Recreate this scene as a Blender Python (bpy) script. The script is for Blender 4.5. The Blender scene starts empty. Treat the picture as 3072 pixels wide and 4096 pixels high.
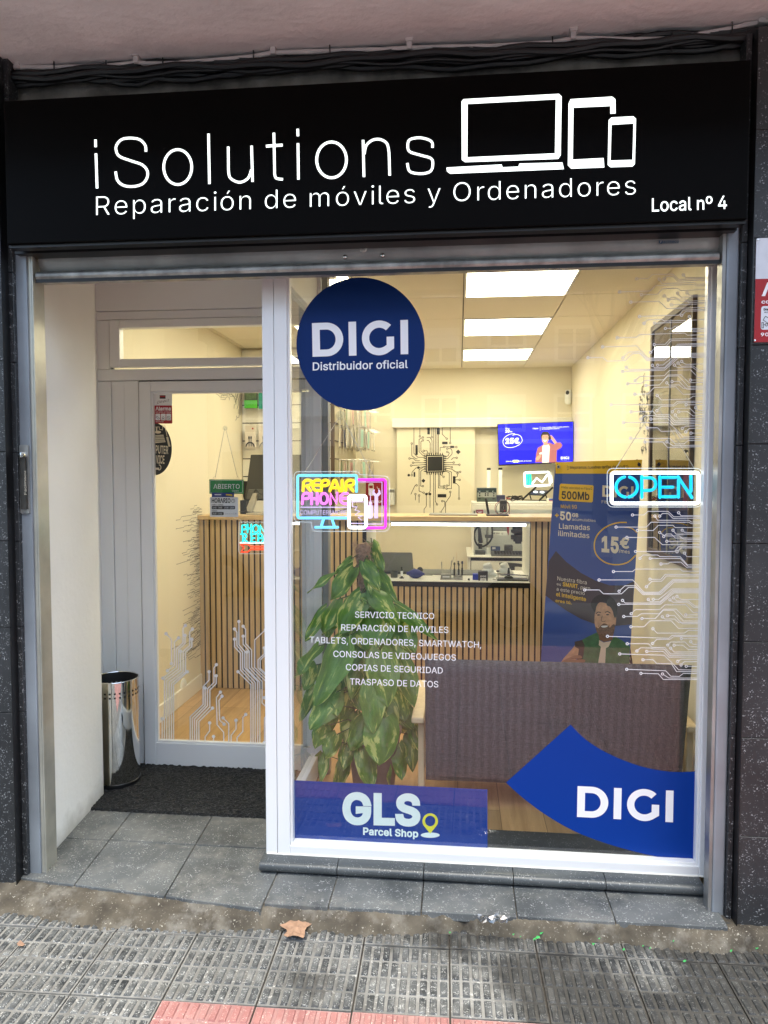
import bpy, bmesh, math, random
from math import sin, cos, pi, radians, sqrt, atan2
from mathutils import Vector, Matrix
from mathutils.geometry import delaunay_2d_cdt

# ---------------------------------------------------------------- camera, sky, sun, exposure
SC = bpy.context.scene
COL = SC.collection
EYE = 1.56
F = 2927.0
RX = Vector((0.99481309, 0.00500577, -0.10159651))
RY = Vector((0.10171976, -0.04913855, 0.99359876))
RZ = Vector((-1.85789608e-05, -0.99877943, -0.04939286))
cam = bpy.data.objects.new('camera', bpy.data.cameras.new('camera'))
COL.objects.link(cam)
cam.data.sensor_fit = 'HORIZONTAL'
cam.data.sensor_width = 36.0
cam.data.lens = 36.0 * F / 3072.0
cam.data.clip_start = 0.05
cam.data.clip_end = 500
right = Vector((RX.x, RY.x, RZ.x)); down = Vector((RX.y, RY.y, RZ.y)); fwd = Vector((RX.z, RY.z, RZ.z))
m = Matrix((right, -down, -fwd)).transposed().to_4x4()
m.translation = Vector((0, 0, EYE))
cam.matrix_world = m
SC.camera = cam

W = bpy.data.worlds.new('World'); SC.world = W; W.use_nodes = True
nt = W.node_tree; nt.nodes.clear()
sky = nt.nodes.new('ShaderNodeTexSky'); sky.sky_type = 'NISHITA'; sky.sun_disc = False
SUN_EL, SUN_AZ = 75, 165
sky.sun_elevation = radians(SUN_EL); sky.sun_rotation = radians(SUN_AZ)
sky.air_density = .75; sky.dust_density = 3.0; sky.ozone_density = 0.8
bg = nt.nodes.new('ShaderNodeBackground'); bg.inputs['Strength'].default_value = 0.15
out = nt.nodes.new('ShaderNodeOutputWorld')
tint = nt.nodes.new('ShaderNodeMix'); tint.data_type = 'RGBA'; tint.blend_type = 'MULTIPLY'; tint.inputs[0].default_value = 1; tint.inputs[7].default_value = (1.0, 1.045, .97, 1)
nt.links.new(sky.outputs[0], tint.inputs[6]); nt.links.new(tint.outputs[2], bg.inputs[0]); nt.links.new(bg.outputs[0], out.inputs[0])
sl = bpy.data.lights.new('sun', 'SUN'); sl.energy = .6; sl.angle = radians(30); sl.color = (1, 0.99, 0.92)
so = bpy.data.objects.new('sun', sl); COL.objects.link(so)
sd = Vector((sin(radians(SUN_AZ)) * cos(radians(SUN_EL)), cos(radians(SUN_AZ)) * cos(radians(SUN_EL)), sin(radians(SUN_EL))))
so.rotation_euler = sd.to_track_quat('Z', 'Y').to_euler(); so.location = sd * 40
SC.view_settings.view_transform = 'Standard'; SC.view_settings.look = 'None'
SC.view_settings.exposure = 2.2; SC.view_settings.gamma = 1.0
try: SC.view_settings.use_curve_mapping = False
except Exception: pass
SC.render.engine = 'CYCLES'
SC.cycles.use_denoising = True
SC.cycles.max_bounces = 10; SC.cycles.diffuse_bounces = 5; SC.cycles.glossy_bounces = 5
SC.cycles.transparent_max_bounces = 24; SC.cycles.caustics_reflective = False; SC.cycles.caustics_refractive = False

# ---------------------------------------------------------------- photo geometry -> world planes
def ray(px, py):
    c = Vector((px - 1536.0, py - 2048.0, F))
    return Vector((RX.dot(c), RY.dot(c), RZ.dot(c)))
O = Vector((0, 0, EYE))
def P(px, py, Y):                     # a point of the vertical plane y = Y
    d = ray(px, py); return O + d * (Y / d.y)
def PZ(px, py, Z):                    # a point of the level plane z = Z
    d = ray(px, py); return O + d * ((Z - EYE) / d.z)
def PX(px, py, X):                    # a point of the wall plane x = X
    d = ray(px, py); return O + d * (X / d.x)
def yplane(Y): return (Vector((0, Y, 0)), Vector((0, -1, 0)))
def xplane(X, s=-1): return (Vector((X, 0, 0)), Vector((s, 0, 0)))
def hit(px, py, pl):
    d = ray(px, py); t = (pl[0] - O).dot(pl[1]) / d.dot(pl[1]); return O + d * t
CROP = dict(S=(0, 0, 3072, 3072), A1=(0, 0, 1536, 1659), A2=(1536, 0, 1536, 1659), A3=(0, 950, 1100, 1659), A4=(1000, 950, 1100, 1659),
            A5=(2000, 950, 1072, 1659), A6=(300, 1900, 900, 1659), A7=(1050, 1900, 1050, 1659), A8=(2000, 1800, 1072, 1659),
            B1=(0, 2600, 1100, 1659), B2=(1000, 2800, 1100, 1659), B3=(1972, 2800, 1100, 1659), B4=(0, 3400, 1536, 1659),
            B5=(1536, 3400, 1536, 1659), B6=(580, 1500, 500, 1382), B7=(1150, 1550, 650, 1659), B8=(1850, 1600, 550, 1521),
            C1=(2560, 1250, 300, 664), C2=(1560, 2150, 600, 1659), C3=(1880, 2040, 300, 1659), C4=(2130, 2250, 470, 1659),
            C5=(940, 1900, 360, 1659), C6=(1600, 2550, 1250, 1659), C7=(2940, 900, 132, 531), C8=(0, 1700, 320, 1416), D=(0, 0, 3072, 1659))
def px(crop, x, y):
    ox, oy, w, n = CROP[crop]; s = w / n
    return ox + x * s, oy + y * s
def at(crop, x, y, Y): return P(*px(crop, x, y), Y)

# ---------------------------------------------------------------- objects
def wloc(o):
    v = Vector((0, 0, 0))
    while o is not None: v = v + o.location; o = o.parent
    return v
def tag(o, label=None, cat=None, group=None, kind=None):
    if label: o['label'] = label
    if cat: o['category'] = cat
    if group: o['group'] = group
    if kind: o['kind'] = kind
    return o
def thing(name, label, cat, loc, group=None):
    o = bpy.data.objects.new(name, None); o.empty_display_size = 0.05
    COL.objects.link(o); o.location = Vector(loc)
    return tag(o, label, cat, group)
def dup(o, parent=None):
    c = o.copy(); COL.objects.link(c)
    if parent is not None: c.parent = parent
    for ch in [x for x in bpy.data.objects if x.parent == o]: dup(ch, c)
    return c

def tess(loops, nonzero=False):        # triangles of a 2-D outline with holes
    vs = []; ed = []
    for l in loops:
        n = len(vs); k = len(l); vs.extend([Vector((q[0], q[1])) for q in l]); ed.extend([(n + i, n + (i + 1) % k) for i in range(k)])
    V, _, Fc, _, _, _ = delaunay_2d_cdt(vs, ed, [], 0, 1e-7)
    out_ = []
    for f in Fc:
        cx = sum(V[i].x for i in f) / len(f); cy = sum(V[i].y for i in f) / len(f); wn = 0
        for l in loops:
            for i in range(len(l)):
                a, b_ = l[i - 1], l[i]
                if (a[1] <= cy) != (b_[1] <= cy):
                    s_ = (b_[0] - a[0]) * (cy - a[1]) - (cx - a[0]) * (b_[1] - a[1])
                    if b_[1] > a[1]:
                        if s_ > 0: wn += 1
                    elif s_ < 0: wn -= 1
        if (wn != 0) if nonzero else (wn % 2): out_.append(tuple(f))
    return [(q.x, q.y) for q in V], out_

class MB:
    def __init__(s): s.v = []; s.f = []; s.m = []; s.uv = None; s.cur = 0
    def add(s, vs, fs, uvs=None):
        n = len(s.v); s.v.extend([Vector(p) for p in vs])
        for f in fs: s.f.append([n + i for i in f]); s.m.append(s.cur)
        if uvs is not None:
            if s.uv is None: s.uv = [(0, 0)] * n
            s.uv.extend(uvs)
        elif s.uv is not None: s.uv.extend([(0, 0)] * len(vs))
        return s
    def hexa(s, p):
        return s.add(p, [(3, 2, 1, 0), (4, 5, 6, 7), (0, 1, 5, 4), (1, 2, 6, 5), (2, 3, 7, 6), (3, 0, 4, 7)])
    def box(s, x0, x1, y0, y1, z0, z1):
        x0, x1 = min(x0, x1), max(x0, x1); y0, y1 = min(y0, y1), max(y0, y1); z0, z1 = min(z0, z1), max(z0, z1)
        return s.hexa([(x0, y0, z0), (x1, y0, z0), (x1, y1, z0), (x0, y1, z0), (x0, y0, z1), (x1, y0, z1), (x1, y1, z1), (x0, y1, z1)])
    def obox(s, c, u, v, w):          # centre and three half vectors
        c, u, v, w = map(Vector, (c, u, v, w))
        return s.hexa([c - u - v - w, c + u - v - w, c + u + v - w, c - u + v - w, c - u - v + w, c + u - v + w, c + u + v + w, c - u + v + w])
    def bar(s, a, b, w, h, up=(0, 0, 1)):
        a, b = Vector(a), Vector(b); d = (b - a); t = d.normalized(); up = Vector(up)
        if abs(t.dot(up)) > .98: up = Vector((0, 1, 0))
        x = t.cross(up).normalized(); y = x.cross(t)
        return s.obox((a + b) / 2, d / 2, x * w / 2, y * h / 2)
    def prism(s, pts, off):           # planar polygon pushed along off
        pts = [Vector(p) for p in pts]; off = Vector(off); n = len(pts)
        nm = Vector((0, 0, 0))
        for i in range(n): nm += (pts[i - 1] - pts[0]).cross(pts[i] - pts[0])
        nm.normalize(); u = nm.orthogonal().normalized(); w_ = nm.cross(u)
        V, tri = tess([[((p - pts[0]).dot(u), (p - pts[0]).dot(w_)) for p in pts]])
        V3 = [pts[0] + u * a + w_ * b_ for a, b_ in V]; k = len(V3)
        s.add(V3 + [p + off for p in V3], [tuple(t) for t in tri] + [tuple(k + i for i in reversed(t)) for t in tri])
        return s.add(pts + [p + off for p in pts], [(i, (i + 1) % n, n + (i + 1) % n, n + i) for i in range(n)])
    def tube(s, pts, r, n=8, closed=False, caps=True):
        pts = [Vector(p) for p in pts]; k = len(pts); vs = []; fs = []
        rr = r if isinstance(r, (list, tuple)) else [r] * k
        nrm = None
        for i in range(k):
            if closed: t = pts[(i + 1) % k] - pts[i - 1]
            else: t = pts[min(i + 1, k - 1)] - pts[max(i - 1, 0)]
            if t.length < 1e-9: t = Vector((0, 0, 1))
            t.normalize()
            if nrm is None:
                a = Vector((0, 0, 1)) if abs(t.z) < .9 else Vector((1, 0, 0)); nrm = t.cross(a).normalized()
            nrm = (nrm - t * nrm.dot(t))
            if nrm.length < 1e-6: nrm = t.orthogonal()
            nrm.normalize(); b = t.cross(nrm)
            for j in range(n):
                q = 2 * pi * j / n; vs.append(pts[i] + (nrm * cos(q) + b * sin(q)) * rr[i])
        for i in range(k if closed else k - 1):
            i2 = (i + 1) % k
            for j in range(n):
                j2 = (j + 1) % n; fs.append((i * n + j, i * n + j2, i2 * n + j2, i2 * n + j))
        if caps and not closed:
            fs.append(tuple(reversed(range(n)))); fs.append(tuple((k - 1) * n + j for j in range(n)))
        return s.add(vs, fs)
    def lathe(s, prof, c, n=24, axis=(0, 0, 1), cap=True):
        c = Vector(c); ax = Vector(axis).normalized(); u = ax.orthogonal().normalized(); w = ax.cross(u); vs = []; fs = []
        for (r, h) in prof:
            for j in range(n):
                q = 2 * pi * j / n; vs.append(c + ax * h + (u * cos(q) + w * sin(q)) * r)
        for i in range(len(prof) - 1):
            for j in range(n):
                j2 = (j + 1) % n; fs.append((i * n + j, i * n + j2, (i + 1) * n + j2, (i + 1) * n + j))
        if cap:
            if prof[0][0] > 1e-5: fs.append(tuple(reversed(range(n))))
            if prof[-1][0] > 1e-5: fs.append(tuple((len(prof) - 1) * n + j for j in range(n)))
        return s.add(vs, fs)
    def ball(s, c, r, n=12, k=8, sc=(1, 1, 1)):
        a = len(s.v)
        s.lathe([(max(1e-5, r * sin(pi * i / k)), -r * cos(pi * i / k)) for i in range(k + 1)], (0, 0, 0), n)
        c = Vector(c)
        for i in range(a, len(s.v)):
            p = s.v[i]; s.v[i] = Vector((p.x * sc[0], p.y * sc[1], p.z * sc[2])) + c
        return s
    def build(s, name, mats, parent=None, loc=None, smooth=False, bevel=0, seg=2, sharp=40):
        me = bpy.data.meshes.new(name)
        if parent is not None: o0 = wloc(parent); L = Vector((0, 0, 0))
        else:
            if loc is None:
                xs = [p.x for p in s.v]; ys = [p.y for p in s.v]; zs = [p.z for p in s.v]
                loc = ((min(xs) + max(xs)) / 2, (min(ys) + max(ys)) / 2, min(zs))
            L = Vector(loc); o0 = L
        me.from_pydata([tuple(p - o0) for p in s.v], [], s.f)
        if not isinstance(mats, (list, tuple)): mats = [mats]
        for mm in mats: me.materials.append(mm)
        if len(mats) > 1: me.polygons.foreach_set('material_index', s.m)
        if s.uv is not None:
            ul = me.uv_layers.new(name='UVMap')
            li = [0] * len(me.loops); me.loops.foreach_get('vertex_index', li)
            flat = []
            for i in li: flat.extend(s.uv[i])
            ul.data.foreach_set('uv', flat)
        if smooth: me.polygons.foreach_set('use_smooth', [True] * len(me.polygons))
        me.update(); me.validate()
        if smooth and sharp:
            try: me.set_sharp_from_angle(angle=radians(sharp))
            except Exception: pass
        o = bpy.data.objects.new(name, me); COL.objects.link(o); o.location = L
        if parent is not None: o.parent = parent
        if bevel:
            b = o.modifiers.new('bevel', 'BEVEL'); b.width = bevel; b.segments = seg; b.limit_method = 'ANGLE'; b.angle_limit = radians(35)
            b.harden_normals = False
        return o
def struct(o): o['kind'] = 'structure'; return o

# ---------------------------------------------------------------- lettering and drawn shapes
GL = {}
for row in """&|224|111,-3 12,3 13,3 11,6 11,6 8,8 7,8 12,15 13,26 3,11 2,14 1,15 -30,0 0,-13 -2,-12 -4,-11 -5,-11 -6,-9 -6,-8 -25,-18 -10,-4 -10,-2 -10,-1 -9,1 -8,2 -7,3 -7,4 -6,5 -4,6 -4,6 -2,8 -1,8 1,7 2,7 4,7 22,22 51,37 18,16 12,19 4,21 -1,10 -3,9 -4,9 -6,7 -7,7 -8,5 -10,4 -11,3 -12,1 -12,-1 -11,-3 -10,-4 -9,-5 -7,-7 -6,-8 -4,-9 -2,-10 -1,-11 0,-9 2,-9 4,-9 17,-26 25,-30 96,-116 37,0 -117,142 -18,22 -11,18 -5,17 5,17 11,11 17,3 8,0 8,-3 6,-4 4,-6 3,-7 1,-8 -4,-15 -9,-11 -10,-8 -38,-29 -28,-22 -18,-22 -4,-9 -2,-9 -1,-10 1,-13 3,-12 6,-11 8,-10 9,-8 11,-7 13,-5 14,-3 16,-1
,|94|42,-60 26,96 -34,0 -15,-96
-|227|57,122 0,-28 111,0 0,28
.|94|54,-1 5,2 5,3 4,5 2,6 1,5 -1,7 -2,5 -4,5 -5,3 -5,3 -6,0 -6,0 -6,-3 -5,-3 -3,-5 -2,-5 -1,-7 1,-5 2,-6 3,-5 5,-3 6,-2 6,-1
/|125|89,266 -82,-304 29,0 81,304
0|227|131,-2 16,5 15,9 12,12 10,15 8,18 6,20 3,24 2,26 -2,26 -3,24 -6,20 -8,18 -10,15 -13,12 -14,9 -16,5 -18,2 -18,-2 -16,-5 -14,-9 -12,-12 -10,-15 -8,-18 -6,-20 -4,-24 -1,-26 1,-26 4,-24 5,-20 8,-18 11,-15 12,-12 14,-9 16,-5 18,-1;101,26 -10,4 -9,7 -9,9 -6,12 -5,14 -4,16 -3,19 0,20 0,21 3,18 4,16 5,15 6,11 9,10 9,6 10,4 12,2 12,-2 11,-4 9,-6 8,-10 7,-11 5,-15 4,-16 2,-18 1,-21 -1,-20 -2,-19 -4,-16 -5,-14 -7,-12 -8,-9 -9,-7 -11,-4 -12,-1
1|227|195,0 0,27 -157,0 0,-27|99,254 -56,-41 0,-34 62,45 1,0 0,-224 32,0 0,254
2|227|195,0 0,28 -119,0 0,2 57,60 35,39 17,30 6,27 -2,13 -3,12 -5,12 -8,10 -9,8 -11,7 -12,6 -14,3 -15,1 -14,-1 -14,-4 -12,-5 -12,-7 -9,-9 -8,-11 -6,-12 -3,-13 -1,-15 31,0 0,9 2,9 3,8 5,6 5,6 7,5 8,3 8,2 10,1 25,-6 6,-4 6,-5 5,-6 3,-7 2,-8 1,-8 -5,-23 -14,-22 -24,-27 -85,-90 0,-24
3|227|125,-2 16,3 13,5 12,7 11,9 8,11 6,12 4,13 1,14 -1,14 -3,13 -7,12 -8,11 -10,9 -13,7 -14,5 -16,2 -18,-1 0,-5 80,91 0,24 -151,0 0,-28 109,0 0,-2 -66,-74 0,-26 23,0 14,-1 12,-2 10,-4 9,-5 7,-7 5,-7 4,-8 2,-9 1,-9 -1,-9 -3,-9 -4,-8 -5,-6 -7,-5 -7,-5 -29,-5 -26,5 -8,3 -6,5 -6,6 -4,6 -3,8 -1,8 -33,0 2,-14 4,-12 7,-11 9,-10 10,-8 12,-6 14,-5 14,-2 15,-1
4|227|207,53 0,28 -153,0 0,2 101,171 -32,0 -103,-175 0,-26|171,0 0,159 -30,0 0,-86 0,-12 0,-61
5|227|126,-2 15,3 13,7 12,8 10,10 8,12 7,13 3,15 1,16 0,12 -2,11 -4,11 -4,9 -6,9 -7,9 -7,7 -9,6 -9,4 -10,4 -11,2 -11,1 -26,-5 -21,-11 -1,0 8,75 108,0 0,28 -135,0 -14,-128 30,-3 20,11 25,4 10,0 10,-3 8,-4 8,-6 6,-6 6,-8 4,-10 2,-9 1,-11 -1,-10 -2,-10 -4,-9 -5,-8 -6,-6 -8,-6 -8,-4 -10,-2 -9,-1 -24,5 -18,14 -4,7 -3,7 -1,7 -31,0 2,-12 3,-12 6,-11 8,-10 10,-8 11,-6 12,-5 14,-3 15,-1
6|227|128,-2 14,3 13,6 11,8 10,10 8,11 6,13 3,14 1,16 -1,15 -3,13 -5,13 -7,11 -9,9 -11,7 -12,6 -14,3 -15,1 -19,-4 -15,-9 -10,-13 2,0 86,123 -35,0 -57,-84 -29,-51 -5,-13 -2,-13 -1,-12 1,-16 3,-14 6,-14 8,-12 10,-10 11,-8 13,-6 14,-3 15,-1;104,25 -9,2 -8,4 -7,6 -6,6 -5,8 -4,8 -2,10 -1,10 1,10 2,10 4,8 5,7 6,7 7,5 8,4 9,2 9,1 10,-1 8,-2 8,-4 7,-5 6,-7 5,-7 4,-9 2,-9 1,-10 -1,-10 -2,-10 -4,-8 -5,-8 -6,-6 -7,-6 -8,-4 -8,-2 -10,-1
7|227|82,0 113,224 0,30 -164,0 0,-28 131,0 0,-2 -114,-224
8|227|130,-2 15,3 13,5 13,7 10,8 8,10 6,11 4,12 1,14 0,10 -3,10 -3,10 -5,8 -6,8 -7,7 -8,5 -9,4 -9,2 0,1 12,5 9,7 9,9 6,11 4,12 1,13 -1,13 -4,11 -5,11 -8,9 -9,8 -11,7 -12,5 -13,3 -15,1 -14,-1 -14,-3 -12,-5 -11,-7 -9,-8 -8,-9 -5,-11 -4,-11 -1,-13 1,-13 4,-12 6,-11 9,-9 10,-7 11,-5 0,-1 -9,-2 -9,-4 -7,-5 -8,-7 -6,-8 -4,-8 -4,-10 -2,-10 -1,-10 1,-14 4,-12 6,-11 8,-10 11,-8 12,-7 14,-5 15,-3 16,-1;102,25 -10,2 -8,3 -8,4 -6,6 -6,6 -3,7 -3,8 0,8 0,9 3,9 4,7 5,7 7,6 8,4 8,4 10,2 10,1 10,-1 10,-2 8,-4 8,-4 7,-6 5,-7 4,-7 3,-9 0,-9 0,-8 -3,-8 -4,-7 -5,-6 -6,-6 -8,-4 -8,-3 -10,-2 -11,0;89,150 -7,4 -5,5 -5,6 -3,7 -2,8 -1,8 1,8 2,7 3,7 5,6 5,5 7,4 24,5 25,-5 6,-4 5,-5 5,-6 3,-7 2,-7 1,-8 -1,-8 -2,-8 -3,-7 -5,-6 -5,-5 -7,-4 -24,-5
9|227|98,257 -14,-4 -13,-6 -11,-8 -10,-9 -8,-12 -6,-13 -3,-14 -1,-15 1,-15 3,-14 5,-13 8,-10 9,-10 11,-7 12,-5 13,-4 15,-1 19,4 16,10 10,13 -3,0 -86,-124 35,0 58,84 28,51 5,13 3,13 0,12 -1,16 -3,15 -6,13 -8,12 -10,10 -11,8 -13,6 -14,4 -15,1;123,229 8,-2 8,-4 7,-5 6,-7 5,-7 4,-9 2,-10 1,-10 -1,-10 -2,-9 -4,-9 -5,-7 -6,-6 -7,-5 -8,-4 -8,-3 -10,0 -9,0 -9,3 -8,4 -7,5 -6,6 -5,8 -3,8 -3,10 0,10 0,10 3,9 3,9 5,7 6,7 7,5 8,4 9,2 9,1
:|94|54,-1 5,2 5,3 4,5 2,6 1,5 -1,7 -2,5 -4,5 -5,3 -5,3 -6,0 -6,0 -6,-3 -5,-3 -3,-5 -2,-5 -1,-7 1,-5 2,-6 3,-5 5,-3 6,-2 6,-1|54,136 5,2 5,4 4,5 2,5 1,6 -1,6 -2,6 -4,4 -5,4 -5,2 -6,1 -6,-1 -6,-2 -5,-4 -3,-4 -2,-6 -1,-6 1,-6 2,-5 3,-5 5,-4 6,-2 6,-1
A|240|43,0 52,151 11,34 17,54 -7,0 16,-53 12,-35 54,-151 33,0 -93,254 -37,0 -93,-254;55,71 0,28 130,0 0,-28
B|228|123,0 19,1 16,3 14,5 12,7 9,8 7,9 5,11 3,12 1,12 -1,13 -3,11 -4,10 -5,8 -7,7 -7,6 -8,4 -8,3 -9,1 0,2 21,10 15,17 4,8 1,9 1,10 -1,12 -3,11 -5,11 -6,9 -9,9 -11,6 -12,5 -15,3 -16,1 -91,0 0,-254;62,115 62,0 11,0 9,-2 9,-4 7,-5 6,-5 5,-7 4,-7 2,-8 1,-9 -2,-10 -4,-10 -7,-8 -11,-6 -14,-4 -18,-1 -60,0;62,226 58,0 15,-1 12,-4 9,-7 7,-8 4,-9 1,-11 -1,-8 -2,-8 -3,-7 -5,-6 -6,-5 -7,-4 -25,-5 -57,0
C|255|146,-3 13,2 11,3 11,5 11,5 9,7 9,8 7,9 7,9 5,11 5,12 2,12 -32,0 -9,-23 -16,-17 -21,-10 -24,-4 -15,2 -14,4 -13,6 -12,9 -9,12 -8,13 -6,16 -4,19 -1,20 1,21 4,18 5,16 9,14 9,11 12,9 13,7 14,4 15,1 24,-4 21,-10 16,-17 9,-23 32,0 -2,13 -5,11 -5,11 -7,10 -7,9 -9,8 -10,6 -10,6 -11,4 -36,6 -21,-2 -20,-5 -18,-9 -16,-12 -13,-15 -11,-18 -8,-21 -5,-23 -2,-26 2,-26 5,-23 8,-20 11,-18 13,-15 16,-13 18,-8 20,-6 21,-1
D|251|134,2 22,5 19,8 17,12 14,15 11,17 7,21 5,22 2,26 -2,25 -4,22 -8,21 -11,17 -14,15 -16,11 -19,9 -21,5 -23,1 -66,0 0,-28 63,0 19,-1 16,-4 15,-7 12,-9 10,-11 8,-14 5,-15 3,-18 2,-19 -2,-20 -3,-18 -6,-15 -7,-14 -11,-12 -12,-9 -15,-6 -17,-4 -20,-1 -59,0 0,-29 61,0|30,254 0,-254 32,0 0,254
E|209|188,0 0,29 -126,0 0,85 116,0 0,29 -116,0 0,83 124,0 0,28 -156,0 0,-254
F|205|62,0 0,111 111,0 0,28 -111,0 0,87 123,0 0,28 -155,0 0,-254
G|260|154,-2 18,4 16,7 15,10 12,12 10,14 8,17 4,18 2,20 0,28 -98,0 0,-28 76,0 -10,1 -1,-14 -3,-13 -5,-12 -7,-11 -8,-8 -11,-7 -11,-5 -13,-4 -14,-1 -15,2 -14,4 -13,6 -11,9 -10,12 -8,13 -6,16 -4,19 -1,20 1,21 4,18 5,16 8,14 10,11 12,9 12,7 14,4 15,1 25,-4 20,-11 16,-16 10,-23 33,0 -3,12 -4,12 -5,10 -7,10 -8,9 -8,8 -10,7 -11,5 -11,5 -12,3 -12,2 -14,1 -20,-2 -20,-5 -18,-9 -15,-12 -14,-15 -10,-18 -8,-21 -5,-23 -2,-26 2,-25 5,-24 8,-20 10,-18 14,-15 16,-12 18,-9 20,-6 21,-1
H|258|62,0 0,116 134,0 0,-116 32,0 0,254 -32,0 0,-110 -134,0 0,110 -32,0 0,-254
I|150|135,0 0,29 -44,0 0,197 44,0 0,28 -119,0 0,-28 43,0 0,-197 -43,0 0,-29
J|198|113,-1 19,6 15,11 12,15 7,19 2,23 0,181 -32,0 0,-181 -1,-15 -4,-11 -7,-10 -9,-7 -10,-4 -12,-1 -13,1 -10,4 -9,7 -7,10 -4,11 -1,15 0,13 -32,0 0,-13 2,-23 7,-19 12,-15 15,-11 18,-6 22,-2
L|196|181,0 0,29 -119,0 0,225 -32,0 0,-254
M|314|61,0 0,145 0,19 -1,22 0,22 -1,21 -3,0 9,-25 7,-23 8,-21 5,-15 58,-145 28,0 57,145 6,16 7,20 8,24 7,24 -3,0 0,-22 0,-23 -1,-21 0,-18 0,-145 32,0 0,254 -46,0 -62,-160 -5,-15 -6,-18 -6,-20 -5,-17 7,0 -5,18 -6,19 -6,18 -5,15 -63,160 -46,0 0,-254
N|262|62,0 0,145 0,19 -1,28 -1,35 -6,-1 20,-35 15,-26 12,-20 92,-145 39,0 0,254 -33,0 0,-157 1,-18 0,-25 2,-27 5,0 -13,26 -13,22 -9,16 -104,163 -38,0 0,-254
O|267|155,-2 19,6 18,8 16,13 13,15 11,18 8,20 5,23 2,26 -2,26 -5,23 -8,21 -11,18 -13,15 -16,12 -18,9 -19,5 -22,2 -21,-2 -19,-5 -18,-9 -16,-12 -13,-15 -11,-18 -8,-21 -5,-23 -2,-26 2,-26 5,-23 8,-20 11,-18 13,-15 16,-13 18,-8 19,-6 21,-1;119,28 -14,4 -13,6 -11,9 -10,11 -8,14 -6,16 -4,18 -1,21 1,21 4,18 6,16 8,14 10,11 11,9 13,7 14,4 14,1 15,-1 14,-4 13,-7 11,-9 10,-11 8,-14 6,-16 4,-18 1,-21 -1,-21 -4,-18 -6,-16 -8,-14 -10,-11 -11,-9 -13,-6 -14,-4 -15,-2
P|222|62,0 0,226 54,0 13,-1 10,-2 9,-4 8,-5 6,-6 5,-7 3,-8 2,-9 0,-10 0,-10 -2,-9 -3,-8 -5,-8 -6,-6 -7,-5 -10,-4 -10,-2 -13,-1 -61,0 0,-28 63,0 18,1 16,4 14,6 12,8 9,9 8,12 5,12 3,14 1,15 -1,15 -3,13 -5,13 -8,11 -9,10 -12,8 -14,6 -16,3 -18,1 -88,0 0,-254
Q|267|166,23 7,-10 27,-37 34,0 -42,56 -7,10 -29,38 -33,0|155,-2 19,6 18,8 16,13 13,15 11,18 8,20 5,23 2,26 -2,26 -5,23 -8,21 -11,18 -13,15 -16,12 -18,9 -19,5 -22,2 -21,-2 -19,-5 -18,-9 -16,-12 -13,-15 -11,-18 -8,-21 -5,-23 -2,-26 2,-26 5,-23 8,-20 11,-18 13,-15 16,-13 18,-8 19,-6 21,-1;119,28 -14,4 -13,6 -11,9 -10,11 -8,14 -6,16 -4,18 -1,21 1,21 4,18 6,16 8,14 10,11 11,9 13,7 14,4 14,1 15,-1 14,-4 13,-7 11,-9 10,-11 8,-14 6,-16 4,-18 1,-21 -1,-21 -4,-18 -6,-16 -8,-14 -10,-11 -11,-9 -13,-6 -14,-4 -15,-2
R|224|62,0 0,226 54,0 13,-1 11,-2 9,-3 7,-5 6,-6 5,-7 3,-8 2,-8 1,-10 -1,-9 -2,-9 -3,-8 -5,-7 -6,-5 -7,-5 -9,-3 -11,-2 -12,0 -69,0 0,-29 70,0 18,1 16,3 14,6 12,7 10,9 7,11 5,12 4,13 1,15 -1,15 -4,13 -5,13 -7,10 -10,10 -11,7 -14,6 -17,3 -18,1 -88,0 0,-254|214,0 -63,115 -36,0 62,-115
S|223|130,-3 17,3 15,5 12,8 11,8 8,11 6,11 4,13 1,13 -1,11 -2,10 -4,9 -18,20 -23,13 -24,8 -26,7 -21,7 -20,13 -4,6 -3,7 0,8 0,7 3,8 3,6 6,6 6,5 8,4 8,3 10,2 10,0 15,-1 13,-3 11,-6 9,-8 6,-10 3,-12 31,0 -1,13 -4,11 -6,11 -9,10 -10,8 -12,7 -13,5 -15,3 -16,1 -17,-1 -14,-3 -14,-5 -12,-7 -11,-8 -9,-10 -6,-11 -4,-13 -1,-14 2,-16 6,-14 9,-11 13,-10 16,-9 20,-6 30,-9 26,-9 18,-13 4,-5 2,-7 1,-7 -1,-9 -3,-8 -4,-7 -6,-6 -8,-6 -8,-4 -10,-3 -10,-2 -11,0 -29,4 -8,4 -7,5 -6,6 -5,7 -3,8 -2,9 -33,0 2,-14 4,-12 7,-12 9,-10 10,-9 13,-6 14,-5 16,-3 18,-1
T|224|96,226 0,-226 32,0 0,226 80,0 0,28 -192,0 0,-28
U|259|149,-3 17,4 16,7 13,9 12,10 9,13 7,14 4,16 2,17 0,167 -33,0 0,-165 -1,-12 -2,-11 -5,-9 -6,-9 -7,-8 -10,-6 -10,-5 -12,-2 -14,-1 -13,1 -12,2 -10,5 -10,6 -7,8 -7,9 -4,9 -3,11 -1,12 0,165 -32,0 0,-167 1,-17 5,-16 6,-14 10,-13 11,-10 14,-9 16,-7 17,-4 19,-1
V|240|139,0 92,254 -34,0 -52,-151 -12,-34 -16,-54 7,0 -16,54 -12,34 -54,151 -34,0 94,-254
W|343|115,0 44,161 8,36 8,40 -7,0 8,-41 8,-35 44,-161 37,0 70,254 -33,0 -41,-156 -6,-25 -6,-26 -5,-27 5,0 -6,27 -6,26 -6,25 -41,156 -37,0 -41,-156 -6,-25 -6,-26 -5,-27 3,0 -5,27 -5,26 -6,25 -41,156 -33,0 70,-254
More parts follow.
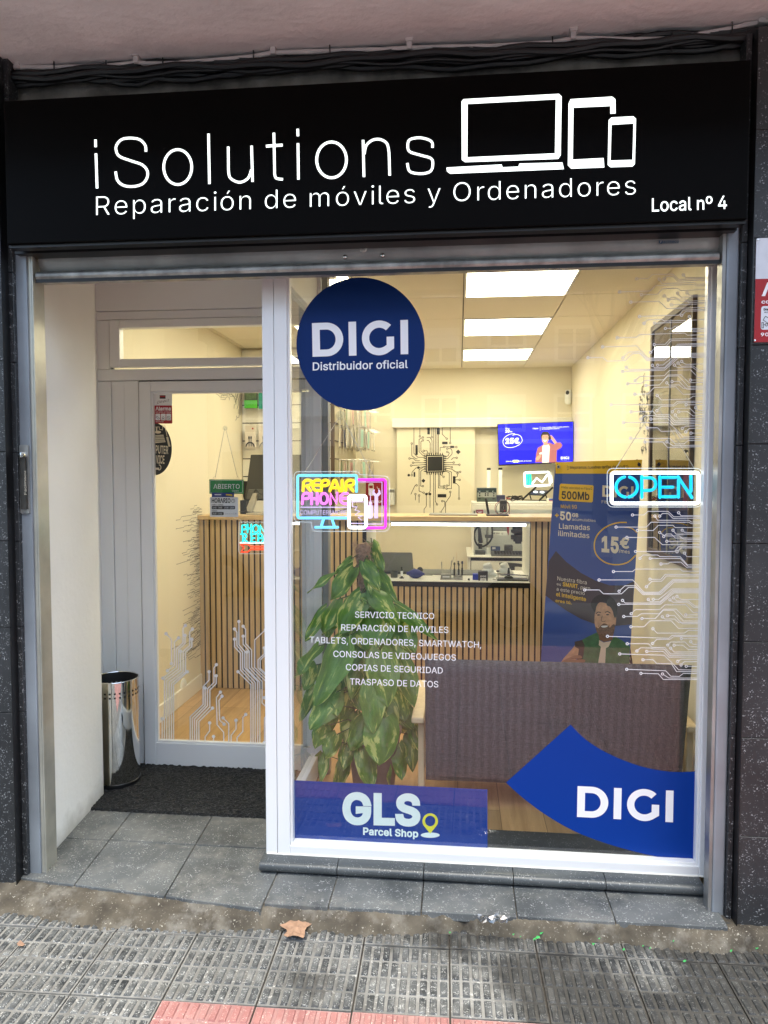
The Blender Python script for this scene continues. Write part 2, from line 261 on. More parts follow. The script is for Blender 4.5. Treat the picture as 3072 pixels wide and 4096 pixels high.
X|237|46,0 45,65 12,18 10,15 9,18 -7,0 10,-18 9,-15 12,-18 45,-65 37,0 -99,143 0,-24 94,135 -36,0 -38,-54 -13,-19 -10,-17 -10,-18 6,0 -10,18 -10,17 -13,19 -37,54 -37,0 94,-136 0,24 -100,-142
Y|236|134,0 0,104 94,150 -37,0 -51,-82 -14,-26 -14,-31 13,0 -14,31 -15,26 -50,82 -38,0 94,-150 0,-104
Z|219|200,0 0,29 -93,0 -31,-1 -31,-1 4,-10 18,23 17,24 114,167 0,23 -178,0 0,-28 91,0 32,0 31,1 -4,11 -17,-23 -16,-22 -116,-170 0,-23
a|195|108,1 18,11 10,14 2,0 0,-26 30,0 0,126 0,13 -3,11 -4,10 -5,8 -6,7 -7,5 -24,10 -22,2 -31,-4 -9,-4 -9,-5 -9,-6 -7,-8 -6,-9 -6,-10 30,-9 9,13 16,11 23,4 22,-4 13,-13 5,-20 0,-1 -1,-4 -2,-3 -2,-3 -16,-4 -28,-3 -26,-5 -24,-8 -7,-5 -6,-5 -4,-7 -4,-7 -2,-9 -1,-10 1,-12 3,-10 5,-10 6,-8 8,-6 9,-6 10,-3 11,-3 12,0;65,26 -14,10 -5,16 1,7 1,6 4,5 15,9 21,5 12,2 16,2 14,3 8,4 0,-26 -1,-8 -2,-7 -3,-7 -5,-7 -6,-6 -7,-5 -8,-3 -10,-3 -11,0
b|212|130,-3 14,4 13,7 11,9 9,12 8,13 6,16 3,17 1,19 -1,19 -3,18 -6,15 -8,14 -9,11 -12,9 -12,7 -14,4 -15,1 -12,0 -9,-2 -8,-4 -17,-13 -10,-13 -2,0 0,94 -31,0 0,-254 30,0 0,29 3,0 10,-13 17,-14 8,-3 10,-2 11,-1;99,24 -10,3 -8,5 -8,7 -6,9 -4,10 -4,11 -2,12 -1,14 1,13 2,12 3,11 5,10 6,8 8,7 8,5 10,3 11,1 11,-1 10,-3 9,-5 7,-7 6,-9 5,-9 3,-11 2,-12 1,-13 -1,-13 -2,-12 -3,-12 -5,-10 -6,-8 -7,-7 -9,-5 -10,-4 -11,-1
c|198|130,0 23,11 18,17 10,23 -29,8 -6,-15 -11,-11 -14,-7 -17,-3 -12,1 -11,4 -8,5 -8,7 -6,9 -5,10 -3,11 -2,11 -1,13 1,12 2,12 3,11 5,10 6,9 8,7 8,6 11,3 12,1 17,-3 14,-7 10,-10 6,-14 30,7 -11,23 -17,17 -23,11 -26,3 -17,-1 -15,-4 -14,-7 -12,-9 -10,-12 -8,-13 -6,-16 -4,-17 -1,-19 1,-19 4,-17 6,-15 8,-14 10,-12 12,-9 14,-7 15,-4 17,-1
d|212|109,-3 9,2 8,3 17,14 10,13 3,0 0,-29 30,0 0,254 -31,0 0,-94 -2,0 -9,13 -18,13 -8,4 -9,2 -11,0 -15,-1 -14,-4 -13,-7 -11,-9 -10,-11 -8,-14 -5,-15 -4,-18 -1,-19 1,-19 4,-17 5,-16 8,-13 9,-12 12,-9 12,-7 14,-4 16,-1;91,24 -10,4 -8,5 -8,7 -6,8 -5,10 -3,12 -2,12 -1,13 1,13 2,12 3,11 5,9 6,9 7,7 9,5 10,3 11,1 11,-1 10,-3 9,-5 7,-7 6,-8 5,-10 3,-11 2,-12 1,-13 -1,-14 -2,-12 -3,-11 -5,-10 -6,-9 -7,-7 -9,-5 -10,-3 -11,-1
e|202|119,-3 11,2 11,3 10,5 9,6 8,7 6,7 5,9 3,9 -29,8 -10,-17 -16,-10 -21,-3 -11,1 -10,2 -9,5 -9,6 -6,7 -6,9 -4,11 -2,11 -1,14 0,16 1,11 2,9 3,10 5,8 7,8 7,6 9,4 10,3 11,1 10,-1 10,-3 8,-4 7,-6 6,-8 5,-9 3,-10 2,-11 1,-12 14,9 -132,0 0,-25 149,0 0,12 -1,16 -3,15 -3,13 -6,11 -6,10 -7,8 -9,7 -9,6 -9,4 -30,5 -17,-1 -15,-4 -13,-7 -12,-10 -10,-11 -8,-14 -6,-16 -4,-17 -1,-19 1,-18 4,-17 6,-16 8,-13 10,-12 12,-9 15,-7 15,-4 18,-1
f|127|3,190 0,-26 111,0 0,26|71,0 0,209 1,9 2,7 3,5 5,4 7,2 8,1 10,-1 7,-2 7,26 -10,3 -17,2 -26,-6 -8,-4 -7,-5 -5,-7 -4,-8 -3,-9 -1,-10 0,-216
g|213|118,-74 14,2 13,4 12,6 10,8 8,9 6,12 4,13 1,16 0,194 -29,0 0,-31 -3,0 -10,14 -17,13 -8,4 -10,2 -11,0 -15,-1 -14,-4 -13,-7 -11,-9 -10,-11 -8,-13 -5,-16 -4,-17 -1,-18 1,-19 4,-17 6,-15 7,-13 10,-10 11,-9 13,-6 14,-3 14,-2 12,1 9,2 8,3 17,13 10,13 3,0 0,-37 -2,-14 -5,-12 -8,-9 -11,-6 -12,-3 -15,-2 -26,5 -16,11 -10,13 -26,-15 16,-20 26,-15 11,-3 12,-2 13,0;91,30 -10,3 -8,5 -8,6 -6,8 -5,9 -3,11 -2,12 -1,12 1,13 2,11 3,11 5,10 6,8 8,7 8,5 10,3 11,1 12,-1 9,-3 9,-5 7,-6 6,-9 5,-9 3,-11 3,-12 0,-13 0,-13 -3,-12 -3,-10 -5,-10 -6,-7 -7,-6 -9,-5 -10,-3 -11,0
h|205|58,124 2,9 3,8 5,7 6,6 6,5 8,3 8,2 9,1 12,-2 11,-4 8,-7 7,-9 4,-12 1,-13 0,-118 31,0 0,120 -1,15 -3,14 -5,11 -6,10 -7,8 -9,6 -11,5 -11,2 -12,1 -14,-1 -13,-4 -11,-6 -10,-9 -8,-13 -7,-15 6,0 0,110 -31,0 0,-254 31,0 0,113
i|83|57,0 0,190 -31,0 0,-190|47,222 5,2 5,3 3,4 2,5 1,6 -1,5 -2,5 -3,4 -5,3 -5,2 -5,1 -6,-1 -5,-2 -4,-3 -4,-4 -2,-5 0,-5 0,-6 2,-5 4,-4 4,-3 5,-2 6,-1
j|83|26,-15 0,-8 -2,-7 -4,-6 -5,-4 -6,-3 -8,0 -6,0 0,-28 7,0 11,0 11,3 8,3 8,6 6,6 5,8 3,9 2,10 1,11 0,205 -31,0|47,222 5,2 5,3 3,4 2,5 1,6 -1,5 -2,5 -3,4 -5,3 -5,2 -5,1 -6,-1 -5,-2 -4,-3 -4,-4 -2,-5 -1,-5 1,-6 2,-5 4,-4 4,-3 5,-2 6,-1
l|95|81,0 9,1 -5,26 -5,-1 -7,0 -6,1 -4,1 -3,3 -3,18 0,205 -31,0 0,-212 1,-13 4,-10 6,-9 8,-6 11,-4 14,-1
m|305|57,0 0,119 1,10 2,8 3,8 4,6 6,5 6,4 21,5 10,-1 9,-3 7,-5 6,-8 4,-8 1,-10 0,-130 31,0 0,124 5,21 14,15 7,3 7,2 8,0 10,-1 9,-3 8,-5 7,-7 4,-10 1,-12 0,-127 30,0 0,128 0,13 -3,13 -5,10 -6,9 -7,7 -8,6 -10,4 -10,2 -11,1 -28,-6 -21,-15 -6,-8 -4,-8 -3,-9 4,0 -3,13 -6,11 -7,9 -10,7 -11,5 -13,1 -24,-5 -20,-15 -5,-7 -4,-9 -3,-9 2,0 0,42 -30,0 0,-190
n|205|58,124 2,9 3,8 5,7 6,6 6,5 8,3 8,2 9,1 12,-2 11,-4 8,-7 7,-9 4,-12 1,-13 0,-118 31,0 0,120 -1,15 -3,14 -5,11 -6,10 -8,8 -9,6 -10,5 -11,2 -12,1 -14,-1 -13,-4 -11,-6 -10,-9 -8,-13 -7,-15 5,0 0,46 -30,0 0,-190 31,0 0,113
o|208|120,-3 16,4 13,7 12,9 10,12 9,14 6,15 3,17 2,19 -2,19 -3,17 -6,16 -9,13 -10,12 -12,9 -13,7 -16,4 -16,1 -17,-1 -15,-4 -14,-7 -12,-9 -10,-12 -8,-13 -6,-16 -4,-17 -1,-19 1,-19 4,-17 6,-15 8,-14 10,-12 12,-9 14,-7 15,-4 17,-1;92,24 -11,4 -8,5 -8,7 -6,9 -5,10 -3,11 -2,11 -1,13 1,12 2,12 3,11 5,10 6,9 8,7 8,6 11,3 12,1 12,-1 10,-3 9,-6 8,-7 6,-9 5,-10 3,-11 2,-12 1,-12 -1,-13 -2,-11 -3,-11 -5,-10 -6,-9 -8,-7 -9,-5 -10,-4 -12,-1
p|212|57,-71 0,100 2,0 10,-13 17,-14 8,-3 10,-2 11,-1 15,1 14,4 13,7 11,9 9,12 8,13 6,16 3,17 1,19 -1,19 -3,18 -6,15 -8,14 -9,11 -12,9 -12,7 -14,4 -15,1 -12,0 -9,-2 -8,-4 -17,-13 -10,-13 -3,0 0,30 -30,0 0,-261;99,24 -10,3 -8,5 -8,7 -6,9 -4,10 -4,11 -2,12 -1,14 1,13 2,12 3,11 5,10 6,8 8,7 8,5 10,3 11,1 11,-1 10,-3 9,-5 7,-7 6,-9 5,-9 3,-11 2,-12 1,-13 -1,-13 -2,-12 -3,-12 -5,-10 -6,-8 -7,-7 -9,-5 -10,-4 -11,-1
q|212|186,190 -30,0 0,-30 -3,0 -9,13 -18,13 -8,4 -9,2 -11,0 -15,-1 -14,-4 -13,-7 -11,-9 -10,-11 -8,-14 -5,-15 -4,-18 -1,-19 1,-19 4,-17 5,-16 8,-13 9,-12 12,-9 12,-7 14,-4 16,-1 11,1 9,2 8,3 17,14 10,13 2,0 0,-100 31,0;91,24 -10,4 -8,5 -8,7 -6,8 -5,10 -3,12 -2,12 -1,13 1,13 2,12 3,11 5,9 6,9 7,7 9,5 10,3 11,1 11,-1 10,-3 9,-5 7,-7 6,-8 5,-10 3,-11 2,-12 1,-13 -1,-14 -2,-12 -3,-11 -5,-10 -6,-9 -7,-7 -9,-5 -10,-3 -11,-1
r|130|57,0 0,118 1,9 2,8 3,7 4,6 6,5 7,4 7,3 8,2 8,1 12,-1 7,-1 0,31 -7,0 -8,0 -11,-1 -11,-3 -9,-4 -8,-7 -6,-8 -4,-9 -2,0 0,30 -30,0 0,-190
s|182|105,-3 13,2 12,4 10,6 9,7 7,8 5,9 4,10 1,10 -2,13 -4,10 -7,10 -10,7 -12,7 -16,5 -29,6 -24,11 -4,4 -3,6 -1,7 2,7 3,7 6,5 9,5 9,2 11,1 11,-1 9,-2 7,-5 6,-6 4,-6 3,-7 28,6 -13,25 -6,6 -7,6 -9,4 -10,4 -11,2 -12,0 -13,-1 -12,-2 -11,-4 -10,-5 -9,-7 -6,-7 -6,-9 -3,-10 -1,-10 2,-13 4,-11 7,-9 10,-8 13,-6 16,-5 31,-7 9,-3 7,-3 5,-4 4,-5 2,-5 1,-7 -1,-7 -4,-7 -7,-6 -9,-5 -10,-2 -12,-1 -11,1 -10,2 -8,4 -7,6 -5,8 -3,9 -29,-6 3,-10 4,-10 6,-8 7,-7 8,-6 10,-4 11,-4 11,-1 13,-1
t|114|3,190 0,-26 99,0 0,26|32,46 2,-14 4,-12 8,-9 10,-7 13,-5 15,-1 12,1 11,2 -6,26 -8,-1 -8,-1 -7,1 -6,1 -4,4 -3,4 -1,6 -1,8 0,187 -31,0
u|205|105,-1 12,3 12,6 10,10 8,12 7,16 -5,0 0,-46 30,0 0,190 -31,0 0,-114 -1,-10 -2,-9 -3,-9 -5,-7 -6,-5 -6,-5 -8,-3 -8,-2 -9,-1 -12,1 -11,5 -9,6 -6,10 -4,11 -1,14 0,118 -31,0 0,-121 1,-15 3,-13 5,-12 6,-9 7,-8 9,-7 11,-4 11,-3 12,-1
v|195|113,0 73,190 -34,0 -40,-112 -11,-35 -9,-33 11,0 -10,33 -10,35 -41,112 -33,0 72,-190
x|189|46,0 28,43 15,25 13,23 -16,0 14,-23 15,-25 28,-43 36,0 -75,107 0,-23 72,106 -35,0 -24,-37 -16,-26 -13,-24 16,0 -14,24 -16,26 -24,37 -36,0 72,-104 0,23 -76,-109
y|195|32,-72 14,-1 24,5 18,14 14,25 84,219 -33,0 -41,-112 -11,-35 -9,-33 11,0 -10,33 -10,35 -41,112 -33,0 72,-191 -6,-17 -10,-19 -13,-7 -16,0 -5,1 -7,-26
z|190|169,0 0,28 -106,0 0,2 103,135 0,25 -142,0 0,-29 103,0 0,-1 -106,-137 0,-23
·|98|55,99 5,2 5,4 4,5 2,5 1,6 -1,6 -2,5 -4,5 -5,4 -5,2 -6,1 -6,-1 -5,-2 -5,-4 -4,-5 -2,-5 -1,-6 1,-6 2,-5 4,-5 5,-4 5,-2 6,-1
º|167|97,111 13,3 11,6 10,7 8,8 7,11 4,11 3,13 1,14 -1,14 -3,14 -4,11 -7,11 -8,8 -10,7 -11,5 -13,3 -13,1 -14,-1 -12,-3 -12,-5 -9,-7 -9,-8 -6,-11 -5,-11 -3,-14 -1,-14 1,-14 3,-13 5,-11 6,-11 9,-8 9,-7 12,-6 12,-3 14,-1;75,135 -8,3 -6,3 -6,5 -4,6 -4,7 -5,25 5,25 4,7 4,6 6,5 6,4 8,2 9,1 8,-1 8,-2 7,-4 5,-5 5,-6 4,-7 4,-25 -5,-25 -3,-7 -5,-6 -5,-5 -7,-3 -8,-3 -8,0
Á|240|43,0 52,151 11,34 17,54 -7,0 16,-53 12,-35 54,-151 33,0 -93,254 -37,0 -93,-254;55,71 0,28 130,0 0,-28|131,279 33,50 -34,0 -24,-50
Ó|267|155,-2 19,6 18,8 16,13 13,15 11,18 8,20 5,23 2,26 -2,26 -5,23 -8,21 -11,18 -13,15 -16,12 -18,9 -19,5 -22,2 -21,-2 -19,-5 -18,-9 -16,-12 -13,-15 -11,-18 -8,-21 -5,-23 -2,-26 2,-26 5,-23 8,-20 11,-18 13,-15 16,-13 18,-8 19,-6 21,-1;119,28 -14,4 -13,6 -11,9 -10,11 -8,14 -6,16 -4,18 -1,21 1,21 4,18 6,16 8,14 10,11 11,9 13,7 14,4 14,1 15,-1 14,-4 13,-7 11,-9 10,-11 8,-14 6,-16 4,-18 1,-21 -1,-21 -4,-18 -6,-16 -8,-14 -10,-11 -11,-9 -13,-6 -14,-4 -15,-2|145,279 33,50 -34,0 -24,-50
á|195|108,1 18,11 10,14 2,0 0,-26 30,0 0,126 0,13 -3,11 -4,10 -5,8 -6,7 -7,5 -24,10 -22,2 -31,-4 -9,-4 -9,-5 -9,-6 -7,-8 -6,-9 -6,-10 30,-9 9,13 16,11 23,4 22,-4 13,-13 5,-20 0,-1 -1,-4 -2,-3 -2,-3 -16,-4 -28,-3 -26,-5 -24,-8 -7,-5 -6,-5 -4,-7 -4,-7 -2,-9 -1,-10 1,-12 3,-10 5,-10 6,-8 8,-6 9,-6 10,-3 11,-3 12,0;65,26 -14,10 -5,16 1,7 1,6 4,5 15,9 21,5 12,2 16,2 14,3 8,4 0,-26 -1,-8 -2,-7 -3,-7 -5,-7 -6,-6 -7,-5 -8,-3 -10,-3 -11,0|106,214 33,51 -34,0 -24,-51
í|83|57,0 0,190 -31,0 0,-190|53,214 33,51 -34,0 -24,-51
ó|208|120,-3 16,4 13,7 12,9 10,12 9,14 6,15 3,17 2,19 -2,19 -3,17 -6,16 -9,13 -10,12 -12,9 -13,7 -16,4 -16,1 -17,-1 -15,-4 -14,-7 -12,-9 -10,-12 -8,-13 -6,-16 -4,-17 -1,-19 1,-19 4,-17 6,-15 8,-14 10,-12 12,-9 14,-7 15,-4 17,-1;92,24 -11,4 -8,5 -8,7 -6,9 -5,10 -3,11 -2,11 -1,13 1,12 2,12 3,11 5,10 6,9 8,7 8,6 11,3 12,1 12,-1 10,-3 9,-6 8,-7 6,-9 5,-10 3,-11 2,-12 1,-12 -1,-13 -2,-11 -3,-11 -5,-10 -6,-9 -8,-7 -9,-5 -10,-4 -12,-1|115,214 33,51 -34,0 -24,-51
ú|205|105,-1 12,3 12,6 10,10 8,12 7,16 -5,0 0,-46 30,0 0,190 -31,0 0,-114 -1,-10 -2,-9 -3,-9 -5,-7 -6,-5 -6,-5 -8,-3 -8,-2 -9,-1 -12,1 -11,5 -9,6 -6,10 -4,11 -1,14 0,118 -31,0 0,-121 1,-15 3,-13 5,-12 6,-9 7,-8 9,-7 11,-4 11,-3 12,-1|114,214 33,51 -34,0 -24,-51
€|232|17,164 -9,-24 162,0 12,24|17,115 -9,-25 141,0 11,25|202,240 -10,6 -12,5 -11,4 -12,2 -13,1 -20,-2 -18,-5 -16,-9 -15,-12 -12,-15 -11,-18 -7,-21 -4,-23 -2,-26 2,-26 4,-23 7,-21 11,-18 12,-15 15,-12 16,-8 18,-6 20,-1 12,0 13,2 11,4 12,5 10,6 9,7 -13,27 -15,-11 -18,-8 -21,-3 -14,2 -12,4 -11,6 -11,9 -8,11 -8,14 -5,16 -3,18 -1,21 1,21 3,18 5,16 8,14 8,11 11,9 11,7 12,4 14,1 21,-3 18,-8 16,-12 13,27
 |94|""".split('\n'):
    c, adv, rest = row.split('|', 2) if row.count('|') > 1 else (row.split('|') + [''])[:3]
    GL[c] = (int(adv), [])
    for part in [q for q in rest.split('|') if q]:
        loops = []
        for l in part.split(';'):
            x = y = 0; pts = []
            for q in l.split(' '):
                dx, dy = q.split(','); x += int(dx); y += int(dy); pts.append((x / 500, y / 500))
            loops.append(pts)
        GL[c][1].append(loops)
CAP = max(p[1] for p in GL['H'][1][0][0])
_tc = {}
def grow_loop(l, w):                   # heavier or lighter strokes: the fill lies left of the direction of travel
    n = len(l); o_ = []
    for i in range(n):
        p = Vector(l[i]); d1 = (p - Vector(l[i - 1])).normalized(); d2 = (Vector(l[(i + 1) % n]) - p).normalized()
        q = Vector((d1.y + d2.y, -d1.x - d2.x))
        if q.length < 1e-4: q = Vector((d1.y, -d1.x))
        q.normalize(); k = min(1.8, 1 / max(.3, q.dot(Vector((d1.y, -d1.x)))))
        o_.append(tuple(p + q * w * k))
    return o_
def glyphs(body, weight=0.0, space=1.0, narrow=1.0):
    k = (body, weight, space)
    if k in _tc: return _tc[k]
    vs = []; fs = []; x = 0.0
    for c in body:
        adv, parts = GL[c if c in GL else ('-' if c == '·' else ' ')]
        ls = [grow_loop(l, weight) if weight else l for loops in parts for l in loops]; n = len(vs)
        if ls:
            V, tri = tess(ls, True); vs.extend([(x + q[0], q[1]) for q in V]); fs.extend([tuple(n + i for i in t) for t in tri])
        x += (adv / 500 + weight * .6) * space
    _tc[k] = (vs, fs); return _tc[k]
def offs(pts, w, closed):
    L = []; R = []; n = len(pts)
    for i in range(n):
        p = Vector(pts[i])
        a = Vector(pts[i - 1]) if (i > 0 or closed) else None
        b = Vector(pts[(i + 1) % n]) if (i < n - 1 or closed) else None
        d1 = (p - a).normalized() if a is not None and (p - a).length > 1e-9 else None
        d2 = (b - p).normalized() if b is not None and (b - p).length > 1e-9 else None
        if d1 is None: d1 = d2
        if d2 is None: d2 = d1
        n1 = Vector((-d1.y, d1.x)); n2 = Vector((-d2.y, d2.x)); q = n1 + n2
        if q.length < 1e-6: q = n1
        q.normalize(); k = min(2.0, 1 / max(.3, q.dot(n1)))
        L.append(p + q * w / 2 * k); R.append(p - q * w / 2 * k)
    return L, R
def smooth_line(pts, k=6, closed=False):
    n = len(pts); out_ = []
    P2 = [Vector(p) for p in pts]
    for i in range(n if closed else n - 1):
        g = lambda j: P2[j % n] if closed else P2[max(0, min(n - 1, j))]
        p0, p1, p2, p3 = g(i - 1), g(i), g(i + 1), g(i + 2)
        for t in range(k):
            u = t / k
            out_.append(0.5 * ((2 * p1) + (p2 - p0) * u + (2 * p0 - 5 * p1 + 4 * p2 - p3) * u * u + (3 * p1 - p0 - 3 * p2 + p3) * u ** 3))
    if not closed: out_.append(P2[-1])
    return [tuple(p) for p in out_]
def ell(cx, cy, rx, ry, a0=0, a1=360, n=40):
    full = abs(a1 - a0) >= 359.9
    k = n if full else n + 1
    return [(cx + rx * cos(radians(a0 + (a1 - a0) * i / n)), cy + ry * sin(radians(a0 + (a1 - a0) * i / n))) for i in range(k)]
def rrect(x0, y0, x1, y1, r, n=5):
    o_ = []
    for (cx, cy, a) in ((x1 - r, y0 + r, -90), (x1 - r, y1 - r, 0), (x0 + r, y1 - r, 90), (x0 + r, y0 + r, 180)):
        o_ += ell(cx, cy, r, r, a, a + 90, n)
    return o_

class Draw:                           # shapes measured on the photograph, laid on the plane they really lie on
    def __init__(s, crop, plane, d=0.001):
        s.c = crop; s.pl = plane; s.d = d; s.mb = MB(); s.k = 0
    def h(s, x, y, d=None):
        return hit(*px(s.c, x, y), s.pl) + s.pl[1] * (s.d if d is None else d)
    def poly(s, *loops, d=None):
        V, tri = tess(loops); s.mb.add([s.h(x, y, d) for x, y in V], tri); return s
    def stroke(s, pts, w, closed=False, d=None):
        s.k += 1; dd = (s.d if d is None else d) + (s.k % 7) * 0.00006
        L, R = offs(pts, w, closed); n = len(pts)
        vs = [s.h(p.x, p.y, dd) for p in L] + [s.h(p.x, p.y, dd) for p in R]
        s.mb.add(vs, [(i, (i + 1) % n, n + (i + 1) % n, n + i) for i in range(n if closed else n - 1)]); return s
    def disc(s, x, y, r, ry=None, d=None, n=20): return s.poly(ell(x, y, r, ry or r, n=n), d=d)
    def ring(s, x, y, ro, ri, d=None, n=18):
        dd = s.d + 0.0005 if d is None else d
        return s.poly(ell(x, y, ro, ro, n=n), ell(x, y, ri, ri, n=n), d=dd)
    def text(s, body, x0, y0, x1, y1, cap, weight=0.0, space=1.0, d=None, shear=0.0):
        vs, fs = glyphs(body, weight, space)
        if not vs: return s
        xa = min(v[0] for v in vs); xb = max(v[0] for v in vs); wd = max(1e-6, xb - xa)
        out_ = []
        for (tx, ty) in vs:
            t = (tx - xa) / wd; u = ty / CAP * cap
            out_.append(s.h(x0 + (x1 - x0) * t + shear * u, y0 + (y1 - y0) * t - u, d))
        s.mb.add(out_, fs); return s
    def words(s, name, mat, par, body, x0, y0, x1, y1, cap, weight=0.0, space=1.0, d=None):
        vs, fs = glyphs(body, weight, space); xa = min(v[0] for v in vs); xb = max(v[0] for v in vs); x = 0.0
        adv = lambda t: sum((GL[c][0] / 500 + weight * .6) * space for c in t)
        for wd in body.split(' '):
            gv, gf = glyphs(wd, weight, space); o_ = []
            for (tx, ty) in gv:
                t = (tx + x - xa) / (xb - xa); o_.append(s.h(x0 + (x1 - x0) * t, y0 + (y1 - y0) * t - ty / CAP * cap, d))
            MB().add(o_, gf).build(name, mat, par); x += adv(wd + ' ')
    def build(s, name, mat, parent=None, **k): return s.mb.build(name, mat, parent, **k)
    def tubes(s, lines, r, name, mat, parent, n=8, d=None):
        mb = MB()
        for l in lines:
            cl = len(l) > 3 and l[0] == l[-1]
            q = [s.h(x, y, d) for x, y in (l[:-1] if cl else l)]
            mb.tube(q, r, n, closed=cl)
            if not cl:
                mb.ball(q[0], r, n, 4); mb.ball(q[-1], r, n, 4)
        return mb.build(name, mat, parent, smooth=True)
# ---------------------------------------------------------------- materials
def newmat(name):
    m = bpy.data.materials.new(name); m.use_nodes = True
    n = m.node_tree; b = n.nodes['Principled BSDF']
    return m, n, b, n.nodes.new, n.links.new
def M(name, col, rough=.5, metal=0.0, spec=.5, var=None, bump=None, emit=None, coat=0.0, rvar=None, sheen=0.0):
    """var=(scale, amount) colour mottling; bump=(scale, distance); rvar=(scale, amount) roughness mottling"""
    m, n, b, N, L = newmat(name)
    b.inputs['Base Color'].default_value = (*col, 1); b.inputs['Roughness'].default_value = rough
    b.inputs['Metallic'].default_value = metal; b.inputs['Specular IOR Level'].default_value = spec
    b.inputs['Coat Weight'].default_value = coat; b.inputs['Sheen Weight'].default_value = sheen
    tc = N('ShaderNodeTexCoord')
    if var:
        t = N('ShaderNodeTexNoise'); t.inputs['Scale'].default_value = var[0]; t.inputs['Detail'].default_value = 6
        L(tc.outputs['Object'], t.inputs['Vector'])
        r = N('ShaderNodeMapRange'); r.inputs[1].default_value = .3; r.inputs[2].default_value = .7
        r.inputs[3].default_value = 1 - var[1]; r.inputs[4].default_value = 1 + var[1]
        L(t.outputs['Fac'], r.inputs[0])
        mx = N('ShaderNodeMix'); mx.data_type = 'RGBA'; mx.blend_type = 'MULTIPLY'; mx.inputs[0].default_value = 1
        mx.inputs[6].default_value = (*col, 1); L(r.outputs[0], mx.inputs[7]); L(mx.outputs[2], b.inputs['Base Color'])
    if rvar:
        t = N('ShaderNodeTexNoise'); t.inputs['Scale'].default_value = rvar[0]; t.inputs['Detail'].default_value = 4
        L(tc.outputs['Object'], t.inputs['Vector'])
        r = N('ShaderNodeMapRange'); r.inputs[1].default_value = .3; r.inputs[2].default_value = .7
        r.inputs[3].default_value = max(0, rough - rvar[1]); r.inputs[4].default_value = min(1, rough + rvar[1])
        L(t.outputs['Fac'], r.inputs[0]); L(r.outputs[0], b.inputs['Roughness'])
    if bump:
        t = N('ShaderNodeTexNoise'); t.inputs['Scale'].default_value = bump[0]; t.inputs['Detail'].default_value = 5
        L(tc.outputs['Object'], t.inputs['Vector'])
        bm = N('ShaderNodeBump'); bm.inputs['Strength'].default_value = 1; bm.inputs['Distance'].default_value = bump[1]
        L(t.outputs['Fac'], bm.inputs['Height']); L(bm.outputs[0], b.inputs['Normal'])
    if emit:
        b.inputs['Emission Color'].default_value = (*emit[0], 1); b.inputs['Emission Strength'].default_value = emit[1]
    return m
def E(name, col, strength, sample=False, base=None):
    m = M(name, base or col, .5, emit=(col, strength))
    if not sample: m.cycles.emission_sampling = 'NONE'
    return m
def ramp(n, L, fac, stops):
    r = n.nodes.new('ShaderNodeValToRGB'); cr = r.color_ramp
    while len(cr.elements) > 1: cr.elements.remove(cr.elements[-1])
    cr.elements[0].position = stops[0][0]; cr.elements[0].color = (*stops[0][1], 1)
    for p, c in stops[1:]:
        e = cr.elements.new(p); e.color = (*c, 1)
    L(fac, r.inputs[0]); return r.outputs[0]
def glassmat(name, tint=(1, 1, 1), ior=1.6, rough=0.0, extra=0.0):
    m, n, b, N, L = newmat(name); n.nodes.remove(b)
    o = n.nodes['Material Output']; tr = N('ShaderNodeBsdfTransparent'); tr.inputs[0].default_value = (*tint, 1)
    gl = N('ShaderNodeBsdfGlossy'); gl.inputs['Roughness'].default_value = rough
    fr = N('ShaderNodeFresnel'); ge = N('ShaderNodeNewGeometry'); mr = N('ShaderNodeMapRange')   # a pane reflects the same from both sides
    mr.inputs[3].default_value = ior; mr.inputs[4].default_value = 1 / ior; L(ge.outputs['Backfacing'], mr.inputs[0]); L(mr.outputs[0], fr.inputs['IOR'])
    mx = N('ShaderNodeMixShader')
    if extra:
        ad = N('ShaderNodeMath'); ad.operation = 'ADD'; ad.use_clamp = True; ad.inputs[1].default_value = extra
        L(fr.outputs[0], ad.inputs[0]); L(ad.outputs[0], mx.inputs[0])
    else: L(fr.outputs[0], mx.inputs[0])
    L(tr.outputs[0], mx.inputs[1]); L(gl.outputs[0], mx.inputs[2]); L(mx.outputs[0], o.inputs[0])
    return m
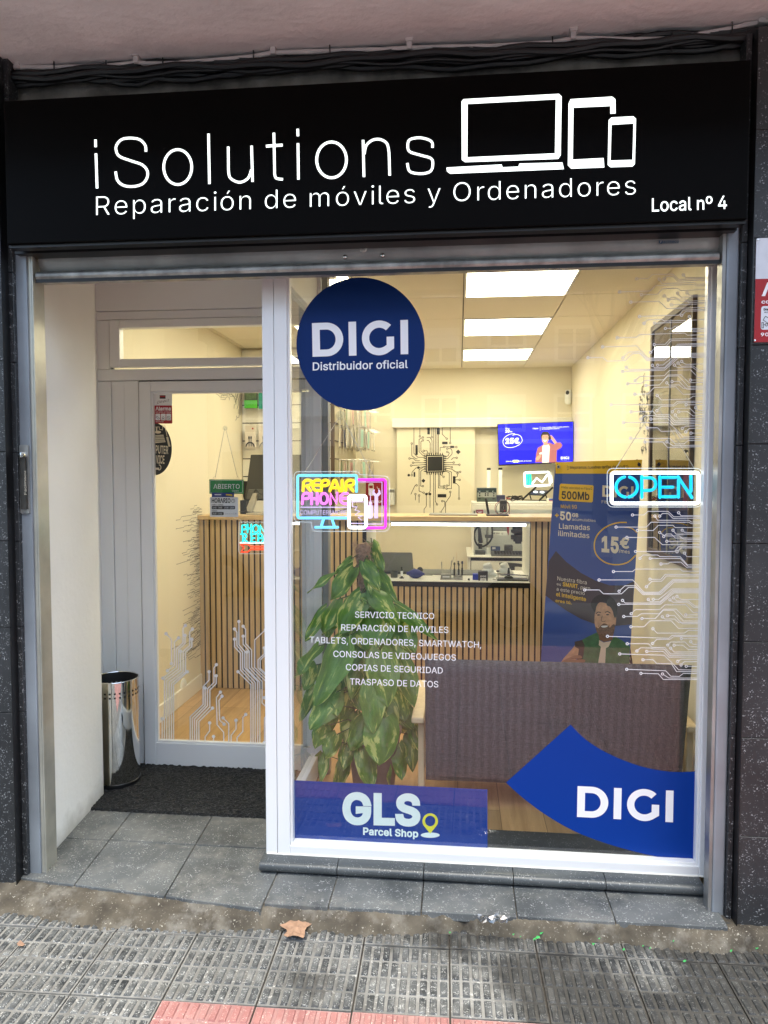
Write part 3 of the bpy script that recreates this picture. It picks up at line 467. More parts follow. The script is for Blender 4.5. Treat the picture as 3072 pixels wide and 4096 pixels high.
def speckle(name, base, base2, chip, dens=.62, scale=260, rough=.45, bump=.0006, big=3.0, chip2=None, dust=0.0, dustcol=(.3, .28, .25), damp=0.0):
    """dark stone with pale chips and soft stains"""
    m, n, b, N, L = newmat(name); tc = N('ShaderNodeTexCoord'); b.inputs['Roughness'].default_value = rough
    t = N('ShaderNodeTexNoise'); t.inputs['Scale'].default_value = big; t.inputs['Detail'].default_value = 7; L(tc.outputs['Object'], t.inputs['Vector'])
    c0 = ramp(n, L, t.outputs['Fac'], [(.32, base), (.68, base2)])
    w = N('ShaderNodeTexNoise'); w.inputs['Scale'].default_value = scale; w.inputs['Detail'].default_value = 2; L(tc.outputs['Object'], w.inputs['Vector'])
    r = N('ShaderNodeMapRange'); r.inputs[1].default_value = dens; r.inputs[2].default_value = dens + .06; L(w.outputs['Fac'], r.inputs[0])
    w2 = N('ShaderNodeTexNoise'); w2.inputs['Scale'].default_value = scale * .22; w2.inputs['Detail'].default_value = 3; L(tc.outputs['Object'], w2.inputs['Vector'])
    r2 = N('ShaderNodeMapRange'); r2.inputs[1].default_value = .42; r2.inputs[2].default_value = .62; L(w2.outputs['Fac'], r2.inputs[0])
    mu = N('ShaderNodeMath'); mu.operation = 'MULTIPLY'; L(r.outputs[0], mu.inputs[0]); L(r2.outputs[0], mu.inputs[1])
    mx = N('ShaderNodeMix'); mx.data_type = 'RGBA'; L(mu.outputs[0], mx.inputs[0]); L(c0, mx.inputs[6]); mx.inputs[7].default_value = (*chip, 1)
    last = mx.outputs[2]
    if dust:
        d = N('ShaderNodeTexNoise'); d.inputs['Scale'].default_value = 9; d.inputs['Detail'].default_value = 8; d.inputs['Roughness'].default_value = .65
        L(tc.outputs['Object'], d.inputs['Vector'])
        rr = N('ShaderNodeMapRange'); rr.inputs[1].default_value = .5; rr.inputs[2].default_value = .72; rr.inputs[4].default_value = dust; L(d.outputs['Fac'], rr.inputs[0])
        m2 = N('ShaderNodeMix'); m2.data_type = 'RGBA'; L(rr.outputs[0], m2.inputs[0]); L(last, m2.inputs[6]); m2.inputs[7].default_value = (*dustcol, 1)
        last = m2.outputs[2]
    if damp:                               # damp, dirty patches, more of them to the right
        d = N('ShaderNodeTexNoise'); d.inputs['Scale'].default_value = 2.6; d.inputs['Detail'].default_value = 6; d.inputs['Roughness'].default_value = .6; L(tc.outputs['Object'], d.inputs['Vector'])
        sx = N('ShaderNodeSeparateXYZ'); L(tc.outputs['Object'], sx.inputs[0])
        ma = N('ShaderNodeMath'); ma.operation = 'MULTIPLY_ADD'; ma.inputs[1].default_value = .17; L(sx.outputs[0], ma.inputs[0]); L(d.outputs['Fac'], ma.inputs[2])
        rr = N('ShaderNodeMapRange'); rr.inputs[1].default_value = .44; rr.inputs[2].default_value = .58; rr.inputs[4].default_value = damp; L(ma.outputs[0], rr.inputs[0])
        m2 = N('ShaderNodeMix'); m2.data_type = 'RGBA'; m2.blend_type = 'MULTIPLY'; L(rr.outputs[0], m2.inputs[0]); L(last, m2.inputs[6]); m2.inputs[7].default_value = (.16, .15, .14, 1)
        last = m2.outputs[2]
    L(last, b.inputs['Base Color'])
    bm = N('ShaderNodeBump'); bm.inputs['Distance'].default_value = bump; L(w2.outputs['Fac'], bm.inputs['Height']); L(bm.outputs[0], b.inputs['Normal'])
    return m
def woodmat(name, c1, c2, axis='Z', scale=1.0, rough=.5, planks=None, bump=.0003):
    m, n, b, N, L = newmat(name); tc = N('ShaderNodeTexCoord'); mp = N('ShaderNodeMapping'); b.inputs['Roughness'].default_value = rough
    s = {'X': (1.5, 22, 22), 'Y': (22, 1.5, 22), 'Z': (22, 22, 1.5)}[axis]
    mp.inputs['Scale'].default_value = tuple(q * scale for q in s); L(tc.outputs['Object'], mp.inputs['Vector'])
    t = N('ShaderNodeTexNoise'); t.inputs['Scale'].default_value = 1.6; t.inputs['Detail'].default_value = 9; t.inputs['Roughness'].default_value = .62
    t.inputs['Distortion'].default_value = .9; L(mp.outputs[0], t.inputs['Vector'])
    col = ramp(n, L, t.outputs['Fac'], [(.28, c2), (.55, c1), (.75, tuple(min(1, q * 1.15) for q in c1))])
    if planks:
        bt = N('ShaderNodeTexBrick'); bt.inputs['Scale'].default_value = 1; bt.inputs['Mortar Size'].default_value = .0015
        bt.inputs['Brick Width'].default_value = planks[0]; bt.inputs['Row Height'].default_value = planks[1]
        bt.inputs['Color1'].default_value = (.8, .8, .8, 1); bt.inputs['Color2'].default_value = (1.12, 1.1, 1.08, 1); bt.inputs['Mortar'].default_value = (.35, .3, .25, 1)
        m2 = N('ShaderNodeMapping'); m2.inputs['Rotation'].default_value = (0, 0, radians(90) if axis == 'Y' else 0); L(tc.outputs['Object'], m2.inputs['Vector'])
        L(m2.outputs[0], bt.inputs['Vector'])
        mx = N('ShaderNodeMix'); mx.data_type = 'RGBA'; mx.blend_type = 'MULTIPLY'; mx.inputs[0].default_value = 1
        L(col, mx.inputs[6]); L(bt.outputs['Color'], mx.inputs[7]); col = mx.outputs[2]
    L(col, b.inputs['Base Color'])
    bm = N('ShaderNodeBump'); bm.inputs['Distance'].default_value = bump; L(t.outputs['Fac'], bm.inputs['Height']); L(bm.outputs[0], b.inputs['Normal'])
    return m

MAT = {}
MAT['granite'] = speckle('granite', (.015, .016, .018), (.031, .033, .036), (.33, .34, .35), dens=.6, scale=185, rough=.42)
MAT['slate'] = speckle('slate_tile', (.05, .056, .060), (.135, .142, .142), (.42, .43, .42), dens=.585, scale=170, rough=.5, dust=.6, dustcol=(.235, .23, .21), big=5)
MAT['slate_dark'] = speckle('slate_bullnose', (.040, .047, .051), (.072, .08, .083), (.3, .31, .31), dens=.6, scale=170, rough=.36, big=5)
MAT['mortar'] = speckle('mortar', (.045, .036, .025), (.125, .105, .076), (.36, .33, .27), dens=.62, scale=130, rough=.9, bump=.004, big=11, dust=.7, dustcol=(.27, .25, .215))
MAT['pad'] = speckle('terrazzo_pad', (.014, .016, .018), (.115, .118, .117), (.42, .42, .40), dens=.54, scale=240, rough=.6, big=16, dust=.5, dustcol=(.34, .33, .30), damp=.75)
MAT['groove'] = speckle('tile_groove', (.13, .127, .116), (.285, .278, .26), (.45, .44, .41), dens=.6, scale=120, rough=.8, big=2.2, dust=.6, dustcol=(.06, .055, .05), damp=.92)
MAT['joint'] = M('tile_joint', (.05, .043, .036), .95, var=(25, .5), bump=(60, .004))
MAT['redpad'] = speckle('red_tile_pad', (.25, .10, .092), (.345, .155, .138), (.62, .42, .38), dens=.6, scale=300, rough=.65, big=8, dust=.35, dustcol=(.45, .35, .31))
MAT['redgroove'] = speckle('red_tile_groove', (.28, .14, .128), (.37, .205, .19), (.6, .45, .4), dens=.6, scale=120, rough=.8, big=4, dust=.4, dustcol=(.16, .13, .11))
MAT['asphalt'] = M('asphalt', (.15, .15, .147), .9, var=(90, .3), bump=(200, .003))
MAT['steel'] = M('galvanised_steel', (.36, .355, .335), .5, .6, var=(18, .4), rvar=(14, .14), bump=(40, .0006))
MAT['steel_dark'] = M('dark_steel', (.34, .34, .33), .45, .7, var=(5, .3), rvar=(9, .15), bump=(25, .0008))
MAT['rail'] = M('painted_rail', (.27, .30, .335), .4, .35, var=(3, .25), rvar=(6, .12))
MAT['rail2'] = M('worn_rail', (.5, .49, .43), .36, .6, var=(5, .25))
MAT['black'] = M('black_trim', (.006, .006, .007), .35)
MAT['blackm'] = M('matt_black', (.012, .012, .013), .6)
MAT['signface'] = M('sign_face', (.0016, .0011, .0010), .38, spec=.06)
MAT['pvc'] = M('white_pvc', (.79, .795, .795), .28, spec=.5, var=(1.2, .02))
MAT['pvc_seal'] = M('grey_gasket', (.10, .10, .105), .6)
MAT['plaster_ext'] = M('entrance_plaster', (.84, .83, .80), .9, var=(2.2, .04), bump=(35, .0016))
def grime(m, top, col):                # splash dirt with a ragged edge along the foot of a wall
    n = m.node_tree; N, L = n.nodes.new, n.links.new; b = n.nodes['Principled BSDF']; src = b.inputs['Base Color'].links[0].from_socket
    tc = N('ShaderNodeTexCoord'); sx = N('ShaderNodeSeparateXYZ'); L(tc.outputs['Object'], sx.inputs[0]); t = N('ShaderNodeTexNoise'); t.inputs['Scale'].default_value = 9; t.inputs['Detail'].default_value = 8; L(tc.outputs['Object'], t.inputs['Vector'])
    a = N('ShaderNodeMath'); a.operation = 'MULTIPLY_ADD'; a.inputs[1].default_value = -1 / top; L(sx.outputs[2], a.inputs[0]); L(t.outputs['Fac'], a.inputs[2])
    r = N('ShaderNodeMapRange'); r.inputs[1].default_value = -.45; r.inputs[2].default_value = .25; r.inputs[4].default_value = .75; L(a.outputs[0], r.inputs[0])
    mx = N('ShaderNodeMix'); mx.data_type = 'RGBA'; L(r.outputs[0], mx.inputs[0]); L(src, mx.inputs[6]); mx.inputs[7].default_value = (*col, 1); L(mx.outputs[2], b.inputs['Base Color'])
grime(MAT['plaster_ext'], .16, (.36, .34, .29))
MAT['soffit'] = M('soffit_paint', (.86, .81, .81), .85, var=(3.5, .07), bump=(26, .006))
MAT['oldwall'] = M('old_wall', (.24, .22, .195), .95, var=(9, .55), bump=(30, .008))
MAT['cable_black'] = M('black_cable', (.008, .008, .009), .45)
MAT['conduit'] = M('white_conduit', (.6, .56, .55), .6, var=(12, .12))
MAT['cream'] = M('cream_wall', (.74, .68, .53), .8, var=(1.5, .02), bump=(60, .0006))
MAT['ceil'] = M('ceiling_tile', (.78, .72, .60), .9, var=(140, .05))
MAT['ceilgap'] = M('ceiling_grid', (.16, .14, .11), .8)
MAT['oak'] = woodmat('oak_slat', (.56, .415, .24), (.45, .315, .165), 'Z', 1.3)
MAT['oaktop'] = woodmat('oak_counter_top', (.60, .43, .235), (.5, .34, .17), 'X', 1.0, rough=.4)
MAT['floor'] = woodmat('oak_floor', (.52, .335, .16), (.38, .23, .10), 'Y', .7, rough=.35, planks=(1.3, .19))
MAT['palewood'] = woodmat('pale_wood', (.66, .52, .33), (.58, .44, .26), 'Z', .8, rough=.45)
MAT['darkwood'] = woodmat('dark_wood', (.085, .055, .036), (.05, .032, .022), 'Z', 1.0, rough=.5)
MAT['felt'] = M('black_felt', (.010, .010, .011), .95)
MAT['white'] = M('white_paint', (.82, .82, .8), .4)
MAT['whitemelamine'] = M('white_melamine', (.80, .78, .71), .45)
MAT['decal'] = M('white_vinyl', (.86, .86, .88), .5)
MAT['decalgrey'] = M('frosted_vinyl', (.84, .84, .87), .6)
MAT['ink'] = M('black_vinyl', (.012, .012, .013), .5)
MAT['navy'] = M('navy_vinyl', (.001, .022, .125), .5, spec=.2)
MAT['blue'] = M('blue_vinyl', (.0005, .036, .26), .45, spec=.2)
MAT['glsblue'] = M('royal_blue_vinyl', (.0006, .036, .25), .4, spec=.2)
MAT['mint'] = M('pale_mint_vinyl', (.72, .85, .84), .45)
MAT['yellow'] = M('yellow_ink', (.85, .58, .05), .5)
MAT['lemon'] = M('lemon_vinyl', (.72, .70, .04), .45)
MAT['glass'] = glassmat('window_glass', (.96, .975, .965), 1.62, extra=.034)
MAT['acrylic'] = glassmat('clear_acrylic', (.93, .95, .96), 1.45, extra=.015)
MAT['acryledge'] = M('acrylic_edge', (.75, .78, .8), .2, emit=((.6, .7, .8), .15)); MAT['acryledge'].cycles.emission_sampling = 'NONE'
MAT['mirrorglass'] = glassmat('cabinet_glass', (.9, .92, .9), 1.7, extra=.22)
MAT['chain'] = M('chain_metal', (.55, .53, .5), .3, 1.0)
MAT['red'] = M('red_ink', (.36, .008, .015), .4)
MAT['green'] = M('green_plastic', (.02, .27, .065), .4)
MAT['chrome'] = M('polished_steel', (.72, .72, .70), .06, 1.0, rvar=(3, .03))
MAT['greydark'] = M('dark_grey_plastic', (.055, .055, .052), .45)
MAT['greymid'] = M('mid_grey_plastic', (.25, .25, .235), .45)
MAT['alu'] = M('brushed_aluminium', (.62, .61, .58), .32, 1.0)
MAT['whiteplastic'] = M('white_plastic', (.78, .79, .76), .3)
MAT['skin'] = M('printed_skin', (.60, .34, .21), .55, var=(40, .18))
MAT['led'] = E('led_panel', (1.0, .92, .66), 3.6, True, (.9, .9, .85))
MAT['ledstrip'] = E('led_strip', (.93, 1.0, .90), 2.4, True)
MAT['signlight'] = E('backlit_letter', (.93, 1.0, .97), .4)
# ================================================================ the setting outside
rnd = random.Random(7)
FL = 0.06                              # level of the shop floor and of the entrance step
# ---- pavement: small ribbed tiles, 4 x 9 raised pads each
TA = radians(1.1); T0 = Vector((-.881, 2.34, 0)); TW, TH = .286, .308
def tl(u, v, z=0.0):
    return Vector((T0.x + u * cos(TA) - v * sin(TA), T0.y + u * sin(TA) + v * cos(TA), z))
base = MB(); pads = MB(); rbase = MB(); rpads = MB()
def tile(i, j, b, p, r):
    u0, v1 = i * TW, -j * TH; v0 = v1 - TH; g = .0028
    dz = r.uniform(-.0018, .0018); tx = r.uniform(-.004, .004); ty = r.uniform(-.004, .004)
    H = lambda u, v, z: tl(u, v, z + dz + (u - u0 - TW / 2) * tx + (v - v0 - TH / 2) * ty)
    zt = -.0045
    b.add([H(u0 + g, v0 + g, zt), H(u0 + TW - g, v0 + g, zt), H(u0 + TW - g, v1 - g, zt), H(u0 + g, v1 - g, zt),
           H(u0 + g, v0 + g, -.03), H(u0 + TW - g, v0 + g, -.03), H(u0 + TW - g, v1 - g, -.03), H(u0 + g, v1 - g, -.03)],
          [(0, 1, 2, 3), (0, 4, 5, 1), (1, 5, 6, 2), (2, 6, 7, 3), (3, 7, 4, 0)])
    pw, ph = (TW - 2 * g) / 9, (TH - 2 * g) / 4
    for a in range(9):
        for c in range(4):
            x0 = u0 + g + a * pw + .0048; x1 = u0 + g + (a + 1) * pw - .0048
            y0 = v0 + g + c * ph + .0058; y1 = v0 + g + (c + 1) * ph - .0058; e = .0024
            k = r.uniform(-.0006, .0004); q = lambda: r.uniform(-.0005, .0005)
            p.add([H(x0, y0, zt), H(x1, y0, zt), H(x1, y1, zt), H(x0, y1, zt),
                   H(x0 + e + q(), y0 + e + q(), k), H(x1 - e + q(), y0 + e + q(), k), H(x1 - e + q(), y1 - e + q(), k), H(x0 + e + q(), y1 - e + q(), k)],
                  [(4, 5, 6, 7), (0, 1, 5, 4), (1, 2, 6, 5), (2, 3, 7, 6), (3, 0, 4, 7)])
for j in range(-1, 13):
    for i in range(-8, 13):
        red = (1 <= j <= 11) and i >= 0
        tile(i, j, rbase if red else base, rpads if red else pads, rnd)
struct(base.build('pavement', MAT['groove'], loc=(0, 0, 0)))
struct(pads.build('pavement_pads', MAT['pad'], loc=(0, 0, 0)))
struct(rbase.build('red_pavement', MAT['redgroove'], loc=(0, 0, 0)))
struct(rpads.build('red_pavement_pads', MAT['redpad'], loc=(0, 0, 0)))
mb = MB(); mb.add([(-60, -60, -.16), (60, -60, -.16), (60, 2.0, -.16), (60, 9, -.16), (-60, 9, -.16), (-60, 2.0, -.16)], [(0, 1, 2, 3, 4, 5)])
struct(mb.build('ground', MAT['asphalt'], loc=(0, 0, -.16)))
mb = MB(); mb.add([(-12, -1.72, -.012), (12, -1.72, -.012), (12, 2.6, -.012), (-12, 2.6, -.012)], [(0, 1, 2, 3)])
struct(mb.build('pavement_joints', MAT['joint'], loc=(0, 0, -.012)))
mb = MB(); mb.box(-12, 12, -1.9, -1.72, -.2, -.004); struct(mb.build('kerb', MAT['groove'], bevel=.012))
for nm, xa, xb in (('left_pavement', -12, -3.25), ('right_pavement', 2.92, 12)):
    mb = MB(); mb.add([(xa, -1.72, -.006), (xb, -1.72, -.006), (xb, 2.62, -.006), (xa, 2.62, -.006)], [(0, 1, 2, 3)]); struct(mb.build(nm, MAT['groove']))
# ---- mortar fillet between paving and step
from mathutils import noise as NZ
mb = MB(); vs = []; fs = []; nx, ny = 420, 16
for a in range(nx + 1):
    x = -2.4 + 4.8 * a / nx
    yf = 2.352 + min(max(0, x + 1.2) * .058, .085) + .035 * NZ.noise(Vector((x * 3.1, 1.7, 0))) + .022 * NZ.noise(Vector((x * 17, 5.2, 0))) + .012 * NZ.noise(Vector((x * 55, 2, 0)))
    if x < -1.42: yf += .02 * min(1, (-1.42 - x) * 4)
    hb = .061
    for b_ in range(ny + 1):
        t = b_ / ny; y = yf + (2.60 - yf) * t
        ysl = 2.408 + (-.676 - x) * .11 if x < -.676 else 2.444 + .01 * (x + .676)
        q_ = max(0, min(1, (y - yf) / max(.018, ysl - yf)))
        z = -.006 + q_ ** .75 * hb * .93 + .010 * NZ.noise(Vector((x * 9, y * 14, 3))) * min(1, t * 4) * .5 + .004 * NZ.noise(Vector((x * 45, y * 45, 8)))
        z = min(z, FL - .004 if x > -1.49 else FL + .02)
        vs.append((x, y, z))
for a in range(nx):
    for b_ in range(ny):
        k = a * (ny + 1) + b_; fs.append((k, k + ny + 1, k + ny + 2, k + 1))
mb.add(vs, fs); struct(mb.build('mortar_ground', MAT['mortar'], loc=(0, 0, 0), smooth=True, sharp=0))
# ---- slate step
mb = MB()
def slab(p4, zt=FL, th=.03):
    mb.hexa([(x, y, zt - th) for x, y in p4] + [(x, y, zt + rnd.uniform(-.0012, .0012)) for x, y in p4])
g = .002
JX = [-1.80, -1.395, -1.038, -.676]
def jx(k, y): return JX[k] + (2.45 - y) * (.085 if k == 1 else (.06 if k == 2 else 0.0 if k == 3 else 0))
for (ya, yb) in ((None, 2.815), (2.815, 3.18), (3.18, 3.56)):
    for k in range(3):
        fr = lambda x: 2.408 + (-.676 - x) * .11
        y0a = fr(jx(k, 2.45)) if ya is None else ya; y0b = fr(jx(k + 1, 2.45)) if ya is None else ya
        slab([(jx(k, y0a) + g, y0a + g), (jx(k + 1, y0b) - g, y0b + g), (jx(k + 1, yb) - g, yb - g), (jx(k, yb) + g, yb - g)])
JR = [-.674, -.445, -.122, .205, .533, .90]
for k in range(5):
    slab([(JR[k] + g, 2.442 + .013 * k * .4), (JR[k + 1] - g, 2.444 + .013 * k * .4), (JR[k + 1] - g, 2.70), (JR[k] + g, 2.70)], FL + .001)
struct(mb.build('step', MAT['slate'], loc=(0, 0, 0), bevel=.0025))
mb = MB(); mb.add([(-1.8, 2.58, .052), (-.676, 2.46, .052), (.92, 2.50, .052), (.92, 2.72, .052), (-.676, 3.6, .052), (-1.8, 3.6, .052)], [(0, 1, 2, 3, 4, 5)])
struct(mb.build('step_grout', MAT['groove'], loc=(0, 0, .052)))
# ---- bullnose sill under the window
prof = [(2.80, .064), (2.655, .064)] + [(2.655 - .026 * sin(radians(t)) - .006, .086 - .021 * cos(radians(t))) for t in range(10, 171, 16)] + [(2.665, .108), (2.80, .108)]
mb = MB()
for k in range(len(JR) - 1):
    a, b_ = (JR[k] if k else -.742) + .0015, JR[k + 1] - .0015
    if k == 4: b_ = .872
    mb.prism([(a, y, z) for y, z in prof], (b_ - a, 0, 0))
tag(mb.build('window_sill', MAT['slate_dark'], loc=(.06, 2.7, .06), smooth=True, sharp=30), 'dark slate bullnose sill in five pieces under the shop window', 'sill')

# ---- granite cladding left and right of the shutter
def cladding(name, x0, x1, yf, zj, label, depth=.035, step=.62, off=0.0):
    mb = MB()
    for a in range(len(zj) - 1):
        x = x0
        while x < x1 - 1e-4:
            x2 = min(x1, x + step)
            mb.box(x + .001, x2 - .001, yf, yf + depth, zj[a] + .001, zj[a + 1] - .001); x = x2
    return tag(mb.build(name, MAT['granite'], bevel=.0012, seg=1), label, 'wall cladding')
zl = [.02] + [at('C8', 0, y, 2.5).z for y in (2050, 470)] + [at('A3', 0, y, 2.5).z for y in (740, 190)]
zl = sorted(zl + [zl[1] - .318, zl[1] - .636] + [zl[-1] + .31, zl[-1] + .62, zl[-1] + .93])
zl = [z for z in zl if z > .01]
xa = at('C8', 150, 1000, 2.5).x; xb = at('C8', 232, 1000, 2.53).x; xc = at('C8', 352, 1000, 2.54).x
cladding('granite_cladding', -2.55, xa, 2.50, [max(.035, z) for z in zl], 'dark speckled granite facing left of the entrance, cut by the photo edge')
cladding('granite_strip', xb, xc, 2.53, [max(.03, z - .004) for z in zl], 'narrow dark granite strip between the black trim and the left shutter rail', .06)
mb = MB(); mb.box(xa + .0005, xb - .0005, 2.488, 2.60, .03, 2.95)
tag(mb.build('corner_trim', MAT['black'], bevel=.003), 'glossy black vertical trim beside the left shutter rail', 'trim')
zr = sorted([.01] + [at('A8', 1600, y, 2.5).z for y in (580, 1190, 1785)] + [at('A5', 1600, y, 2.5).z for y in (665, 1278)])
zr = sorted(zr + [zr[1] - .335 if zr[1] > .4 else .012, zr[-1] + .34, zr[-1] + .68, zr[-1] + 1.0])
xr0 = at('A8', 1438, 900, 2.54).x; xr1 = at('A8', 1482, 900, 2.53).x; xr2 = at('A8', 1512, 900, 2.5).x
cladding('granite_cladding', xr2, 2.6, 2.50, zr, 'dark speckled granite facing right of the window behind the alarm sign')
cladding('granite_strip', xr0, xr1, 2.53, [z - .003 for z in zr], 'narrow dark granite strip between the black trim and the right shutter rail', .06)
mb = MB(); mb.box(xr1 + .0005, xr2 - .0005, 2.488, 2.60, .01, 2.95)
tag(mb.build('corner_trim', MAT['black'], bevel=.003), 'glossy black vertical trim beside the right shutter rail', 'trim')

# ---- soffit, old wall, cables
ZS = EYE + 1.482
mb = MB(); vs = []; fs = []; nx, ny = 90, 30
for a in range(nx + 1):
    for b_ in range(ny + 1):
        x = -6 + 12 * a / nx; y = 1.85 + .77 * b_ / ny
        z = ZS + .006 * NZ.noise(Vector((x * 2.2, y * 3, 1))) + .004 * NZ.noise(Vector((x * 7, y * 7, 4)))
        vs.append((x, y, z))
for a in range(nx):
    for b_ in range(ny):
        k = a * (ny + 1) + b_; fs.append((k, k + 1, k + ny + 2, k + ny + 1))
mb.add(vs, fs); struct(mb.build('soffit_ceiling', MAT['soffit'], loc=(0, 0, ZS), smooth=True))
mb = MB(); mb.box(-6, 6, 1.80, 1.85, ZS - .06, ZS + 1.2); struct(mb.build('balcony_wall', MAT['soffit']))
mb = MB(); mb.box(-6, 6, 1.85, 2.7, ZS + .02, ZS + .2); struct(mb.build('balcony_slab', MAT['soffit']))
mb = MB(); mb.box(-6, 6, 2.622, 2.80, 2.40, ZS + .02); struct(mb.build('upper_wall', MAT['oldwall'], loc=(0, 2.6, 2.4)))
mb = MB(); mb.box(-6, -1.70, 2.60, 2.9, 0, 2.42); struct(mb.build('outer_wall', MAT['oldwall']))
mb = MB(); mb.box(.98, 6, 2.60, 2.9, 0, 2.42); struct(mb.build('outer_wall', MAT['oldwall']))
cp = [(-60, 300), (0, 295), (90, 290), (240, 292), (460, 286), (590, 272), (700, 277), (900, 263), (1090, 246), (1180, 228), (1420, 222), (1659, 215),
      (1769, 208), (2139, 200), (2379, 186), (2489, 166), (2700, 172), (2899, 170), (3159, 125), (3279, 95), (3400, 80)]
cpt = [P(x * 1536 / 1659, y * 1536 / 1659, 2.57) for x, y in cp]
cs = [Vector(p) for p in smooth_line([tuple(p) for p in cpt], 5)] if False else cpt
ct = thing('cable_conduit', 'thin painted white conduit clipped along the soffit edge', 'conduit', cpt[9])
mb = MB(); mb.tube(cs, .0085, 10); mb.build('pipe', MAT['conduit'], ct, smooth=True)
for (x, y) in ((80, 285), (592, 262), (1182, 222), (1769, 200), (2475, 158), (3285, 88)):
    q = P(x * 1536 / 1659, y * 1536 / 1659, 2.57); mb = MB()
    mb.box(q.x - .009, q.x + .009, 2.555, 2.60, q.z - .014, q.z + .012); mb.box(q.x - .013, q.x + .013, 2.548, 2.60, q.z + .008, q.z + .022)
    mb.build('clip', MAT['conduit'], ct, bevel=.002)
for (x, y) in ((240, 292), (464, 288), (708, 277), (1098, 245), (1427, 222), (2385, 186), (2900, 168), (3157, 125)):
    q = P(x * 1536 / 1659, y * 1536 / 1659, 2.57); mb = MB()
    mb.tube([q + Vector((0, -.010, .016)), q + Vector((.001, -.012, -.005)), q + Vector((0, -.008, -.05))], .0022, 6); mb.build('cable_tie', MAT['cable_black'], ct)
for k in range(13):
    mb = MB(); pts = []; o1 = 16 + k * 4.6 + rnd.uniform(-5, 5); yy = 2.60 - rnd.uniform(.0, .055)
    for i in range(0, 46):
        x = -120 + i * 80; yb = 297 - x * .052 - max(0, x - 2700) * .03
        sag = 10 * sin(x * .006 + k * 1.3) + 7 * sin(x * .017 + k * 2.1)
        if k in (9, 11): sag += 38 * math.exp(-((x - 900 + k * 30) / 120.0) ** 2)
        if k in (8, 12): sag += 24 * math.exp(-((x - 2150) / 260.0) ** 2)
        pts.append(P(x * 1536 / 1659, (yb + o1 + sag) * 1536 / 1659, yy))
    mb.tube(pts, rnd.uniform(.006, .0115), 7)
    o = mb.build('black_cable', MAT['cable_black'], smooth=True)
    tag(o, 'black cable sagging in the bundle above the shop sign', 'cable', 'black cables bundled above the sign')

# ================================================================ sign
SY = 2.45
sx0 = P(14, 400, SY).x; sx1 = .899; sz0 = EYE + .8075; sz1 = EYE + 1.2947
sg = thing('shop_sign', 'long black light box sign with glowing white shop name over the shutter', 'sign', ((sx0 + sx1) / 2, 2.5, sz0))
mb = MB(); mb.box(sx0, sx1, SY, 2.615, sz0, sz1); mb.build('panel', MAT['signface'], sg, bevel=.003)
mb = MB(); mb.box(sx0, sx1, SY + .012, 2.50, sz0 - .010, sz0 - .0005); mb.build('bottom_trim', MAT['black'], sg)
pl = yplane(SY)
d = Draw('A1', pl, .0025)
n2 = 1659
def thin(p, w=10.8, closed=False): d.stroke(p, w, closed)
thin([(416, 664), (421, 815)]); thin([(414, 604), (415, 637)])
thin(smooth_line([(632, 657), (629, 630), (607, 606), (570, 598), (530, 603), (507, 625), (503, 650), (518, 677), (570, 697), (615, 713), (637, 738), (637, 768), (616, 796), (575, 807), (535, 802), (509, 780), (501, 742)]))
d.poly(ell(769, 723, 66, 81), ell(769, 723, 55, 70))
thin([(902, 579), (906, 796)])
thin([(987, 635)] + smooth_line([(988, 735), (996, 770), (1035, 789), (1072, 772), (1087, 735)])); thin([(1088, 631), (1092, 787)])
thin([(1184, 575), (1187, 740)] + smooth_line([(1187, 750), (1194, 771), (1223, 776)])); thin([(1150, 633), (1222, 628)], 12)
thin([(1288, 620), (1290, 777)]); thin([(1287, 558), (1288, 590)])
d.poly(ell(1433, 692, 70, 83), ell(1433, 692, 58.5, 71.5))
thin([(1569, 606), (1573, 766)]); thin(smooth_line([(1574, 668), (1583, 630), (1610, 607), (1643, 604), (1672, 622), (1681, 660)]) + [(1684, 760)])
sm = lambda p: [(x + n2, y) for x, y in p]
thin(smooth_line(sm([(210, 640), (204, 612), (158, 597), (112, 605), (103, 632), (112, 657), (158, 672), (203, 686), (211, 712), (200, 742), (158, 752), (112, 742), (101, 706)])))
d.build('shop_name', MAT['signlight'], sg)
Draw('A1', pl, .0025).words('subtitle_word', MAT['signlight'], sg, 'Reparación de móviles y Ordenadores', 417, 932, n2 + 1087, 842, 83, -.012, 1.12)
Draw('A2', pl, .0025).words('unit_number', MAT['signlight'], sg, 'Local nº 4', 1157, 915, 1480, 903, 56, .004, 1.0)
d = Draw('A2', pl, .0025)
d.poly([(335, 440), (343, 430), (755, 407), (767, 418), (763, 672), (752, 688), (350, 702), (336, 692)], [(361, 451), (742, 431), (738, 664), (360, 681)])
d.poly([(270, 725), (508, 712), (512, 724), (580, 721), (585, 708), (770, 703), (777, 732), (286, 752), (272, 742)]); d.build('laptop_icon', MAT['signlight'], sg)
d = Draw('A2', pl, .0025)
d.poly([(797, 448), (806, 430), (985, 419), (999, 430), (1000, 492), (977, 493), (977, 460), (818, 467), (815, 691), (948, 684), (951, 725), (808, 730), (794, 716)]); d.build('tablet_icon', MAT['signlight'], sg)
d = Draw('A2', pl, .0025)
d.poly([(970, 520), (982, 509), (1076, 504), (1088, 514), (1083, 710), (1072, 721), (978, 724), (966, 714)], [(982, 541), (1077, 535), (1073, 692), (978, 695)]); d.build('phone_icon', MAT['signlight'], sg)

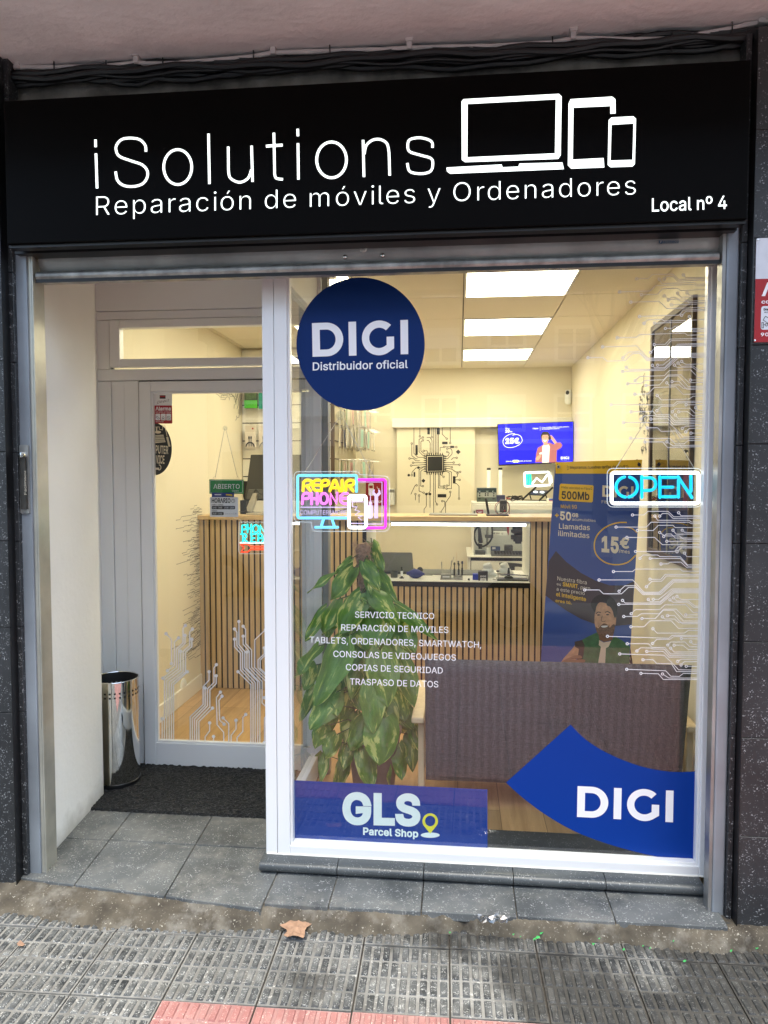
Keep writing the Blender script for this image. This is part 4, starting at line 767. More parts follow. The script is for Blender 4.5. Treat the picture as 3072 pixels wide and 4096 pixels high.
# ================================================================ roller shutter
xl0 = at('C8', 356, 1000, 2.55).x; xl1 = at('C8', 562, 1000, 2.55).x; xl2 = at('C8', 702, 1000, 2.57).x; xl3 = at('C8', 776, 1000, 2.62).x
xr0_ = at('A8', 1325, 900, 2.56).x; xr3_ = at('A8', 1432, 900, 2.55).x
zt = EYE + .822
sh = thing('roller_shutter', 'raised grey steel roller shutter with side rails around the shop front', 'shutter', (-.3, 2.6, .03))
zb0 = at('A3', 215, 262, 2.565).z; zb1 = at('A3', 215, 200, 2.565).z; zs1 = at('A3', 215, 92, 2.585).z
mb = MB(); n = 10; xsa, xsb = xl2 + .004, xr0_ + .004
pr = [(2.60 - .014 * sin(pi * i / n), zb1 + (zs1 + .03 - zb1) * i / n) for i in range(n + 1)] + [(2.615, zs1 + .03), (2.615, zb1)]
mb.prism([(xsa, y, z) for y, z in pr], (xsb - xsa, 0, 0)); mb.build('slat', MAT['steel_dark'], sh, smooth=True, sharp=30)
mb = MB(); pr = [(2.568, zb0 + .006), (2.562, zb0 + .014), (2.562, zb1 - .012), (2.574, zb1 - .0005), (2.626, zb1 - .0005), (2.626, zb0), (2.574, zb0)]
mb.prism([(xsa + .003, y, z) for y, z in pr], (xsb - xsa - .012, 0, 0)); mb.build('bottom_bar', MAT['steel'], sh, bevel=.002)
mb = MB(); mb.box(xsa, xsb, 2.5665, 2.5685, zb0 - .0065, zb0 + .0055); mb.build('rubber_seal', MAT['black'], sh)
mb = MB(); mb.box(xl0 + .02, xr3_ - .02, 2.52, 2.64, zs1 + .012, sz0 - .012); mb.build('housing', MAT['black'], sh)
mb = MB(); mb.box(xl0 + .03, xr3_ - .03, 2.535, 2.575, zs1 + .0, zs1 + .011); mb.build('lintel_edge', MAT['steel_dark'], sh)
for (a, b_, c, e) in ((xl0, xl1, xl2, -1), (xr0_, xr3_, None, 1)):
    mb = MB()
    if e < 0:
        mb.box(a, b_, 2.548, 2.64, .045, zt); r1 = mb.build('guide_rail', MAT['rail'], sh, bevel=.002)
        mb = MB(); mb.box(b_ + .0005, b_ + .012, 2.556, 2.64, .045, zt - .004); mb.box(b_ + .0125, c - .006, 2.560, 2.575, .045, zt - .004); mb.box(c - .0055, c, 2.556, 2.575, .045, zt - .004)
        mb.build('rail_channel', MAT['rail2'], r1, bevel=.001)
    else:
        mb.box(a + .012, b_, 2.548, 2.64, .02, zt); r1 = mb.build('guide_rail', MAT['rail'], sh, bevel=.006)
        mb = MB(); mb.box(a, a + .0115, 2.552, 2.60, .02, zt - .004); mb.build('rail_channel', MAT['steel_dark'], r1, bevel=.001)
for (x, y) in ((571, 47), (799, 40), (572, 117), (799, 107)):
    q = at('A4', x, y, 2.586); mb = MB(); mb.lathe([(.0085, 0), (.0085, .002), (.006, .0055), (.001, .007)], (q.x, 2.588, q.z), 14, (0, -1, 0)); mb.build('bolt', MAT['chrome'], sh, smooth=True)
q = at('A4', 683, 66, 2.586); mb = MB(); mb.lathe([(.014, 0), (.014, .003), (.012, .0045), (.004, .0046), (.004, .002), (.0005, .002)], (q.x, 2.588, q.z), 20, (0, -1, 0)); mb.build('lock_cylinder', MAT['steel'], sh, smooth=True)
ya = yplane(2.5835)
d = Draw('A5', ya, .002); d.poly([(980, 15), (1105, 10), (1106, 38), (981, 42)]); st = d.build('maker_sticker', M('sticker_grey', (.22, .24, .25), .4), sh)
d = Draw('A5', ya, .003); d.disc(995, 29, 12, d=.003); d.text('acimecu', 1009, 37, 1104, 33, 17, .012); d.build('sticker_text', M('sticker_blue', (.03, .10, .2), .5), st)
d = Draw('A5', ya, .0045); d.text('F', 990, 37, 1001, 37, 16, .02); d.build('sticker_initial', M('sticker_pale', (.4, .42, .43), .5), st)
# lock plate on the left rail
lk = MB(); lp = [P(*px('C8', x, y), 2.548) for x, y in rrect(352, 352, 520, 1565, 30)]
lp = [P(*px('C8', 362 + (x - 352) * .93 + (y - 352) * .018, y), 2.548) for x, y in rrect(352, 352, 520, 1565, 30)]
lk.prism([p + Vector((0, -.008, 0)) for p in lp], (0, .0078, 0)); lko = lk.build('lock_plate', MAT['steel_dark'], sh, bevel=.002)
q = [at('C8', x, y, 2.54) for x, y in ((378, 560), (472, 560), (500, 1490), (402, 1490))]
mb = MB(); mb.prism([p + Vector((0, -.012, 0)) for p in q], (0, .012, 0)); mb.build('lock_cover', M('lock_cover', (.07, .065, .06), .35, .8, var=(20, .3)), lko, bevel=.002)
q = at('C8', 425, 535, 2.54); mb = MB(); mb.lathe([(.0115, 0), (.0115, .012), (.009, .018), (.001, .02)], (q.x, 2.5395, q.z), 18, (0, -1, 0)); mb.build('lock_barrel', MAT['chrome'], lko, smooth=True)
vs, fs = glyphs('Facimecu', .015); hw = max(v[0] for v in vs); a = at('C8', 470, 1240, 2.527); b_ = at('C8', 455, 812, 2.527)
mb = MB(); mb.add([Vector((a.x - .0005 - v[1] / CAP * .0085, 2.5275, a.z + (b_.z - a.z) * v[0] / hw)) for v in vs], fs); mb.build('lock_text', M('lock_text', (.42, .38, .3), .5), lko)

# ================================================================ alarm sign on the right granite
ay = yplane(2.4985)
C = lambda x, y: (x, y)
al = at('C7', 340, 215, 2.4985); ab = at('C7', 290, 1890, 2.4985); AW = .235
ao = thing('alarm_sign', 'white and red alarm plate screwed to the right granite, half out of frame', 'sign', ((al.x + AW / 2), 2.497, ab.z))
def arect(u0, v0, u1, v1, r=.004):     # u to the right, v down, metres from the top left corner
    return [Vector((al.x + x, 0, al.z - y)) for x, y in rrect(u0, v0, u1, v1, r)]
AH = al.z - ab.z
def aplate(name, l, mat, dy, par, th=.0015):
    mb = MB(); mb.prism([Vector((p.x, 2.4985 - dy - th, p.z)) for p in l], (0, th, 0)); return mb.build(name, mat, par)
vsplit = AH * (870 - 215) / (1890 - 215)
aplate('white_panel', arect(0, 0, AW, AH, .006), M('alarm_white', (.66, .69, .74), .35, var=(14, .08)), .0005, ao)
rp = [Vector((al.x, 0, al.z - vsplit)), Vector((al.x + AW, 0, al.z - vsplit)), Vector((al.x + AW, 0, ab.z)), Vector((al.x, 0, ab.z))]
aplate('red_panel', rp, MAT['red'], .0021, ao, .0006)
def atext(name, body, u0, u1, v, cap, wt, mat, dy=.003):
    vs, fs = glyphs(body, wt); w_ = max(x for x, y in vs); mn = min(x for x, y in vs)
    mb = MB(); mb.add([Vector((al.x + u0 + (u1 - u0) * (x - mn) / (w_ - mn), 2.4985 - dy, al.z - v + y / CAP * cap)) for x, y in vs], fs); return mb.build(name, mat, ao)
kz = AH / (1890 - 215); vz = lambda y: (y - 215) * kz; kx = kz
ux = lambda x, y: (x - (340 - (y - 215) * .03)) * kx
atext('title', 'Alarma', ux(413, 1137), AW - .02, vz(1137), 195 * kz, .03, MAT['decal'])
atext('subtitle', 'con aviso a Policía', ux(410, 1265), AW - .015, vz(1265), 55 * kz, .02, MAT['decal'])
atext('phone_number', '900', ux(397, 1793), ux(397, 1793) + .038, vz(1793), 52 * kz, .02, MAT['decal'])
bx = aplate('pictogram_box', arect(ux(407, 1310), vz(1310), ux(407, 1310) + .058, vz(1690), .008), M('picto_white', (.72, .75, .8), .4), .0029, ao, .0004)
atext('picto_title', 'Grabación', ux(440, 1380), ux(440, 1380) + .042, vz(1380), 34 * kz, .03, MAT['ink'], .0042)
atext('picto_line', 'de imágenes', ux(450, 1418), ux(450, 1418) + .040, vz(1418), 20 * kz, .02, MAT['ink'], .0042)
d = Draw('C7', yplane(2.4945), .0); d.stroke([(490, 1468), (452, 1530), (560, 1600), (600, 1530)], 9, True); d.stroke([(432, 1570), (458, 1570), (458, 1655), (432, 1655)], 9, True)
d.poly(ell(505, 1605, 22, 26), ell(505, 1605, 13, 17)); d.stroke([(458, 1605), (486, 1605)], 9); d.stroke([(520, 1590), (540, 1570)], 9); d.build('camera_pictogram', MAT['ink'], ao)
d = Draw('C7', yplane(2.4968), .0002); d.stroke(smooth_line([(360, 860), (400, 700), (450, 640), (512, 595)]), 7); d.build('logo_stroke', M('logo_grey', (.35, .37, .42), .5), ao)
for x, y in ((372, 237), (318, 1858)):
    q = at('C7', x, y, 2.496); mb = MB(); mb.lathe([(.003, 0), (.003, .0012), (.0005, .002)], (q.x, 2.4963, q.z), 12, (0, -1, 0)); mb.build('screw', MAT['chrome'], ao, smooth=True)
# ================================================================ entrance recess
mb = MB()
mb.hexa([(-1.80, 2.70, .0), (-1.603, 2.70, .0), (-1.652, 3.22, .0), (-1.80, 3.22, .0), (-1.80, 2.70, 2.6), (-1.603, 2.70, 2.6), (-1.652, 3.22, 2.6), (-1.80, 3.22, 2.6)])
struct(mb.build('entrance_wall', MAT['plaster_ext'], loc=(-1.7, 2.7, 0), bevel=.006, seg=3))
mb = MB(); mb.box(-1.95, -1.84, 3.20, 3.70, 0, 2.6); struct(mb.build('recess_wall', MAT['plaster_ext']))
mb = MB(); mb.box(-1.85, -1.80, 2.66, 3.22, 0, 2.6); mb.box(-1.8, -1.61, 2.645, 2.70, .0, 2.6); struct(mb.build('entrance_wall_edge', MAT['plaster_ext']))
mb = MB(); mb.box(-1.9, -.62, 2.66, 3.70, 2.55, 2.62); struct(mb.build('entrance_ceiling', MAT['white']))
# ---- door with its fixed surround
DY = 3.60
X3 = lambda x, y=1000: at('A3', x, y, DY).x
Z3 = lambda y, x=1200: at('A3', x, y, DY).z
dx0, dx1 = -1.86, -.692
dr = thing('shop_door', 'white framed glass shop door with transom light, standing in the recess', 'door', (-1.2, DY, FL))
lx0 = X3(845, 1200); ztop = Z3(866); zm0 = Z3(866); zm1 = Z3(782); zt0 = Z3(776); zt1 = Z3(487); tz0 = Z3(726); tz1 = Z3(537); tx0 = X3(722, 640); tsx = X3(662, 640)
mb = MB()
mb.box(dx0, dx1, DY - .006, DY + .05, Z3(432), 2.55)                    # head panel
mb.box(dx0, dx1, DY + .004, DY + .05, zt1 + .002, Z3(432) - .002)
mb.box(dx0, tsx - .004, DY + .004, DY + .05, zm1 - .003, zt1 + .0005)
mb.box(dx0, dx1, DY, DY + .055, zm0 + .008, zm1 - .004)                 # mullion rail
xg1, xg2 = X3(672, 1200), X3(752, 1200)
mb.box(dx0, xg1 - .002, DY + .006, DY + .05, FL, zm0 + .006)
mb.box(xg1, xg2 - .002, DY + .012, DY + .05, FL, zm0 + .006)
mb.box(xg2, lx0 - .008, DY + .004, DY + .05, FL, zm0 + .006)
mb.build('frame', MAT['pvc'], dr, bevel=.003)
mb = MB(); mb.box(lx0 - .0075, lx0 - .0005, DY + .012, DY + .05, FL + .002, zm0 + .006); mb.box(lx0 - .007, dx1, DY + .012, DY + .05, ztop + .0005, ztop + .0075)
mb.box(tsx - .0035, tsx - .0002, DY + .02, DY + .05, zm1 - .002, zt1); mb.build('door_gap', MAT['pvc_seal'], dr)
mb = MB()
mb.box(tsx, tx0, DY - .004, DY + .045, zt0, zt1); mb.box(tx0, dx1, DY - .004, DY + .045, tz1, zt1); mb.box(tx0, dx1, DY - .004, DY + .045, zt0, tz0)
ts = mb.build('transom_sash', MAT['pvc'], dr, bevel=.004)
mb = MB(); mb.add([(tx0 - .005, DY + .02, tz0 - .005), (dx1, DY + .02, tz0 - .005), (dx1, DY + .02, tz1 + .005), (tx0 - .005, DY + .02, tz1 + .005)], [(0, 1, 2, 3)])
mb.build('transom_pane', MAT['glass'], ts)
gx0 = X3(930, 1300); gz1 = Z3(940); gz0 = at('A6', 1000, 1968, DY).z; lz0 = at('B1', 1200, 703, DY).z
mb = MB()
e = .010; mb.box(lx0, gx0 - e, DY - .010, DY + .045, lz0, ztop); mb.box(gx0 - e, dx1 - .02, DY - .010, DY + .045, gz1 + e, ztop); mb.box(gx0 - e, dx1 - .02, DY - .010, DY + .045, lz0, gz0 - e)
mb.box(dx1 - .09, dx1 - .02, DY - .010, DY + .045, gz0, gz1)
lf = mb.build('door_leaf', MAT['pvc'], dr, bevel=.004)
mb = MB()
mb.box(gx0 - e, gx0, DY - .004, DY + .02, gz0 - e, gz1 + e); mb.box(gx0 + .0005, dx1 - .09, DY - .004, DY + .02, gz1, gz1 + e); mb.box(gx0 + .0005, dx1 - .09, DY - .004, DY + .02, gz0 - e, gz0)
mb.build('glazing_bead', MAT['pvc'], lf, bevel=.003)
mb = MB(); mb.add([(gx0, DY + .015, gz0), (dx1 - .09, DY + .015, gz0), (dx1 - .09, DY + .015, gz1), (gx0, DY + .015, gz1)], [(0, 1, 2, 3)]); mb.build('pane', MAT['glass'], lf)
mb = MB(); mb.box(lx0, dx1, DY + .0, DY + .06, FL - .01, lz0 - .006); mb.build('threshold', M('threshold', (.30, .16, .11), .5), dr)
# ---- shop window
WX0, WX1 = -.6306, .8666; WZ0, WZ1 = EYE - 1.4092, EYE + .7461; FY = 2.69; GY = 2.732
OX0, OX1, OZ0, OZ1 = -.7315, .898, .108, EYE + .79
w = thing('shop_window', 'large white framed shop window covered in vinyl decals', 'window', (.06, 2.72, .1))
mb = MB(); sx = at('C5', 740, 1300, FY).x
BD = .007; mb.box(OX0, sx - .0008, FY, FY + .065, OZ0, OZ1); mb.box(sx + .0008, WX0 - BD, FY, FY + .065, OZ0, OZ1)
mb.box(WX1 + BD, OX1, FY, FY + .065, OZ0, OZ1); mb.box(WX0 - BD, WX1 + BD, FY + .0004, FY + .065, OZ0, WZ0 - BD); mb.box(WX0 - BD, WX1 + BD, FY + .0004, FY + .065, WZ1 + BD, OZ1)
mb.build('frame', MAT['pvc'], w, bevel=.003)
mb = MB(); b2 = .008
mb.box(WX0 - BD, WX0 + .0015, FY + .012, GY + .004, WZ0 - BD, WZ1 + BD); mb.box(WX1 - .0015, WX1 + BD, FY + .012, GY + .004, WZ0 - BD, WZ1 + BD); mb.box(WX0 + .002, WX1 - .002, FY + .012, GY + .004, WZ0 - BD, WZ0 + .001); mb.box(WX0 + .002, WX1 - .002, FY + .012, GY + .004, WZ1 - .001, WZ1 + BD)
mb.build('glazing_bead', MAT['pvc'], w, bevel=.002)
mb = MB(); mb.add([(WX0 - .02, GY, WZ0 - .02), (WX1 + .02, GY, WZ0 - .02), (WX1 + .02, GY, WZ1 + .02), (WX0 - .02, GY, WZ1 + .02)], [(0, 1, 2, 3)]); mb.build('pane', MAT['glass'], w)
mb = MB(); pts = [(OX0 + .003 + (OX1 - OX0 - .006) * i / 60, FY - .001, OZ0 + .002 * NZ.noise(Vector((i * .7, 0, 0)))) for i in range(61)]; mb.tube(pts, .0035, 6); mb.build('sealant', M('white_sealant', (.7, .68, .62), .6), w, smooth=True)
sw = thing('side_window', 'narrow white framed side window closing the display towards the door', 'window', (-.71, 3.1, .06))
mb = MB()
mb.box(-.735, -.672, 3.555, 3.60, FL, 2.55); mb.box(-.735, -.69, 2.757, 3.554, FL, .17); mb.box(-.735, -.69, 2.757, 3.554, 2.34, 2.55)
mb.build('frame', MAT['pvc'], sw, bevel=.003)
mb = MB(); mb.add([(-.712, 2.757, .17), (-.712, 3.555, .17), (-.712, 3.555, 2.34), (-.712, 2.757, 2.34)], [(0, 1, 2, 3)]); mb.build('pane', MAT['glass'], sw)
mb = MB(); mb.box(-.669, -.640, 3.56, 3.62, FL, 2.55); mb.build('dark_post', MAT['greymid'], sw, bevel=.002)

# ---- litter bin
bc = at('S', 468, 3140, 3.37); bc = Vector((at('S', 466, 2950, 3.37).x, 3.37, FL)); br = .108; bh = at('S', 466, 2710, 3.37).z - FL - .008
bn = thing('litter_bin', 'round polished steel litter bin with square perforations beside the door', 'bin', (bc.x, bc.y, FL + .008))
zb = FL + .008
mb = MB(); mb.lathe([(br, zb + .018), (br, zb + bh)], (bc.x, bc.y, 0), 64, cap=False); mb.build('body', MAT['chrome'], bn, smooth=True)
mb = MB(); mb.lathe([(br - .002, zb + bh - .001), (br - .002, zb + .03), (.001, zb + .03)], (bc.x, bc.y, 0), 48, cap=False); mb.build('liner', MAT['blackm'], bn, smooth=True)
mb = MB(); mb.tube([(bc.x + br * cos(2 * pi * i / 48), bc.y + br * sin(2 * pi * i / 48), zb + bh) for i in range(48)], .0032, 8, closed=True); mb.build('rim', MAT['chrome'], bn, smooth=True)
mb = MB(); mb.lathe([(br + .004, zb), (br + .005, zb + .006), (br + .004, zb + .018), (br - .004, zb + .02)], (bc.x, bc.y, 0), 48); mb.build('base_ring', MAT['black'], bn, smooth=True)
mb = MB(); mi = MB()
for zz in (.052, .072):
    for k in range(30):
        a = 2 * pi * (k + .5) / 30; h = .0042; z0 = zb + bh - zz
        for (m_, R_) in ((mb, br + .0006), (mi, br - .0028)):
            m_.add([(bc.x + R_ * cos(a + s * h / br), bc.y + R_ * sin(a + s * h / br), z0 + t * h) for s, t in ((-1, -1), (1, -1), (1, 1), (-1, 1))], [(0, 1, 2, 3)])
mb.build('perforation', MAT['blackm'], bn); mi.build('inner_perforation', M('perforation_inside', (.45, .45, .43), .6), bn)
# ---- doormat
mb = MB(); r = random.Random(3); nx, ny = 110, 64
x0, x1, y0, y1 = -1.70, -.738, 3.062, 3.585; vs = []; fs = []
for a in range(nx + 1):
    for b_ in range(ny + 1):
        u, v = a / nx, b_ / ny; x = x0 + (x1 - x0) * u; y = y0 + (y1 - y0) * v
        edge = a in (0, nx) or b_ in (0, ny)
        if a == 0: x += .0
        vs.append((x + r.uniform(-.003, .003), y + r.uniform(-.003, .003), FL + (.001 if edge else .009 + r.uniform(-.0035, .0045))))
for a in range(nx):
    for b_ in range(ny): k = a * (ny + 1) + b_; fs.append((k, k + ny + 1, k + ny + 2, k + 1))
mb.add(vs, fs); fm = speckle('mat_fibre', (.004, .0042, .005), (.010, .0105, .011), (.10, .105, .105), dens=.57, scale=300, rough=.95, bump=.004)
tag(mb.build('doormat', fm, loc=(-1.2, 3.32, FL)), 'charcoal fibre doormat in front of the shop door', 'doormat')

# ---- fallen leaf and small litter
def ground_shape(crop, pts, z, mat, name, label, cat, group=None, curl=.006, th=.0006):
    q = [PZ(*px(crop, x, y), z) for x, y in pts]; c = sum(q, Vector()) / len(q)
    mb = MB(); n = len(q)
    top = [c + Vector((0, 0, .003))]
    rad = max((p - c).length for p in q)
    for ring_ in (.5, 1.0):
        for i, p in enumerate(q):
            v = (p - c) * ring_; top.append(c + v + Vector((0, 0, curl * (v.length / rad) ** 2 * (1 + .9 * sin(i * 1.9)) + .003 * NZ.noise(v * 90))))
    fs = []
    for i in range(n):
        j = (i + 1) % n; fs.append((0, 1 + i, 1 + j)); fs.append((1 + i, 1 + n + i, 1 + n + j, 1 + j))
    mb.add(top, fs)
    o = mb.build(name, mat, loc=c); sol = o.modifiers.new('thickness', 'SOLIDIFY'); sol.thickness = th
    return tag(o, label, cat, group)
leafm = M('dry_leaf', (.34, .205, .13), .65, var=(45, .25), bump=(60, .002))
ground_shape('B4', [(1208, 328), (1232, 321), (1262, 300), (1287, 297), (1296, 272), (1316, 280), (1328, 297), (1350, 296), (1361, 311), (1340, 326), (1326, 334), (1318, 348), (1317, 368), (1311, 384), (1288, 379), (1264, 373), (1242, 377), (1224, 373), (1232, 364), (1241, 354), (1236, 344), (1220, 337)], .018, leafm, 'dry_leaf', 'large brown dry plane leaf lying on the mortar strip', 'leaf', curl=.005)
ground_shape('B4', [(72, 412), (88, 402), (108, 410), (98, 418), (80, 416)], .006, leafm, 'dry_leaf', 'tiny curled brown leaf on the grey paving at the left edge', 'leaf')
ground_shape('B5', [(1528, 338), (1552, 336), (1580, 345), (1560, 358), (1538, 352)], .02, leafm, 'dry_leaf', 'small brown leaf against the foot of the right granite', 'leaf')
gm = M('green_paper', (.05, .42, .10), .6, var=(60, .3)); k = 0
for (x, y, s) in ((665, 378, 13), (680, 360, 7), (650, 386, 7), (286, 357, 5), (905, 407, 7), (930, 384, 4), (1250, 394, 5), (1300, 481, 8), (1160, 401, 6), (1036, 431, 6), (1612, 424, 8), (1562, 412, 7), (1120, 416, 5), (1150, 425, 5), (560, 366, 4), (590, 375, 4), (1292, 415, 5), (1500, 436, 7)):
    k += 1; rr_ = random.Random(k); n = 7
    ground_shape('B5', [(x + s * rr_.uniform(.6, 1.3) * cos(2 * pi * i / n), y + s * .55 * rr_.uniform(.6, 1.3) * sin(2 * pi * i / n)) for i in range(n)], .0085 if y > 400 else .022, gm, 'paper_scrap', 'tiny bright green scrap of paper on the mortar and paving', 'paper scrap', 'green paper scraps by the step', curl=.003)
film = glassmat('clear_film', (.95, .95, .95), 1.5, rough=.15, extra=.16)
mb = MB(); r = random.Random(5); c = PZ(*px('B5', 470, 308), .055); vs = []
for i in range(9):
    for j in range(5): vs.append((c.x - .05 + .0125 * i + r.uniform(-.004, .004), c.y - .022 + .011 * j + r.uniform(-.004, .004), .058 + r.uniform(0, .018)))
mb.add(vs, [(i * 5 + j, i * 5 + 5 + j, i * 5 + 6 + j, i * 5 + 1 + j) for i in range(8) for j in range(4)])
tag(mb.build('plastic_wrapper', film), 'crumpled clear plastic wrapper lying in front of the step', 'litter')

# ================================================================ vinyl on the shop window
gp = yplane(GY); gpi = (Vector((0, GY, 0)), Vector((0, 1, 0)))
def quadmap(TL, TR, BR, BL):
    def f(u, v):                       # u 0..579, v 0..205
        a = u / 579; b_ = v / 205
        x = (TL[0] * (1 - a) + TR[0] * a) * (1 - b_) + (BL[0] * (1 - a) + BR[0] * a) * b_
        y = (TL[1] * (1 - a) + TR[1] * a) * (1 - b_) + (BL[1] * (1 - a) + BR[1] * a) * b_
        return x, y
    return f
def wide_letters(d, f, dd):
    mp = lambda l: [f(u, v) for u, v in l]
    d.poly(mp([(0, 0)] + [(86 + 101 * cos(radians(t)), 102.5 + 102.5 * sin(radians(t))) for t in range(-90, 91, 9)] + [(0, 205)]),
           mp([(46, 42)] + [(86 + 55 * cos(radians(t)), 102.5 + 60.5 * sin(radians(t))) for t in range(-90, 91, 9)] + [(46, 163)]), d=dd)
    d.poly(mp([(220, 0), (266, 0), (266, 205), (220, 205)]), d=dd)
    d.poly(mp([(533, 0), (579, 0), (579, 205), (533, 205)]), d=dd)
    o_ = [(404 + 104 * cos(radians(t)), 102.5 + 104.5 * sin(radians(t))) for t in range(-46, -311, -6)]
    i_ = [(404 + 60 * cos(radians(t)), 102.5 + 61 * sin(radians(t))) for t in range(-310, -45, 6)]
    d.poly(mp(o_ + [(494, 168), (494, 97), (449, 97), (449, 146)] + i_[1:]), d=dd)
def decal(name, label, cat, c, group=None):
    return thing(name, label, cat, c, group)
dc = decal('window_sticker', 'round navy blue vinyl with white lettering at the top left of the window', 'sticker', at('A4', 667, 1045, GY))
d = Draw('A4', gp, .0008); d.poly(ell(667, 643, 387, 402, n=90)); d.build('disc', MAT['navy'], dc)
d = Draw('A4', gp, .0016); wide_letters(d, quadmap((374, 517), (953, 497), (955, 704), (378, 720)), .0016); d.build('lettering', MAT['decal'], dc)
d = Draw('A4', gp, .0016); d.text('Distribuidor oficial', 379, 802, 952, 787, 47, .012); d.build('subtitle', MAT['decal'], dc)
dc = decal('window_sticker', 'blue swoosh shaped vinyl with white lettering at the bottom right of the window', 'sticker', at('B3', 800, 960, GY))
top = smooth_line([(467, 148), (565, 243), (700, 325), (870, 393), (1020, 426), (1120, 434), (1226, 430)], 6); bot = smooth_line([(1214, 964), (1060, 956), (900, 925), (700, 870), (500, 795), (330, 700), (180, 590), (78, 498)], 6)
d = Draw('B3', gp, .0008); d.poly(top + bot); d.build('swoosh', MAT['blue'], dc)
d = Draw('B3', gp, .0016); wide_letters(d, quadmap((510, 518), (1089, 546), (1085, 737), (506, 704)), .0016); d.build('lettering', MAT['decal'], dc)
dc = decal('window_sticker', 'royal blue rectangular parcel shop vinyl with yellow pin along the window bottom', 'sticker', at('B2', 850, 890, GY))
d = Draw('B2', gp, -.0015); d.poly([(262, 485), (1433, 540), (1433, 905), (262, 845)]); d.build('panel', MAT['glsblue'], dc)
d = Draw('B2', gp, -.0008); d.text('GLS', 557, 738, 1028, 750, 168, .042); d.build('lettering', MAT['mint'], dc)
d = Draw('B2', gp, -.0008); d.text('Parcel Shop', 682, 812, 1015, 828, 41, .03); d.build('subtitle', MAT['mint'], dc)
d = Draw('B2', gp, -.0006)
pin = ell(1087, 732, 47, 48, 150, 390, 30); d.poly(pin + [(1087, 807)], ell(1087, 730, 31, 32, n=26)); d.build('map_pin', MAT['lemon'], dc)
d = Draw('B2', gp, -.0009); d.poly(ell(1087, 816, 57, 16)); d.build('pin_shadow', MAT['mint'], dc)
dc = decal('window_lettering', 'six centred lines of white vinyl service text in front of the plant', 'lettering', at('A7', 835, 1340, GY))
for (t, x0, y0, x1, y1) in (('SERVICIO TECNICO', 585, 901, 1085, 911), ('REPARACIÓN DE MÓVILES', 498, 982, 1175, 998), ('TABLETS, ORDENADORES, SMARTWATCH,', 298, 1060, 1382, 1092),
                            ('CONSOLAS DE VIDEOJUEGOS', 448, 1149, 1222, 1173), ('COPIAS DE SEGURIDAD', 527, 1233, 1139, 1255), ('TRASPASO DE DATOS', 553, 1324, 1111, 1342)):
    d = Draw('A7', gp, .0008); d.text(t, x0, y0, x1, y1, 39, .002); d.build('text_line', MAT['decal'], dc)
